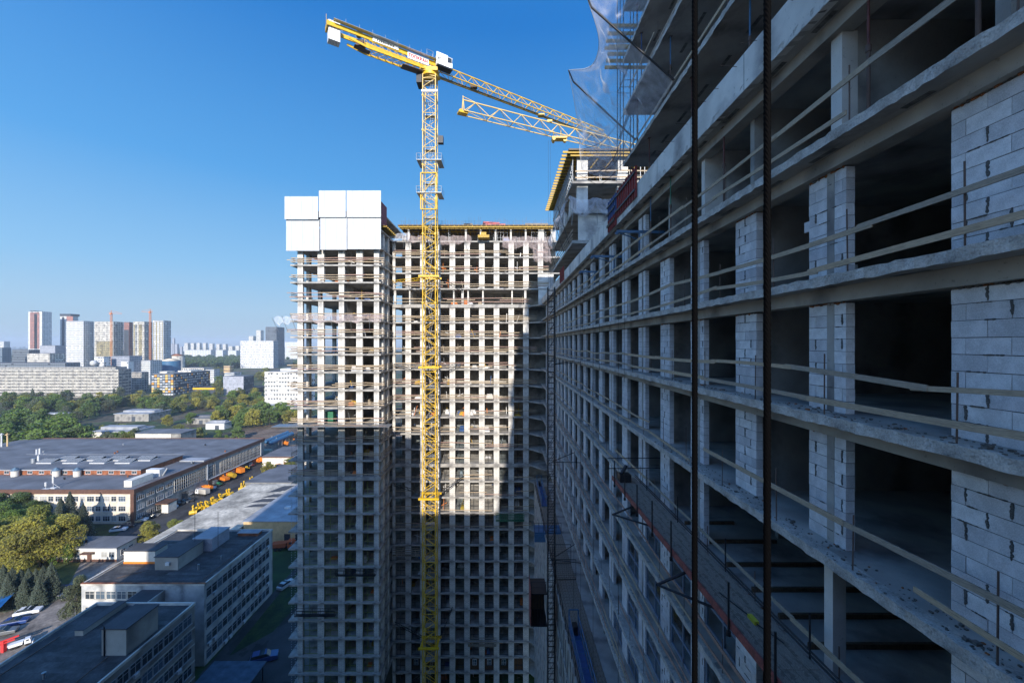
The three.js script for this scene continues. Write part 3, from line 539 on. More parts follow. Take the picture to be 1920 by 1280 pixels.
// the blocks behind the camera that keep the lower courtyard in shade
{
  const t = thing('rear_wing', 'lower courtyard wing under the camera, top slab unfinished', 'building', [-2, 0, -9]);
  part(t, 'floor_slab', new Geo().box(-10.7, 6.8, EYE - 2.0, EYE - 1.75, -18, 0.55), M.concreteSlab);
  part(t, 'wall', new Geo().box(-10.5, 6.8, 0, EYE - 2.0, -17.8, 0.3), M.concrete);
  const b = thing('rear_block', 'tall neighbouring concrete block behind the camera', 'building', [-40, 0, -10]);
  part(b, 'wall', new Geo().box(-71, -10.75, 0, EYE + 13.2, -20, -0.8), M.concrete);
  for (let k = -20; k <= 4; k++) part(b, 'floor_slab', new Geo().box(-71.2, -10.73, LV(k) - 0.9, LV(k) - 0.7, -0.79, -0.4), M.concreteSlab);
}

// ------------------------------------------------------------------ terrace equipment: hoist, cradles
{
  const d = 37.5, xc = (1033.5 - VX) / F * d, y1 = EYE - (538 - VY) / F * d, w = 0.31;
  const t = thing('hoist_mast', 'dark lattice mast of the passenger hoist rising beside the wing', 'hoist', [xc, 0, d]);
  let n = 0;
  for (let y = 0; y < y1; y += 1.508) {
    const g = new Geo(), y2 = Math.min(y + 1.5, y1);
    for (const sx of [-1, 1]) for (const sd of [-1, 1]) g.tube([xc + sx * w, y, d + sd * w], [xc + sx * w, y2, d + sd * w], 0.042, 6);
    for (const yy of [y + 0.05, y + 0.55, y + 1.05]) { for (const s of [-1, 1]) { g.tube([xc - w, yy, d + s * w], [xc + w, yy, d + s * w], 0.026, 5); g.tube([xc + s * w, yy, d - w], [xc + s * w, yy, d + w], 0.026, 5); } }
    for (const s of [-1, 1]) { g.tube([xc - w, y + 0.05, d + s * w], [xc + w, y + 1.05, d + s * w], 0.02, 5); g.tube([xc + s * w, y + 0.05, d - w], [xc + s * w, y + 1.05, d + w], 0.02, 5); }
    g.box(xc + w + 0.03, xc + w + 0.09, y, y2, d - 0.05, d + 0.05);
    part(t, 'mast_section', g, M.steelDark); n++;
  }
  for (const k of [-7, -4, -1]) part(t, 'wall_tie', new Geo().tube([xc, LV(k) - 0.4, d], [XE, LV(k) - 0.1, d + 2.2], 0.035, 6).tube([xc, LV(k) - 0.4, d], [XE, LV(k) - 0.1, d - 1.2], 0.035, 6), M.steelDark);
  // cabin
  const [, ya] = at(0, 1158, d), [, yb] = at(0, 1098, d), c = thing('hoist_cabin', 'rust-red mesh cabin of the hoist, standing on its mast', 'hoist cabin', [xc - 1.3, ya, d]);
  part(c, 'cabin_frame', new Geo().box(xc - 1.95, xc - 0.5, ya, ya + 0.1, d - 1.2, d + 1.2).box(xc - 1.95, xc - 0.5, yb - 0.1, yb, d - 1.2, d + 1.2), M.steelDark);
  part(c, 'side_panel', new Geo().box(xc - 2.0, xc - 1.94, ya + 0.05, yb + 0.3, d - 1.2, d + 1.2), M.redFade);
  part(c, 'back_panel', new Geo().box(xc - 1.93, xc - 0.52, ya + 0.1, yb - 0.1, d + 1.1, d + 1.16), M.ply);
  for (let q = 0; q < 6; q++) part(c, 'bar', new Geo().tube([xc - 1.85 + q * 0.25, ya + 0.1, d - 1.15], [xc - 1.85 + q * 0.25, yb - 0.1, d - 1.15], 0.025, 5), M.steelDark);
  part(c, 'railing', new Geo().tube([xc - 1.9, yb + 1.0, d - 1.1], [xc - 0.55, yb + 1.0, d - 1.1], 0.025, 5).tube([xc - 1.9, yb + 0.5, d - 1.1], [xc - 0.55, yb + 0.5, d - 1.1], 0.02, 5).tube([xc - 1.9, yb, d - 1.1], [xc - 1.9, yb + 1, d - 1.1], 0.025, 5).tube([xc - 0.6, yb, d - 1.1], [xc - 0.6, yb + 1, d - 1.1], 0.025, 5), M.steelDark);
  // drop chains on the podium wall
  const chT = thing('hanging_cables', 'tangle of dark cables hanging down the podium wall below the deck', 'cables', [4.8, LV(DECK) - 9, 33]); for (let q = 0; q < 16; q++) { const ch = new Geo(); let dd = 24 + q * 1.1, y = LV(DECK) - 0.6, x = 4.8; for (let s = 0; s < 10; s++) { const y2 = y - rr(0.5, 1.1), d2 = dd + rr(-0.3, 0.3); ch.tube([x, y, dd], [x - 0.02, y2, d2], 0.025, 4); y = y2; dd = d2; } part(chT, 'cable', ch, M.steelDark); }
  // railing along the terrace edge
  const r = thing('terrace_railing', 'dark mesh railing along the outer edge of the boarded terrace', 'railing', [4.8, LV(DECK), 40]);
  for (let dd = 20; dd < 65; dd += 1.5) part(r, 'post', new Geo().tube([4.8, LV(DECK), dd], [4.8, LV(DECK) + 1.1, dd], 0.03, 5), M.steelDark);
  part(r, 'rail', new Geo().tube([4.8, LV(DECK) + 1.08, 20], [4.8, LV(DECK) + 1.08, 65], 0.03, 5).tube([4.8, LV(DECK) + 0.55, 20], [4.8, LV(DECK) + 0.55, 65], 0.022, 5), M.steelDark);
  // blue landing bridge and mesh gates across the terrace
  const [bx0, by0, bd] = at(1001, 1008, 49), bx1 = (1050 - VX) / F * 49, by1 = EYE - (991 - VY) / F * 49;
  const b = thing('landing_bridge', 'blue steel landing bridge crossing to the hoist mast', 'bridge', [(bx0 + bx1) / 2, by0, bd]);
  part(b, 'deck', new Geo().box(bx0, bx1, by1 - 0.12, by1, 48, 50), M.blueBright); part(b, 'front_beam', new Geo().box(bx0, bx1, by0, by1 - 0.13, 47.9, 48.05), M.blueBright);
  for (let x = bx0; x <= bx1 + 0.01; x += (bx1 - bx0) / 6) part(b, 'railing_post', new Geo().tube([x, by1, 48.05], [x, by1 + 1.1, 48.05], 0.025, 5), M.steelDark);
  part(b, 'rail', new Geo().tube([bx0, by1 + 1.1, 48.05], [bx1, by1 + 1.1, 48.05], 0.028, 5).tube([bx0, by1 + 0.55, 48.05], [bx1, by1 + 0.55, 48.05], 0.02, 5), M.steelDark);
  for (const [dd, lab] of [[38.6, 'dark wire mesh gate standing across the terrace behind the mast'], [41.5, 'dark double wire mesh gate further along the terrace']]) {
    const m = thing('mesh_gate', lab, 'gate', [5.8, LV(DECK), dd]); part(m, 'frame', new Geo().tube([4.9, LV(DECK), dd], [4.9, LV(DECK) + 2, dd], 0.03, 5).tube([6.8, LV(DECK), dd], [6.8, LV(DECK) + 2, dd], 0.03, 5).tube([4.9, LV(DECK) + 2, dd], [6.8, LV(DECK) + 2, dd], 0.03, 5).tube([4.9, LV(DECK) + 0.1, dd], [6.8, LV(DECK) + 0.1, dd], 0.03, 5), M.steelDark);
    const w2 = new Geo(); for (let x = 5.1; x < 6.8; x += 0.2) w2.tube([x, LV(DECK) + 0.1, dd], [x, LV(DECK) + 2, dd], 0.008, 4); for (let y = 0.3; y < 2; y += 0.2) w2.tube([4.9, LV(DECK) + y, dd], [6.8, LV(DECK) + y, dd], 0.008, 4); part(m, 'mesh', w2, M.steelDark, 'stuff');
  }
  // facade cradles lying on the terrace
  for (const [dn, df, xl, lab] of [[24.0, 32.0, 5.1, 'blue facade work cradle lying lengthwise on the boarded terrace, nearer the camera side gate'], [56, 64.5, 5.15, 'blue facade work cradle at the far end of the boarded terrace']]) {
    const y = LV(DECK) + 0.05, x1 = xl + 0.72, c2 = thing('facade_cradle', lab, 'cradle', [xl + 0.36, y, (dn + df) / 2]);
    part(c2, 'floor_panel', new Geo().box(xl, x1, y + 0.02, y + 0.08, dn, df), M.blue);
    for (const [x, h] of [[xl, 0.5], [xl, 1.0], [x1, 0.5], [x1, 1.1]]) part(c2, 'rail', new Geo().tube([x, y + h, dn], [x, y + h, df], 0.05, 5), M.blueBright);
    for (let q = 0; q <= 6; q++) { const dd = dn + (df - dn) * q / 6; part(c2, 'stirrup', new Geo().tube([xl, y, dd], [xl, y + 1.0, dd], 0.045, 5).tube([x1, y, dd], [x1, y + 1.1, dd], 0.045, 5).tube([xl, y + 0.06, dd], [x1, y + 0.06, dd], 0.045, 5), M.blueBright); }
    for (const dd of [dn, df]) part(c2, 'end_frame', new Geo().tube([xl, y + 1.5, dd], [x1, y + 1.5, dd], 0.05, 5).tube([xl, y + 0.8, dd], [xl, y + 1.5, dd], 0.05, 5).tube([x1, y + 0.8, dd], [x1, y + 1.5, dd], 0.05, 5), M.blueBright);
    part(c2, 'motor', new Geo().box(xl + 0.18, x1 - 0.18, y + 0.1, y + 0.75, df - 0.9, df - 0.3), M.steelDark);
    part(c2, 'rope', new Geo().tube([(xl + x1) / 2, y + 1.5, df], [(xl + x1) / 2 + 0.05, y + 14, df], 0.012, 4), M.steelDark);
  }
}

// ------------------------------------------------------------------ generic pieces for the far concrete frames
const colCache = {};
const boxGeo = (w, h, dp) => { const k = [w, h, dp].map((v) => v.toFixed(2)).join(); return colCache[k] ??= new Geo().box(-w / 2, w / 2, 0, h, -dp / 2, dp / 2).geo(); };
function bracketStrip(x, y0, y1, d) { const g = new Geo(); for (let y = y0 + 0.2; y < y1; y += 0.42) { g.box(x - 0.36, x - 0.26, y, y + 0.12, d - 0.07, d); g.box(x + 0.26, x + 0.36, y, y + 0.12, d - 0.07, d); } return g; }
const winCache = {};
function winGeo(w, h) {
  const k = w.toFixed(2) + h.toFixed(2); if (winCache[k]) return winCache[k];
  const f = new Geo(), p = new Geo(), t = 0.06;
  f.box(-w / 2, w / 2, 0, t, -0.04, 0.04).box(-w / 2, w / 2, h - t, h, -0.04, 0.04).box(-w / 2, -w / 2 + t, t, h - t, -0.04, 0.04).box(w / 2 - t, w / 2, t, h - t, -0.04, 0.04);
  f.box(-0.03 - w * 0.1, 0.03 - w * 0.1, t, h - t, -0.03, 0.03).box(-w / 2 + t, w / 2 - t, h * 0.36, h * 0.36 + t, -0.028, 0.028);
  p.box(-w / 2 + t, w / 2 - t, t, h - t, -0.006, 0.006);
  return winCache[k] = [f.geo(), p.geo()];
}
function boardRun(parent, x0, x1, y, d, heights, prob, mats, maxN) {   // timber guard boards across the front
  for (const h of heights) {
    let x = x0 + rr(-0.4, 0.5), yy = y + h + rr(-0.05, 0.05);
    while (x < x1 - 0.6) { const L = Math.min(rr(3.5, 6.5), x1 + 0.3 - x), y2 = y + h + rr(-0.09, 0.09); if (rnd() < prob && parent.userData.boards < maxN) { part(parent, 'guard_board', new Geo().bar([x, yy, d], [x + L, y2, d + rr(-0.02, 0.02)], 0.03, rr(0.10, 0.14)), pick(mats)); parent.userData.boards++; } x += L - rr(0.1, 0.5); yy = y2; }
  }
}
function props(parent, x0, x1, y0, y1, d0, d1, n, m) { const g = new Geo(); for (let i = 0; i < n; i++) { const x = rr(x0, x1), d = rr(d0, d1); g.tube([x, y0, d], [x, y1, d], 0.04, 5); if (rnd() < 0.6) { const x2 = x + rr(0.8, 1.3); g.tube([x, y0 + 0.9, d], [x2, y0 + 0.9, d], 0.025, 4).tube([x, y0 + 1.9, d], [x2, y0 + 1.9, d], 0.025, 4).tube([x2, y0, d], [x2, y1, d], 0.04, 5); } } part(parent, 'shoring_props', g, m, 'stuff'); }
const clutter = [M.wood[1], M.block[0], M.block[2], mat('orange barrier', 0.6, 0.18, 0.04, {}), M.blue, M.galv, M.formYellow];
function stored(parent, x0, x1, y, d0, d1, n) { const gs = {}; for (let q = 0; q < n; q++) { const m = Math.floor(rnd() * clutter.length), g = gs[m] ??= new Geo(), x = rr(x0, x1), d = rr(d0, d1), t = rnd(); if (t < 0.4) { const w = rr(0.3, 0.7), h = rr(0.3, 1.1); g.box(x - w, x + w, y + 0.005, y + h * 0.6, d - 0.4, d + 0.4).box(x - w * 0.8, x + w * 0.7, y + h * 0.6 + 0.005, y + h, d - 0.35, d + 0.3); } else if (t < 0.7) g.bar([x, y + 0.03, d], [x + rr(-0.8, 0.8), y + rr(1.2, 2.3), d + rr(0.2, 0.7)], 0.12, 0.04); else g.tube([x, y, d], [x + rr(-0.1, 0.1), y + 2.6, d], 0.04, 5).bar([x - 0.5, y + rr(0.6, 1.6), d], [x + 0.6, y + rr(0.6, 1.6), d], 0.04, 0.1); } for (const m in gs) part(parent, 'stored_materials', gs[m], clutter[m], 'stuff'); }
const timbers = [M.wood[0], M.wood[2], M.wood[2], M.stripe];

// ------------------------------------------------------------------ the long block across the courtyard
const DC = 75.9, SC = DC / F, ycent = (py) => EYE - (py - VY) * SC;
const centre = thing('courtyard_block', 'long sunlit concrete frame block with white columns and many open storeys behind the yellow crane', 'building', [-8, 0, 84]);
centre.userData.boards = 0;
{
  const slabs = [452.5, 482, 512, 541.6, 573.5, 604.8, 633.5, 663, 692.7, 723.6, 753, 782.6, 813.6, 842.5, 872.6, 903, 933, 962, 993, 1022.4, 1052.8, 1083, 1113, 1144, 1173.7, 1204, 1232.8, 1262, 1291];
  const ys = slabs.map(ycent), X0 = -21.1, X1 = 4.75, colX = []; for (let j = 0; j < 9; j++) colX.push(-18.1 + 2.765 * j);
  const CW = 1.03, CD = DC + 0.45;
  const yt = ycent(424);
  ys.forEach((y, i) => {
    const thick = (i === 4 || i === 14) ? 0.62 : 0.26, long = i <= 4;
    part(centre, 'floor_slab', new Geo().box(X0, i < 4 ? 10.5 : X1, y - thick / 2, y + thick / 2, DC, 96).box(X1 + 0.004, i < 4 ? X1 + 0.005 : 12, y - thick / 2 + 0.01, y + thick / 2 - 0.01, DC + (i < 4 ? 20 : 2.2), 96), M.concreteSlab);
    const top = i === 0 ? yt : ys[i - 1] - (i - 1 === 4 || i - 1 === 14 ? 0.31 : 0.13), bot = y + thick / 2, h = top - bot;
    if (i === 0) {
      for (const x of [-18.1, -12.6, -7.3, -4.5, -1.7, 1.2, 4.0]) piece(centre, 'column', boxGeo(0.32, h, 0.5), M.concretePale, x, bot, CD + 0.3);
      piece(centre, 'column', boxGeo(1.0, h, 0.5), M.concretePale, 6.9, bot, CD + 0.3); piece(centre, 'column', boxGeo(0.9, h, 0.5), M.concretePale, 9.2, bot, CD + 0.3);
      props(centre, X0 + 1, 9, bot, top - 0.2, DC + 0.6, DC + 6, 46, M.galv);
    } else if (i === 4) {
      // tall technical storey with thin walls
      for (const x of [-18.0, -14.9, -9.7, -7.0, -4.2, 1.3]) part(centre, 'thin_wall', new Geo().box(x, x + 0.24, bot + 0.002, top - 0.002, CD, 90), M.concretePale);
      for (const x of [-20.6, -12.2, -7.9, 3.9]) piece(centre, 'column', boxGeo(0.4, h, 0.4), M.concretePale, x, bot, CD);
    } else {
      for (const x of colX) piece(centre, 'column', boxGeo(CW, h, 0.55), M.concretePale, x, bot, CD);
      piece(centre, 'column', boxGeo(0.5, h, 0.5), M.concretePale, X0 + 0.3, bot, CD);
      if (i <= 3) piece(centre, 'column', boxGeo(1.0, h, 0.5), M.concretePale, 6.75, bot, CD);
    }
    // interior: rear wall and cross walls
    const yb = bot + 0.003, ytp = top - 0.003;
    part(centre, 'rear_wall', new Geo().box(X0 + 0.3, 10.4, yb, ytp, 82.2, 82.45), M.concrete);
    if (i !== 4 && i > 0) { const g = new Geo(); for (let j = 0; j < 9; j += 2) g.box(colX[j] - 0.1, colX[j] + 0.1, yb, ytp, CD + 0.29, 82.1); part(centre, 'cross_wall', g, M.concrete); }
    if (i > 11) {   // glazing going in
      const w = 2.765 - CW - 0.04, hh = Math.min(h - 0.05, 2.5);
      for (let j = -1; j < 8; j++) { if ((i < 13 && rnd() < 0.5) || rnd() < 0.1) continue; if (i === 23 && j === 3) continue; const [fg, pg] = winGeo(w, hh); const x = -18.1 + 2.765 * (j + 0.5), f = piece(centre, 'window', fg, M.frameDark, x, bot + 0.02, CD + 0.1); if (j % 3 === 0) piece(f, 'pane', pg, M.pane, x, bot + 0.02, CD + 0.1); }
    }
    if (i > 0 && i < 19) boardRun(centre, X0 + 0.3, i < 4 ? 8 : X1 + (i % 2 ? 1 : 0), bot, DC + 0.03, [0.45, 0.8, 1.12], i < 11 ? 0.86 : 0.35, timbers, 285);
    // facade brackets on the lower columns
    if (i > 9) { const g = new Geo(); for (const x of colX) { const b = bracketStrip(x, bot, top, CD - 0.275); g.add(b.geo(), new THREE.Matrix4()); } part(centre, 'facade_brackets', g, M.galv, 'stuff'); }
    stored(centre, X0 + 0.8, X1 - 0.8, bot, CD + 0.5, CD + 4, i === 11 ? 26 : 7);
    // loose ends: mullion boards and pale planks inside lower storeys
    if (i > 14) { const g = new Geo(); for (let q = 0; q < 16; q++) { const x = rr(X0 + 1, X1), L = rr(0.5, 1.3); g.bar([x, bot + rr(0.7, 1.7), CD + rr(0.4, 1.2)], [x + L, bot + rr(0.7, 1.7), CD + rr(0.4, 1.2)], 0.03, 0.06); } part(centre, 'loose_boards', g, M.wood[1], 'stuff'); }
  });
  // brown boarded infill with small windows low down
  { const y = ys[27] + 0.13, h = 2.55; for (const [j, win] of [[0, 1], [1, 0], [3, 0], [4, 1], [5, 1], [6, 1], [7, 0]]) { const x = -18.1 + 2.765 * (j + 0.5) - 2.765 * 0.5 + 1.38; piece(centre, 'infill_panel', boxGeo(1.68, h, 0.08), M.brownPanel ??= mat('brown boarding', 0.17, 0.085, 0.035, { tex: 'wood', size: 1 }), x, y, CD + 0.3); if (win) { const f = piece(centre, 'window', winGeo(0.8, 1.1)[0], M.white, x, y + 0.9, CD + 0.22); piece(f, 'pane', winGeo(0.8, 1.1)[1], M.glassBlue, x, y + 0.9, CD + 0.22); } } }
  // top formwork
  part(centre, 'slab_formwork', new Geo().box(X0 + 1.2, 9.8, yt, yt + 0.12, DC - 0.6, 96), M.ply);
  for (let x = X0 + 1.5; x < 9.6; x += 0.85) part(centre, 'formwork_beam', new Geo().box(x, x + 0.1, yt - 0.2, yt - 0.002, DC - 0.9 + rr(-0.3, 0.2), 84), M.formYellow);
  for (const d of [DC - 0.75, DC + 0.2, DC + 2.6]) part(centre, 'formwork_girder', new Geo().box(X0 + 1.4, 9.6, yt - 0.4, yt - 0.201, d, d + 0.14), M.formYellow);
  // starter bars on the roof
  { const g = new Geo(); for (let x = X0 + 1.4; x < 9.6; x += 0.2) { const d = DC + rr(0, 3.5); g.tube([x, yt + 0.1, d], [x + rr(-0.05, 0.05), yt + rr(1.0, 1.9), d], 0.026, 4); } for (const h of [0.5, 0.95]) g.tube([X0 + 1.4, yt + h, DC], [9.6, yt + h, DC], 0.018, 4); part(centre, 'starter_bars', g, mat('blue-grey rebar', 0.14, 0.17, 0.24, {}), 'stuff'); }
  // inner corner to the wing: slabs turning the corner in the shade
  for (let i = 4; i < ys.length; i++) part(centre, 'corner_slab', new Geo().prism([[X1 + 0.003, DC + 0.1], [XE + 0.4, DC - 3], [XE + 1.2, DC - 3], [XE + 1.2, DC + 2.6], [X1 + 0.003, DC + 2.6]], ys[i] - 0.12, ys[i] + 0.12), M.concreteSlab);
  part(centre, 'corner_wall', new Geo().box(X1 + 0.1, 12, 0, ys[4] - 0.4, DC + 3.6, DC + 3.85), M.concrete);
  part(centre, 'corner_panel', new Geo().box(6.35, 9.2, ys[3] - 2.6, ys[2] - 0.15, DC + 0.1, DC + 0.4), M.concretePale);
  part(centre, 'corner_panel', new Geo().box(6.35, 9.8, ys[4] - 0.2, ys[3] - 0.14, DC + 0.15, DC + 0.45), M.concretePale);
}
// things on the roof of the courtyard block
{
  const y = ycent(424) + 0.12, t = thing('red_concrete_boom', 'red folded concrete placing boom on the roof of the courtyard block', 'concrete boom', [-2.5, y, 78]);
  part(t, 'base', new Geo().box(-5.0, 0.2, y, y + 0.5, 77.6, 78.4), M.red); part(t, 'arm', new Geo().bar([-4.2, y + 0.9, 78], [0.2, y + 0.75, 78], 0.3, 0.3).bar([-4.0, y + 1.25, 78], [-1, y + 1.1, 78], 0.25, 0.22), mat('bright red paint', 0.55, 0.06, 0.05, { roughness: 0.5 })); part(t, 'post', new Geo().bar([-4, y + 0.4, 78], [-4, y + 1.35, 78], 0.3, 0.3), M.red);
  for (const [x0, x1, lab] of [[-7.8, -6, 'short brown timber stack on the roof beside the red boom'], [3.8, 8.4, 'long brown timber stack on the roof at the right end']]) { const s = thing('timber_stack', lab, 'timber', [(x0 + x1) / 2, y, 77.5]); for (let q = 0; q < 4; q++) part(s, 'timber', new Geo().box(x0 + q * 0.03, x1 - q * 0.04, y + q * 0.2, y + q * 0.2 + 0.18, 77, 78), M.wood[1]); }
  const c = thing('lift_platform', 'yellow loading platform hanging out of the top storey', 'platform', [-4.3, ycent(448), DC - 0.6]);
  const [lx, ly] = [-4.9, ycent(449)]; part(c, 'tray', new Geo().box(lx, lx + 2.1, ly, ly + 0.5, DC - 1.6, DC + 0.4), M.formYellow); part(c, 'box', new Geo().box(lx + 0.5, lx + 1.5, ly + 0.52, ly + 1.2, DC - 0.8, DC), M.formYellow); part(c, 'frame', new Geo().tube([lx, ly, DC - 1.5], [lx, ly + 2.3, DC - 0.2], 0.05, 5).tube([lx + 2.1, ly, DC - 1.5], [lx + 2.1, ly + 2.3, DC - 0.2], 0.05, 5), M.steelDark);
}
// pink nets with struts on the courtyard block
function drape(name, label, x0, x1, y, d, drop, out, m, strut = 2.4, group) {
  const t = thing(name, label, 'safety net', [(x0 + x1) / 2, y, d], group), g = new Geo(), nu = Math.round((x1 - x0) * 2), nv = 6;
  for (let i = 0; i <= nu; i++) for (let j = 0; j <= nv; j++) { const u = i / nu, v = j / nv, sag = 0.7 * Math.abs(Math.sin(u * (x1 - x0) / strut * Math.PI)), dr = drop * (0.55 + 0.75 * fbm(u * 0.5, 0.3 + x0 * 0.01, 5, 3)); g.p.push(x0 + (x1 - x0) * u + rr(-0.1, 0.1), y + 1.4 - 0.5 * fbm(u * 0.5, 0.7, 7, 2) - v * dr - sag * (0.3 + 0.9 * Math.sin(v * 3.14)) + rr(-0.08, 0.08), -(d - out * Math.sin(v * 2.2) + rr(-0.06, 0.06))); g.n.push(0, 0, 1); g.u.push(u * (x1 - x0), v * drop); }
  for (let i = 0; i < nu; i++) for (let j = 0; j < nv; j++) { const e = i * (nv + 1) + j; g.i.push(e, e + 1, e + nv + 1, e + 1, e + nv + 2, e + nv + 1); }
  const o = g.geo(); o.computeVertexNormals(); part(t, 'net_sheet', o, m);
  for (let x = x0 + 0.3; x < x1; x += strut) part(t, 'strut', new Geo().tube([x, y - 1.6, d], [x + rr(-0.6, 0.6), y + rr(0.3, 1.2), d - out - 0.3], 0.035, 5), M.galv);
}
drape('pink_net', 'pink safety net sagging along the top storey left of the crane mast', -18, -13.5, ycent(453), DC - 0.15, 1.4, 0.8, M.netPink);
drape('pink_net', 'pink safety net sagging along the top storey right of the crane mast', -12.0, -6.2, ycent(453), DC - 0.15, 1.9, 0.8, M.netPink);
drape('pink_net', 'long pink safety net under the top storey at the right end', -0.5, 8.8, ycent(455), DC - 0.15, 2.4, 1.0, M.netPink);
drape('pink_net', 'small crumpled pink safety net below the long one at the right end', 5.2, 8.6, ycent(476), DC - 0.15, 2.9, 1.2, M.netPink);
drape('white_net', 'white safety net tied in the corner beside the white screens', -21.5, -17.5, ycent(449), DC - 0.4, 1.8, 1.4, M.net);

// ------------------------------------------------------------------ left tower
const DT = 68.5, ST2 = DT / F, ytow = (py) => EYE - (py - VY) * ST2;
const tower = thing('corner_tower', 'slender concrete frame tower with see-through storeys below white screens', 'building', [-28.5, 0, 74]);
tower.userData.boards = 0;
{
  const slabs = [430, 464, 497, 529.5, 562.7, 601.8, 632, 664.8, 698.3, 732, 765.2, 798, 831.9, 864.2, 897.4, 930.3, 964, 997.8, 1030, 1064, 1097.8, 1131, 1164.7, 1198.5, 1232, 1265, 1298];
  const ys = slabs.map(ytow), X0 = -35.9, X1 = -20.95, D1 = 86, cols = [[-34.7, 0.9], [-31.2, 1.08], [-27.7, 1.08], [-24.65, 1.06], [-21.75, 0.85]], CD = DT + 0.5;
  ys.forEach((y, i) => {
    const thick = i === 14 ? 0.6 : 0.26, top = (i === 0 ? y + 3 : ys[i - 1] - (i - 1 === 14 ? 0.3 : 0.13)), bot = y + thick / 2, h = top - bot, low = i > 11;
    part(tower, 'floor_slab', new Geo().box(X0 - (low ? 0.7 : 0.35), X1, y - thick / 2, y + thick / 2, DT, D1), M.concreteSlab);
    if (i < 1) return;
    const tall = i === 4 || i === 5;
    for (const [x, w] of cols) { if (i === 4 && (x === -31.2 || x === -24.65)) continue; piece(tower, 'column', boxGeo(tall ? Math.min(w, 0.85) : w, h, 0.5), M.concretePale, x, bot, CD); }
    // right return facade
    for (const d of [DT + 2.6, DT + 5.4]) piece(tower, 'column', boxGeo(0.5, h, 0.95), M.concretePale, X1 - 0.45, bot, d);
    // far and left columns seen through the open storeys
    for (const [x, d] of [[X0 + 0.4, 73.5], [X0 + 0.4, 78], [X0 + 0.4, 84.5], [-33.2, 84.8], [-30.5, 80]]) piece(tower, 'column', boxGeo(0.55, h, 0.9), M.concretePale, x, bot, d);
    const yb = bot + 0.003, yp = top - 0.003;
    part(tower, 'core_wall', new Geo().box(-30.2, -24.9, yb, yp, 79, 79.3).box(-23.7, X1 - 1.5, yb, yp, 79, 79.3).box(-24.9, -23.7, yb + 2.2, yp, 79.01, 79.29), M.concrete); part(tower, 'cross_wall', new Geo().box(-27.6, -27.35, yb, yp, CD + 0.6, 78.9), M.concrete); part(tower, 'lift_shaft', new Geo().box(-26, -22.6, yb, yp, 82, 82.3), M.concrete);
    if (low) for (let j = 0; j < 4; j++) { const a = cols[j], b = cols[j + 1], w = b[0] - b[1] / 2 - a[0] - a[1] / 2 - 0.05, x = (a[0] + a[1] / 2 + b[0] - b[1] / 2) / 2, hh = h - 0.05; if (i < 15 && j < 2 && rnd() < 0.6) continue; const [fg, pg] = winGeo(w, hh), f = piece(tower, 'window', fg, i >= 15 ? M.frameLime : M.frameDark, x, bot + 0.02, CD + 0.1); if ((i + j) % 2) piece(f, 'pane', pg, M.pane, x, bot + 0.02, CD + 0.1); }
    if (i > 1 && i < 15) { boardRun(tower, X0 - 0.6, X1 + 0.3, bot, DT + 0.03, [0.45, 0.8, 1.12], i < 11 ? 0.9 : 0.5, timbers, 200);
      const g = new Geo(), g2 = new Geo(); for (const hgt of [0.5, 0.85, 1.15]) { g.bar([X1 + 0.02, bot + hgt + rr(-0.06, 0.06), DT + 0.1], [X1 + 0.02, bot + hgt + rr(-0.06, 0.06), DC - 0.1], 0.03, 0.12); g2.bar([X0 - 0.3, bot + hgt + rr(-0.06, 0.06), DT + 0.1], [X0 - 0.3, bot + hgt + rr(-0.06, 0.06), DT + 8], 0.03, 0.12); }
      part(tower, 'return_guard_boards', g, M.wood[0]); part(tower, 'side_guard_boards', g2, M.wood[2]); }
    if (low) { const g = new Geo(); for (const [x] of cols) g.add(bracketStrip(x, bot, top, CD - 0.25).geo(), new THREE.Matrix4()); g.add(bracketStrip(X0 + 0.1, bot, top, CD - 0.3).geo(), new THREE.Matrix4()); part(tower, 'facade_brackets', g, M.galv, 'stuff'); }
    stored(tower, -30, X1 - 1.2, bot, CD + 0.6, CD + 5, i === 10 ? 16 : 5);
    if (i > 14) { const g = new Geo(); for (let q = 0; q < 5; q++) { const x = rr(X0 + 1.5, X1 - 2); g.bar([x, bot + rr(0.9, 1.5), CD + 0.4], [x + rr(0.5, 1), bot + rr(0.9, 1.5), CD + 0.4], 0.03, 0.05); } part(tower, 'loose_boards', g, M.wood[1], 'stuff'); }
  });
  part(tower, 'roof_slab', new Geo().box(X0 + 0.5, X1, ys[0] + 3, ys[0] + 3.25, DT + 0.5, D1), M.concreteSlab);
  // formwork along the right return at the top
  for (let d = DT + 0.6; d < DC - 0.3; d += 0.9) part(tower, 'formwork_beam', new Geo().box(X1 - 1, X1 + 0.9, ytow(422) - 0.1, ytow(422) + 0.09, d, d + 0.1), M.formYellow);
  part(tower, 'formwork_deck', new Geo().box(X1 - 1, X1 + 0.7, ytow(422) + 0.1, ytow(422) + 0.16, DT + 0.4, DC - 0.3), M.ply);
  part(tower, 'red_formwork', new Geo().box(X1 - 0.1, X1 + 0.02, ytow(420), ytow(376), DT + 0.5, DT + 3.5), M.red);
}
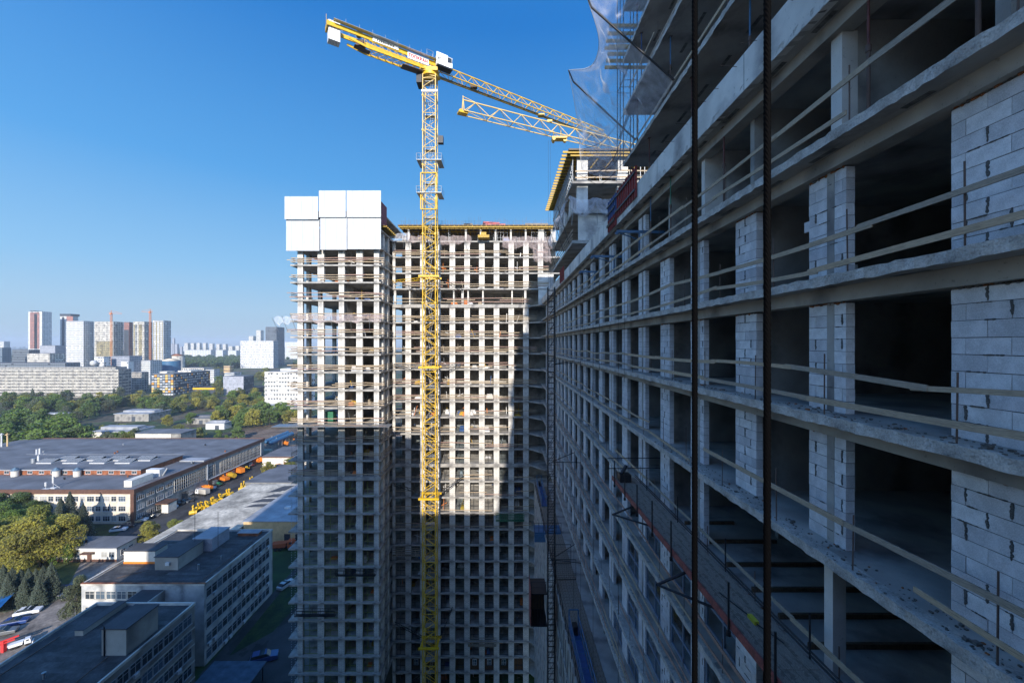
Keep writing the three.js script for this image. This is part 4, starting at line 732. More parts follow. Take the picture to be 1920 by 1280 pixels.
// white wind screens around the top of the tower
for (const [a, b, y0, y1, lab] of [[533, 596, 411, 368, 'white wind screen panel in the upper row, the lower one at the outer corner'], [597.5, 648, 407, 357, 'white wind screen panel in the upper row, the middle one'], [649.5, 714, 407, 357, 'white wind screen panel in the upper row beside the crane'], [536, 598.5, 470, 411.5, 'white wind screen panel in the lower row at the outer corner'], [600, 650, 468, 408, 'white wind screen panel in the lower row, the middle one'], [651, 714, 467, 408, 'white wind screen panel in the lower row beside the crane']]) {
  const d = a < 540 && y0 > 450 ? DT - 0.8 : DT - 0.9 - (y0 < 420 ? 0.25 : 0), s = d / F, X = (p) => (p - VX) * s, Y = (p) => EYE - (p - VY) * s;
  const t = thing('wind_screen', lab, 'screen', [X((a + b) / 2), Y(y0), d], 'white wind screens round the tower top');
  const n = Math.round((b - a) / 10.5);
  for (let i = 0; i < n; i++) part(t, 'sheet', new Geo().box(X(a) + (X(b) - X(a)) * i / n + 0.006, X(a) + (X(b) - X(a)) * (i + 1) / n - 0.006, Y(y0), Y(y1), d + (i % 2) * 0.012, d + 0.05 + (i % 2) * 0.012), M.screen);
  part(t, 'frame', new Geo().box(X(a), X(b), Y(y0) + 0.4, Y(y0) + 0.55, d + 0.08, d + 0.2).box(X(a), X(b), Y(y1) - 0.55, Y(y1) - 0.4, d + 0.08, d + 0.2).box(X(a) + 0.2, X(a) + 0.35, Y(y0), Y(y1), d + 0.2, d + 0.3).box(X(b) - 0.35, X(b) - 0.2, Y(y0), Y(y1), d + 0.2, d + 0.3), M.galv);
}
drape('pink_net', 'torn pink safety net sagging round the tower below the tall storey', -35.5, -20.6, ytow(602), DT - 0.1, 1.15, 1.1, M.netPink, 3.1);
drape('white_net', 'white safety net sticking out from the left corner of the tower on poles', -39.6, -36.2, ytow(604), DT + 2, 1.3, 1.0, M.net, 1.6);
{ const y = ytow(798) + 0.14, t = thing('debris_fan', 'flat protective fan deck projecting all round the tower, littered with boards', 'canopy', [-28.5, y, DT - 1]); part(t, 'deck', new Geo().box(-38.4, -19.0, y, y + 0.06, DT - 1.9, DT + 0.5), M.galv); for (let q = 0; q < 26; q++) { const x = rr(-37, -20), d = DT - rr(0.2, 1.7), a = rr(-0.6, 0.6); part(t, 'board', new Geo().bar([x, y + 0.09 + q * 0.002, d], [x + Math.cos(a) * rr(0.8, 2), y + 0.1 + q * 0.002, d + Math.sin(a) * 0.8], 0.16, 0.03), pick([...M.wood, M.stripe])); } }
single('green_cabinet', new Geo().box(-31.2, -29.8, ytow(798) + 0.14, ytow(798) + 2.0, 70.4, 71.4).box(-31.1, -29.9, ytow(798) + 2.0, ytow(798) + 2.08, 70.5, 71.3).box(-30.55, -30.45, ytow(798) + 0.3, ytow(798) + 1.8, 70.37, 70.4), M.green, 'green metal cabinet standing inside the tower storey above the fan deck', 'cabinet');
for (const [px0, px1, py, lab] of [[632, 705, 1077, 'dark facade cradle hanging on the tower front under a yellow bucket'], [555, 630, 1152, 'dark facade cradle with litter hanging low on the tower corner']]) { const d = DT - 0.7, [x0, y] = at(px0, py, d), [x1] = at(px1, py, d), t = thing('facade_cradle', lab, 'cradle', [(x0 + x1) / 2, y, d]); part(t, 'floor_panel', new Geo().box(x0, x1, y, y + 0.07, d - 0.6, d), M.steelDark); for (const h of [0.5, 1.0]) for (const dd of [d - 0.6, d]) part(t, 'rail', new Geo().tube([x0, y + h, dd], [x1, y + h, dd], 0.04, 5), M.steelDark); for (let q = 0; q <= 5; q++) part(t, 'stirrup', new Geo().tube([x0 + (x1 - x0) * q / 5, y, d - 0.6], [x0 + (x1 - x0) * q / 5, y + 1.05, d - 0.6], 0.04, 5).tube([x0 + (x1 - x0) * q / 5, y, d], [x0 + (x1 - x0) * q / 5, y + 1.05, d], 0.04, 5), M.steelDark); for (const x of [x0 + 0.1, x1 - 0.1]) part(t, 'rope', new Geo().tube([x, y + 1, d - 0.3], [x, y + 30, d - 0.1], 0.014, 4), M.steelDark); }
for (const [px, py, d, lab] of [[737, 1040, DC - 0.8, 'weathered timber scaffold cradle on the courtyard block left of the mast'], [878, 1208, DC - 0.8, 'weathered timber scaffold cradle low on the courtyard block'], [930, 975, DC - 0.8, 'green facade cradle on the shaded end of the courtyard block']]) { const [x0, y] = at(px, py, d), x1 = x0 + 5.2, m = py === 975 ? M.green : M.wood[1], t = thing('facade_cradle', lab, 'cradle', [(x0 + x1) / 2, y, d]); part(t, 'floor_panel', new Geo().box(x0, x1, y, y + 0.08, d - 0.6, d), m); for (const h of [0.4, 0.8, 1.2]) part(t, 'rail', new Geo().tube([x0, y + h, d - 0.6], [x1, y + h, d - 0.6], 0.05, 4).tube([x0, y + h, d], [x1, y + h, d], 0.05, 4), m); for (let q = 0; q <= 6; q++) part(t, 'stirrup', new Geo().tube([x0 + (x1 - x0) * q / 6, y, d - 0.6], [x0 + (x1 - x0) * q / 6, y + 1.3, d - 0.6], 0.045, 4), m); }

// ------------------------------------------------------------------ the higher stair tower at the far end of the wing
{
  const t = thing('stair_tower', 'sunlit upper storeys with yellow formwork rising at the far end of the wing terrace', 'building', [11, LV(2), 52]);
  const d0 = 41, d1 = 58, X = XE, yk = [LV(3) - 0.1, LV(4) - 0.1, LV(5) - 0.1, LV(6) - 0.15];
  part(t, 'floor_slab', new Geo().box(X, 20, LV(3) - 0.3, LV(3), d0, d1), M.concreteSlab);
  part(t, 'lower_wall', new Geo().box(X + 2.0, 20, LV(2) + 0.005, LV(3) - 0.305, d0 + 3, d1 - 0.5), M.concrete);
  part(t, 'wall_panel', new Geo().box(X + 0.7, X + 6, LV(3) + 0.01, LV(4) - 0.25, d0 + 0.5, d0 + 0.75), M.concretePale);
  for (const k of [4, 5]) part(t, 'floor_slab', new Geo().box(X, 20, LV(k) - 0.24, LV(k), d0, d1), M.concreteSlab);
  for (const k of [4, 5]) { for (const x of [X + 1.1, X + 5.2, X + 9.3]) piece(t, 'column', boxGeo(1.1, 2.74, 0.6), M.concretePale, x, LV(k) + 0.005, d0 + 0.7); for (const d of [d0 + 5, d0 + 9, d0 + 13]) piece(t, 'column', boxGeo(0.6, 2.74, 1.1), M.concretePale, X + 0.8, LV(k) + 0.005, d); part(t, 'rear_wall', new Geo().box(X + 2.4, 20, LV(k) + 0.003, LV(k + 1) - 0.26, d0 + 6.5, d0 + 6.8), M.concreteWarm); }
  for (const [k, hs] of [[5, [0.35, 1.0]]]) for (const h of hs) { part(t, 'guard_board', new Geo().bar([X + 0.3, LV(k) + h, d0 + 0.04], [X + 6, LV(k) + h + 0.1, d0 + 0.04], 0.03, 0.13), M.wood[2]); part(t, 'guard_board', new Geo().bar([X + 5.6, LV(k) + h + 0.05, d0 + 0.02], [X + 12, LV(k) + h, d0 + 0.02], 0.03, 0.13), M.wood[0]); part(t, 'guard_board', new Geo().bar([X + 0.06, LV(k) + h, d0 + 0.3], [X + 0.06, LV(k) + h, d1], 0.03, 0.12), M.wood[0]); }
  for (const h of [0.3, 0.7, 1.1]) part(t, 'guard_board', new Geo().bar([X + 0.06, LV(3) + h, d0 + 0.3], [X + 0.06, LV(3) + h + 0.1, d1], 0.03, 0.14), M.wood[1]);
  props(t, X + 0.5, 16, LV(5) + 0.01, LV(6) - 0.5, d0 + 0.6, d0 + 6, 26, M.galv);
  { const g = new Geo(); for (let d = d0 + 0.4; d < d1; d += 0.7) { g.tube([X + 0.1, LV(5), d], [X + 0.1, LV(6) - 0.5, d], 0.035, 5); g.tube([X + 0.1, LV(5) + 1.4, d], [X + 0.1, LV(5) + 1.4, d + 0.7], 0.02, 4); } part(t, 'shoring_props', g, M.galv, 'stuff'); }
  const yf = LV(6) - 0.1;
  part(t, 'slab_formwork', new Geo().box(X - 0.45, 20, yf, yf + 0.16, d0 - 0.5, d1 + 0.5), M.ply);
  for (let d = d0 - 0.3; d < d1 + 0.4; d += 0.8) part(t, 'formwork_beam', new Geo().box(X - 1.0, X + 6, yf - 0.21, yf - 0.003, d, d + 0.12), M.formYellow);
  for (const d of [d0 - 0.1, d0 + 0.9, d0 + 2.4]) part(t, 'formwork_girder', new Geo().box(X - 0.2, X + 12, yf - 0.43, yf - 0.215, d, d + 0.14), M.formYellow);
  for (let q = 0; q < 6; q++) part(t, 'raking_strut', new Geo().bar([X + 2 + q * 1.5, LV(5) + 1.6, d0 + 0.8], [X + 2.7 + q * 1.5, yf - 0.45, d0 + 0.2], 0.09, 0.09), M.formYellow);
  drape('white_net', 'grey safety net wrapped round the stair tower storey below the yellow formwork', X - 0.4, X + 5.6, LV(4) + 0.1, d0 - 0.15, 2.0, 0.7, M.net, 2.6);
  const n = thing('white_net', 'white safety net hanging down the long side of the stair tower', 'safety net', [X - 0.3, LV(4), 49]), g = new Geo(), nu = 30, nv = 8;
  for (let i = 0; i <= nu; i++) for (let j = 0; j <= nv; j++) { const u = i / nu, v = j / nv; g.p.push(X - 0.15 - 0.9 * Math.sin(v * 2.6) * (0.7 + 0.3 * Math.sin(u * 19)), LV(4) + 1.7 - v * (2.1 + 0.6 * Math.sin(u * 11)), -(d0 + 0.2 + u * 16)); g.n.push(0, 1, 0); g.u.push(u * 16, v * 3); }
  for (let i = 0; i < nu; i++) for (let j = 0; j < nv; j++) { const e = i * (nv + 1) + j; g.i.push(e, e + 1, e + nv + 1, e + 1, e + nv + 2, e + nv + 1); }
  const o = g.geo(); o.computeVertexNormals(); part(n, 'net_sheet', o, M.net);
  for (let d = d0 + 2; d < d1; d += 4) part(n, 'strut', new Geo().tube([X, LV(3) + 0.1, d], [X - 1.2, LV(4) + 1.2, d + 0.3], 0.035, 5), M.steelDark);
}

// ------------------------------------------------------------------ tower cranes
// a lettered sheet: canvas print on a thin board standing in the plane through p0 -> p1 (bottom edge), height h
function letteredBoard(parent, name, p0, p1, h, draw, cw, chh) {
  const cv = document.createElement('canvas'); cv.width = cw; cv.height = chh; const cx = cv.getContext('2d'); draw(cx, cw, chh);
  const tx = new THREE.CanvasTexture(cv); tx.colorSpace = THREE.SRGBColorSpace;
  const m = new THREE.MeshStandardMaterial({ map: tx, roughness: 0.5 }); m.name = name + ' print';
  const a = V(...p0), b = V(...p1), up = new THREE.Vector3(0, h, 0), n = b.clone().sub(a).cross(up).normalize().multiplyScalar(0.03);
  const g = new Geo(); g.quad(a.clone().add(n), b.clone().add(n), b.clone().add(up).add(n), a.clone().add(up).add(n), [0, 0, 1, 0, 1, 1, 0, 1]);
  const board = part(parent, name, g, m);
  const bk = new Geo(); bk.quad(b.clone().sub(n), a.clone().sub(n), a.clone().add(up).sub(n), b.clone().add(up).sub(n)).quad(a.clone().sub(n), a.clone().add(n), a.clone().add(up).add(n), a.clone().add(up).sub(n)).quad(b.clone().add(n), b.clone().sub(n), b.clone().add(up).sub(n), b.clone().add(up).add(n)).quad(a.clone().add(up).add(n), b.clone().add(up).add(n), b.clone().add(up).sub(n), a.clone().add(up).sub(n)).quad(a.clone().sub(n), b.clone().sub(n), b.clone().add(n), a.clone().add(n));
  part(board, 'backing', bk, M.white); return board;
}
// lattice jib of triangular section: origin o (x, y, d), unit direction (ux, ud), from t0 to t1
function jib(parent, o, ux, ud, t0, t1, h, w, panel, m, rc, rd, sectionLen, hEnd = h) {
  const sx = -ud, sd = ux, P = (t, side, yy) => [o[0] + ux * t + sx * side, o[1] + yy, o[2] + ud * t + sd * side];
  for (let a = t0; a < t1 - 0.1; a += sectionLen) {
    const b = Math.min(a + sectionLen, t1), g = new Geo(), hh = (t) => h + (hEnd - h) * (t - t0) / (t1 - t0);
    for (const s of [-1, 1]) g.tube(P(a, s * w / 2, 0), P(b, s * w / 2, 0), rc, 6);
    g.tube(P(a, 0, hh(a)), P(b, 0, hh(b)), rc * 1.15, 6);
    const n = Math.max(1, Math.round((b - a) / panel));
    for (let i = 0; i < n; i++) {
      const u = a + (b - a) * i / n, v = a + (b - a) * (i + 1) / n, mid = (u + v) / 2;
      for (const s of [-1, 1]) { g.tube(P(u, s * w / 2, 0), P(mid, 0, hh(mid)), rd, 5); g.tube(P(mid, 0, hh(mid)), P(v, s * w / 2, 0), rd, 5); }
      g.tube(P(u, -w / 2, 0), P(u, w / 2, 0), rd, 5); g.tube(P(u, -w / 2, 0), P(v, w / 2, 0), rd * 0.8, 4);
    }
    g.tube(P(b, -w / 2, 0), P(b, w / 2, 0), rd, 5);
    part(parent, 'jib_section', g, m);
  }
  return P;
}
{
  const D = 70, S = D / F, xm = (806.5 - VX) * S, mh = 1.08, ytop = EYE - (140 - VY) * S;
  const t = thing('tower_crane', 'tall yellow flat-top tower crane tied to the courtyard block, counter-jib with lettered signs', 'crane', [xm, 0, D]);
  // mast sections
  let idx = 0;
  for (let y = 0.4; y < ytop - 0.6; y += 2.94) {
    const g = new Geo(), y2 = Math.min(y + 2.9, ytop - 0.5), hx = mh;
    for (const sx of [-1, 1]) for (const sd of [-1, 1]) g.tube([xm + sx * hx, y, D + sd * hx], [xm + sx * hx, y2, D + sd * hx], 0.10, 4);
    const ym = (y + y2) / 2;
    for (const s of [-1, 1]) {
      const e = idx % 2 ? 1 : -1;
      g.tube([xm - e * hx, y, D + s * hx], [xm + e * hx, ym, D + s * hx], 0.055, 5).tube([xm + e * hx, ym, D + s * hx], [xm - e * hx, y2, D + s * hx], 0.055, 5);
      g.tube([xm + s * hx, y, D - e * hx], [xm + s * hx, ym, D + e * hx], 0.055, 5).tube([xm + s * hx, ym, D + e * hx], [xm + s * hx, y2, D - e * hx], 0.055, 5);
      g.tube([xm - hx, y2, D + s * hx], [xm + hx, y2, D + s * hx], 0.05, 5).tube([xm + s * hx, y2, D - hx], [xm + s * hx, y2, D + hx], 0.05, 5);
    }
    part(t, 'mast_section', g, y > ytop - 22 ? M.yellowPale : M.yellow);  // upper sections coloured paler to imitate their overexposed sunlit look
    if (idx % 2 === 0) part(t, 'mast_joint', new Geo().box(xm - hx - 0.14, xm - hx + 0.14, y - 0.16, y + 0.14, D - hx - 0.14, D - hx + 0.14).box(xm + hx - 0.14, xm + hx + 0.14, y - 0.16, y + 0.14, D - hx - 0.14, D - hx + 0.14), M.yellow);
    // ladder with landings inside
    const l = new Geo(), lx = xm - 0.3 + (idx % 2) * 0.6, lx2 = xm + 0.3 - (idx % 2) * 0.6;
    for (const o of [-0.2, 0.2]) l.tube([lx + o, y, D + 0.2], [lx2 + o, y2, D + 0.2], 0.03, 4);
    for (let q = 0; q < 9; q++) { const f = q / 9; l.tube([lx + (lx2 - lx) * f - 0.2, y + 2.9 * f, D + 0.2], [lx + (lx2 - lx) * f + 0.2, y + 2.9 * f, D + 0.2], 0.02, 4); }
    part(t, 'ladder', l, M.galv);
    if (idx % 2) part(t, 'landing', new Geo().box(xm - 0.9, xm + 0.9, y + 0.02, y + 0.06, D - 0.2, D + 0.9), M.galv);
    idx++;
  }
  // tie collars with struts back to the facade
  const collar = (py, ends, lattice, lab) => {
    const y = EYE - (py - VY) * S, c = part(t, 'tie_collar', new Geo().box(xm - 1.75, xm + 1.75, y - 0.14, y + 0.18, D - 1.5, D - 1.22).box(xm - 1.75, xm + 1.75, y - 0.14, y + 0.18, D + 1.22, D + 1.5).box(xm - 1.5, xm - 1.22, y - 0.13, y + 0.17, D - 1.21, D + 1.21).box(xm + 1.22, xm + 1.5, y - 0.13, y + 0.17, D - 1.21, D + 1.21), M.yellow);
    for (const [px, pyy, m] of ends) {
      const [ex, ey] = at(px, pyy, DC - 0.1), a = [xm + Math.sign(ex - xm) * 1.5, y, D + 1.3], b = [ex, ey, DC - 0.05], g = new Geo(), n = 9;
      for (const [ox, oy] of [[0, 0.22], [0, -0.22]]) g.tube([a[0] + ox, a[1] + oy, a[2]], [b[0] + ox, b[1] + oy, b[2]], 0.05, 5);
      for (let i = 0; i < n; i++) { const f = (i + 0.0) / n, f2 = (i + 1) / n, s = i % 2 ? 1 : -1, L = (q) => [a[0] + (b[0] - a[0]) * q, a[1] + (b[1] - a[1]) * q, a[2] + (b[2] - a[2]) * q]; const p = L(f), q2 = L(f2); g.tube([p[0], p[1] + s * 0.22, p[2]], [q2[0], q2[1] - s * 0.22, q2[2]], 0.04, 4); }
      part(t, 'tie_strut', g, m);
    }
  };
  collar(520, [[735, 528, M.yellow], [868, 545, M.steelDark]]);
  collar(688, [[738, 684, M.galv], [864, 684, M.galv]]);
  collar(930, [[737, 908, M.steelDark], [868, 895, M.steelDark]]);
  collar(1205, [[740, 1168, M.steelDark], [848, 1140, M.steelDark]]);
  // climbing frame platforms
  for (const [py, w] of [[368, 1.25], [308, 1.25]]) {
    const y = EYE - (py - VY) * S;
    part(t, 'climbing_platform', new Geo().box(xm - 2.0, xm + 2.2, y, y + 0.05, D - 1.85, D - 1.3).box(xm + 1.3, xm + 2.2, y, y + 0.05, D - 1.29, D + 1.6).box(xm - 2.0, xm - 1.3, y, y + 0.05, D - 1.29, D + 1.6), M.galv);
    const r = new Geo(); for (const h of [0.55, 1.1]) r.tube([xm - 2, y + h, D - 1.85], [xm + 2.2, y + h, D - 1.85], 0.03, 4).tube([xm + 2.2, y + h, D - 1.85], [xm + 2.2, y + h, D + 1.6], 0.03, 4).tube([xm - 2, y + h, D - 1.85], [xm - 2, y + h, D + 1.6], 0.03, 4); for (let q = 0; q <= 6; q++) r.tube([xm - 2.0 + q * 0.7, y, D - 1.85], [xm - 2.0 + q * 0.7, y + 1.1, D - 1.85], 0.03, 4); part(t, 'platform_railing', r, M.galv);
  }
  { const y0 = EYE - (375 - VY) * S, y1 = EYE - (330 - VY) * S; part(t, 'climbing_frame', new Geo().tube([xm - 1.35, y0 - 2, D - 1.35], [xm - 1.35, y1, D - 1.35], 0.13, 4).tube([xm + 1.35, y0 - 2, D - 1.35], [xm + 1.35, y1, D - 1.35], 0.13, 4).tube([xm - 1.35, y0 - 2, D - 1.35], [xm + 1.35, y0 - 2, D - 1.35], 0.12, 4).tube([xm - 1.35, y1, D - 1.35], [xm + 1.35, y1, D - 1.35], 0.12, 4).tube([xm - 1.35, y0, D - 1.35], [xm + 1.35, y1, D - 1.35], 0.07, 4), M.yellow); part(t, 'side_box', new Geo().box(xm + 1.5, xm + 2.4, y1 + 5.2, y1 + 6.4, D - 1.2, D - 0.4), M.steelDark); part(t, 'white_sleeve', new Geo().box(xm - 1.25, xm + 1.45, EYE - (180 - VY) * S, EYE - (176 - VY) * S, D - 1.3, D - 1.1), M.white); }
  // slewing ring, turntable
  part(t, 'slewing_ring', new Geo().tube([xm, ytop - 0.6, D], [xm, ytop - 0.1, D], 1.45, 20).box(xm - 1.5, xm + 1.5, ytop - 0.1, ytop + 0.55, D - 1.4, D + 1.4), M.yellow);
  part(t, 'slew_cage', new Geo().box(xm - 2.2, xm - 1.3, ytop - 1.9, ytop - 0.3, D - 1.0, D + 1.0), M.steelDark);
  const ux = 0.847, ud = 0.532, yj = ytop + 0.55, O = [xm, yj, D], C = (tt, side, yy) => [xm + ux * tt - ud * side, yj + yy, D + ud * tt + ux * side];
  // counter-jib: two deep girders, walkway, ballast
  for (const s of [-0.85, 0.85]) part(t, 'counter_girder', new Geo().bar(C(1.6, s, 1.0), C(-10.5, s, 0.95), 0.16, 0.75).bar(C(-9.8, s, 1.05), C(-16.6, s, 0.95), 0.17, 0.62), M.yellow);
  for (const s of [-0.85, 0.85]) part(t, 'counter_chord', new Geo().bar(C(0.5, s, -0.35), C(-10.6, s, -0.5), 0.13, 0.28).bar(C(-10.6, s, -0.5), C(-13.5, s, -0.05), 0.12, 0.35), M.yellow);
  { const g = new Geo(); for (let q = 0; q < 9; q++) { const a = -0.4 - q * 1.2, b = a - 1.2; for (const s of [-0.85, 0.85]) g.tube(C(a, s, -0.3), C(b, s, 0.65), 0.05, 5).tube(C(b, s, 0.65), C(b, s, -0.4), 0.04, 5); g.tube(C(a, -0.85, -0.4), C(b, 0.85, -0.4), 0.04, 5).tube(C(a, -0.85, -0.4), C(a, 0.85, -0.4), 0.04, 5); } part(t, 'counter_lattice', g, M.yellow); }
  part(t, 'walkway', new Geo().bar(C(1.5, -1.35, 1.45), C(-15.8, -1.35, 1.40), 0.7, 0.05), M.galv);
  { const g = new Geo(); for (let q = 0; q < 15; q++) { const tt = 0.5 - q * 1.05; if (q === 4 || q === 9) continue; g.tube(C(tt, 1.0, 1.35), C(tt, 1.0, 2.5), 0.025, 4); } g.tube(C(0.5, 1.0, 2.5), C(-14.4, 1.0, 2.45), 0.02, 4).tube(C(0.5, 1.0, 1.95), C(-14.4, 1.0, 1.9), 0.018, 4); for (let q = 0; q < 8; q++) g.tube(C(-q * 2, -1.0, 1.35), C(-q * 2, -1.0, 2.45), 0.025, 4); part(t, 'railing', g, M.galv); }
  part(t, 'winch', new Geo().box(...(() => { const p = C(-11.6, 0, 0); return [p[0] - 0.6, p[0] + 0.6, p[1] - 0.3, p[1] + 0.55, p[2] - 0.5, p[2] + 0.5]; })()), M.rebar);
  part(t, 'rope_drum', new Geo().tube(C(-11.8, -0.6, 1.75), C(-11.8, 0.6, 1.75), 0.4, 12), M.steelDark);
  part(t, 'winch_tray', new Geo().bar(C(-10.2, 0, -0.72), C(-12.6, 0, -0.5), 0.9, 0.06).bar(C(-1.6, 0, -0.75), C(-5.0, 0, -0.85), 1.4, 0.08), M.rebar);
  part(t, 'power_cable', new Geo().tube(C(0.6, 0.6, 2.15), C(-7.8, 0.6, 1.6), 0.06, 5).tube(C(0.6, 0.2, 2.0), C(1.4, 0.2, 2.6), 0.05, 5), M.steelDark);
  for (let q = 0; q < 4; q++) part(t, 'ballast_block', new Geo().bar(C(-14.75 - q * 0.42, 0, 0.25), C(-15.13 - q * 0.42, 0, 0.25), 1.3, 2.9), M.white);
  part(t, 'ballast_frame', new Geo().bar(C(-16.55, -0.95, 0.95), C(-16.55, 0.95, 0.95), 0.2, 0.75).tube(C(-16.5, 0.8, 1.2), C(-16.5, 0.8, 3.4), 0.03, 4), M.yellow);
  // lettered signs on the side facing the courtyard (side < 0 faces the camera)
  const sgn = -1;
  const word = (txt, fg, bg, weight, spacing) => (c, w, h) => { c.fillStyle = bg; c.fillRect(0, 0, w, h); c.fillStyle = fg; c.textAlign = 'center'; c.textBaseline = 'middle'; c.font = weight + ' ' + Math.round(h * 0.72) + 'px sans-serif'; const ms = c.measureText(txt).width, f = Math.min(1, w * 0.94 / ms); c.save(); c.translate(w / 2, h / 2); c.scale(Math.min(1.6, w * 0.93 / ms), 1); c.fillText(txt, 0, 0); c.strokeStyle = fg; c.lineWidth = h * 0.045; c.strokeText(txt, 0, 0); c.restore(); };
  const ns = sgn * 1.02;
  letteredBoard(t, 'name_sign', C(-10.0, ns, 0.72), C(-5.9, ns, 0.76), 0.62, word('LIEBHERR', '#111', '#f4f2ea', 'bold'), 1024, 132);
  letteredBoard(t, 'name_sign', C(-4.35, ns, 0.18), C(-0.7, ns, 0.20), 1.08, word('ТОПКРАН', '#c01822', '#f7f5ef', 'bold'), 768, 212);
  // cab with its lettered shield
  const cb = (tt, s, yy) => C(tt - 0.55, s, yy);
  part(t, 'cab_floor', new Geo().bar(cb(0.9, -1.75, 0.1), cb(3.7, -1.75, 0.1), 1.3, 0.25), M.steelDark);
  part(t, 'cab_body', new Geo().bar(cb(1.1, -1.7, 1.1), cb(3.0, -1.7, 1.1), 1.15, 1.7), M.white);
  part(t, 'cab_front', new Geo().bar(cb(3.01, -1.7, 1.2), cb(3.55, -1.7, 1.2), 1.1, 1.4), M.glassDark);
  part(t, 'cab_roof', new Geo().bar(cb(1.0, -1.7, 2.02), cb(3.7, -1.7, 1.98), 1.25, 0.1), M.white);
  part(t, 'cab_corner', new Geo().bar(cb(3.5, -2.24, 0.5), cb(3.62, -2.24, 1.95), 0.12, 0.12), M.white);
  letteredBoard(t, 'cab_sign', cb(0.75, -2.36, 0.15), cb(2.75, -2.36, 0.15), 2.0, (c, w, h) => { c.fillStyle = '#f8f7f4'; c.fillRect(0, 0, w, h); c.font = 'bold ' + Math.round(h * 0.27) + 'px sans-serif'; c.textBaseline = 'middle'; c.textAlign = 'left'; c.fillStyle = '#161616'; c.fillText('EC', w * 0.10, h * 0.5); const e = c.measureText('EC').width; c.fillStyle = '#161616'; c.fillText('-', w * 0.10 + e, h * 0.5); const dsh = c.measureText('-').width; c.fillStyle = '#c8202a'; c.fillText('B', w * 0.10 + e + dsh, h * 0.5); c.strokeStyle = '#161616'; c.lineWidth = h * 0.02; c.strokeText('EC', w * 0.10, h * 0.5); c.fillStyle = '#161616'; c.font = 'bold ' + Math.round(h * 0.11) + 'px sans-serif'; c.fillText('LIEBHERR', w * 0.12, h * 0.88); }, 512, 512);
  letteredBoard(t, 'cab_side_panel', cb(2.78, -2.33, 0.15), cb(3.65, -2.33, 0.35), 0.8, (c, w, h) => { c.fillStyle = '#f3f2ee'; c.fillRect(0, 0, w, h); }, 32, 32);
  part(t, 'cab_window', new Geo().bar(cb(2.8, -2.3, 1.45), cb(3.55, -2.3, 1.45), 0.06, 0.95), M.glassDark);
  part(t, 'cab_railing', new Geo().tube(cb(-0.6, -1.4, 1.4), cb(-0.6, -1.4, 2.6), 0.03, 4).tube(cb(0.5, -1.4, 1.4), cb(0.5, -1.4, 2.6), 0.03, 4).tube(cb(-0.6, -1.4, 2.6), cb(0.5, -1.4, 2.6), 0.03, 4).tube(cb(-0.6, -1.4, 2.0), cb(0.5, -1.4, 2.0), 0.025, 4), M.galv);
  part(t, 'head_frame', new Geo().bar(C(-0.2, -0.85, 0.9), C(0.9, -0.3, 2.1), 0.2, 0.2).bar(C(-0.2, 0.85, 0.9), C(0.9, 0.3, 2.1), 0.2, 0.2), M.yellow);
  // jib
  const JL = 42;
  const P = jib(t, O, ux, ud, 1.4, JL, 1.9, 1.7, 2.4, M.yellow, 0.095, 0.055, 8.1, 1.55);
  part(t, 'trolley_walk', new Geo().bar(P(1.4, 0.5, 0.05), P(JL, 0.5, 0.05), 0.45, 0.04), M.galv);
  part(t, 'trolley', new Geo().box(...(() => { const p = P(24, 0, -0.4); return [p[0] - 0.6, p[0] + 0.6, p[1] - 0.12, p[1] + 0.12, p[2] - 0.6, p[2] + 0.6]; })()), M.yellow);
  part(t, 'jib_winch', new Geo().box(...(() => { const p = P(8.5, 0, 0.1); return [p[0] - 0.6, p[0] + 0.6, p[1] - 0.1, p[1] + 0.35, p[2] - 0.4, p[2] + 0.4]; })()), M.rebar);
}
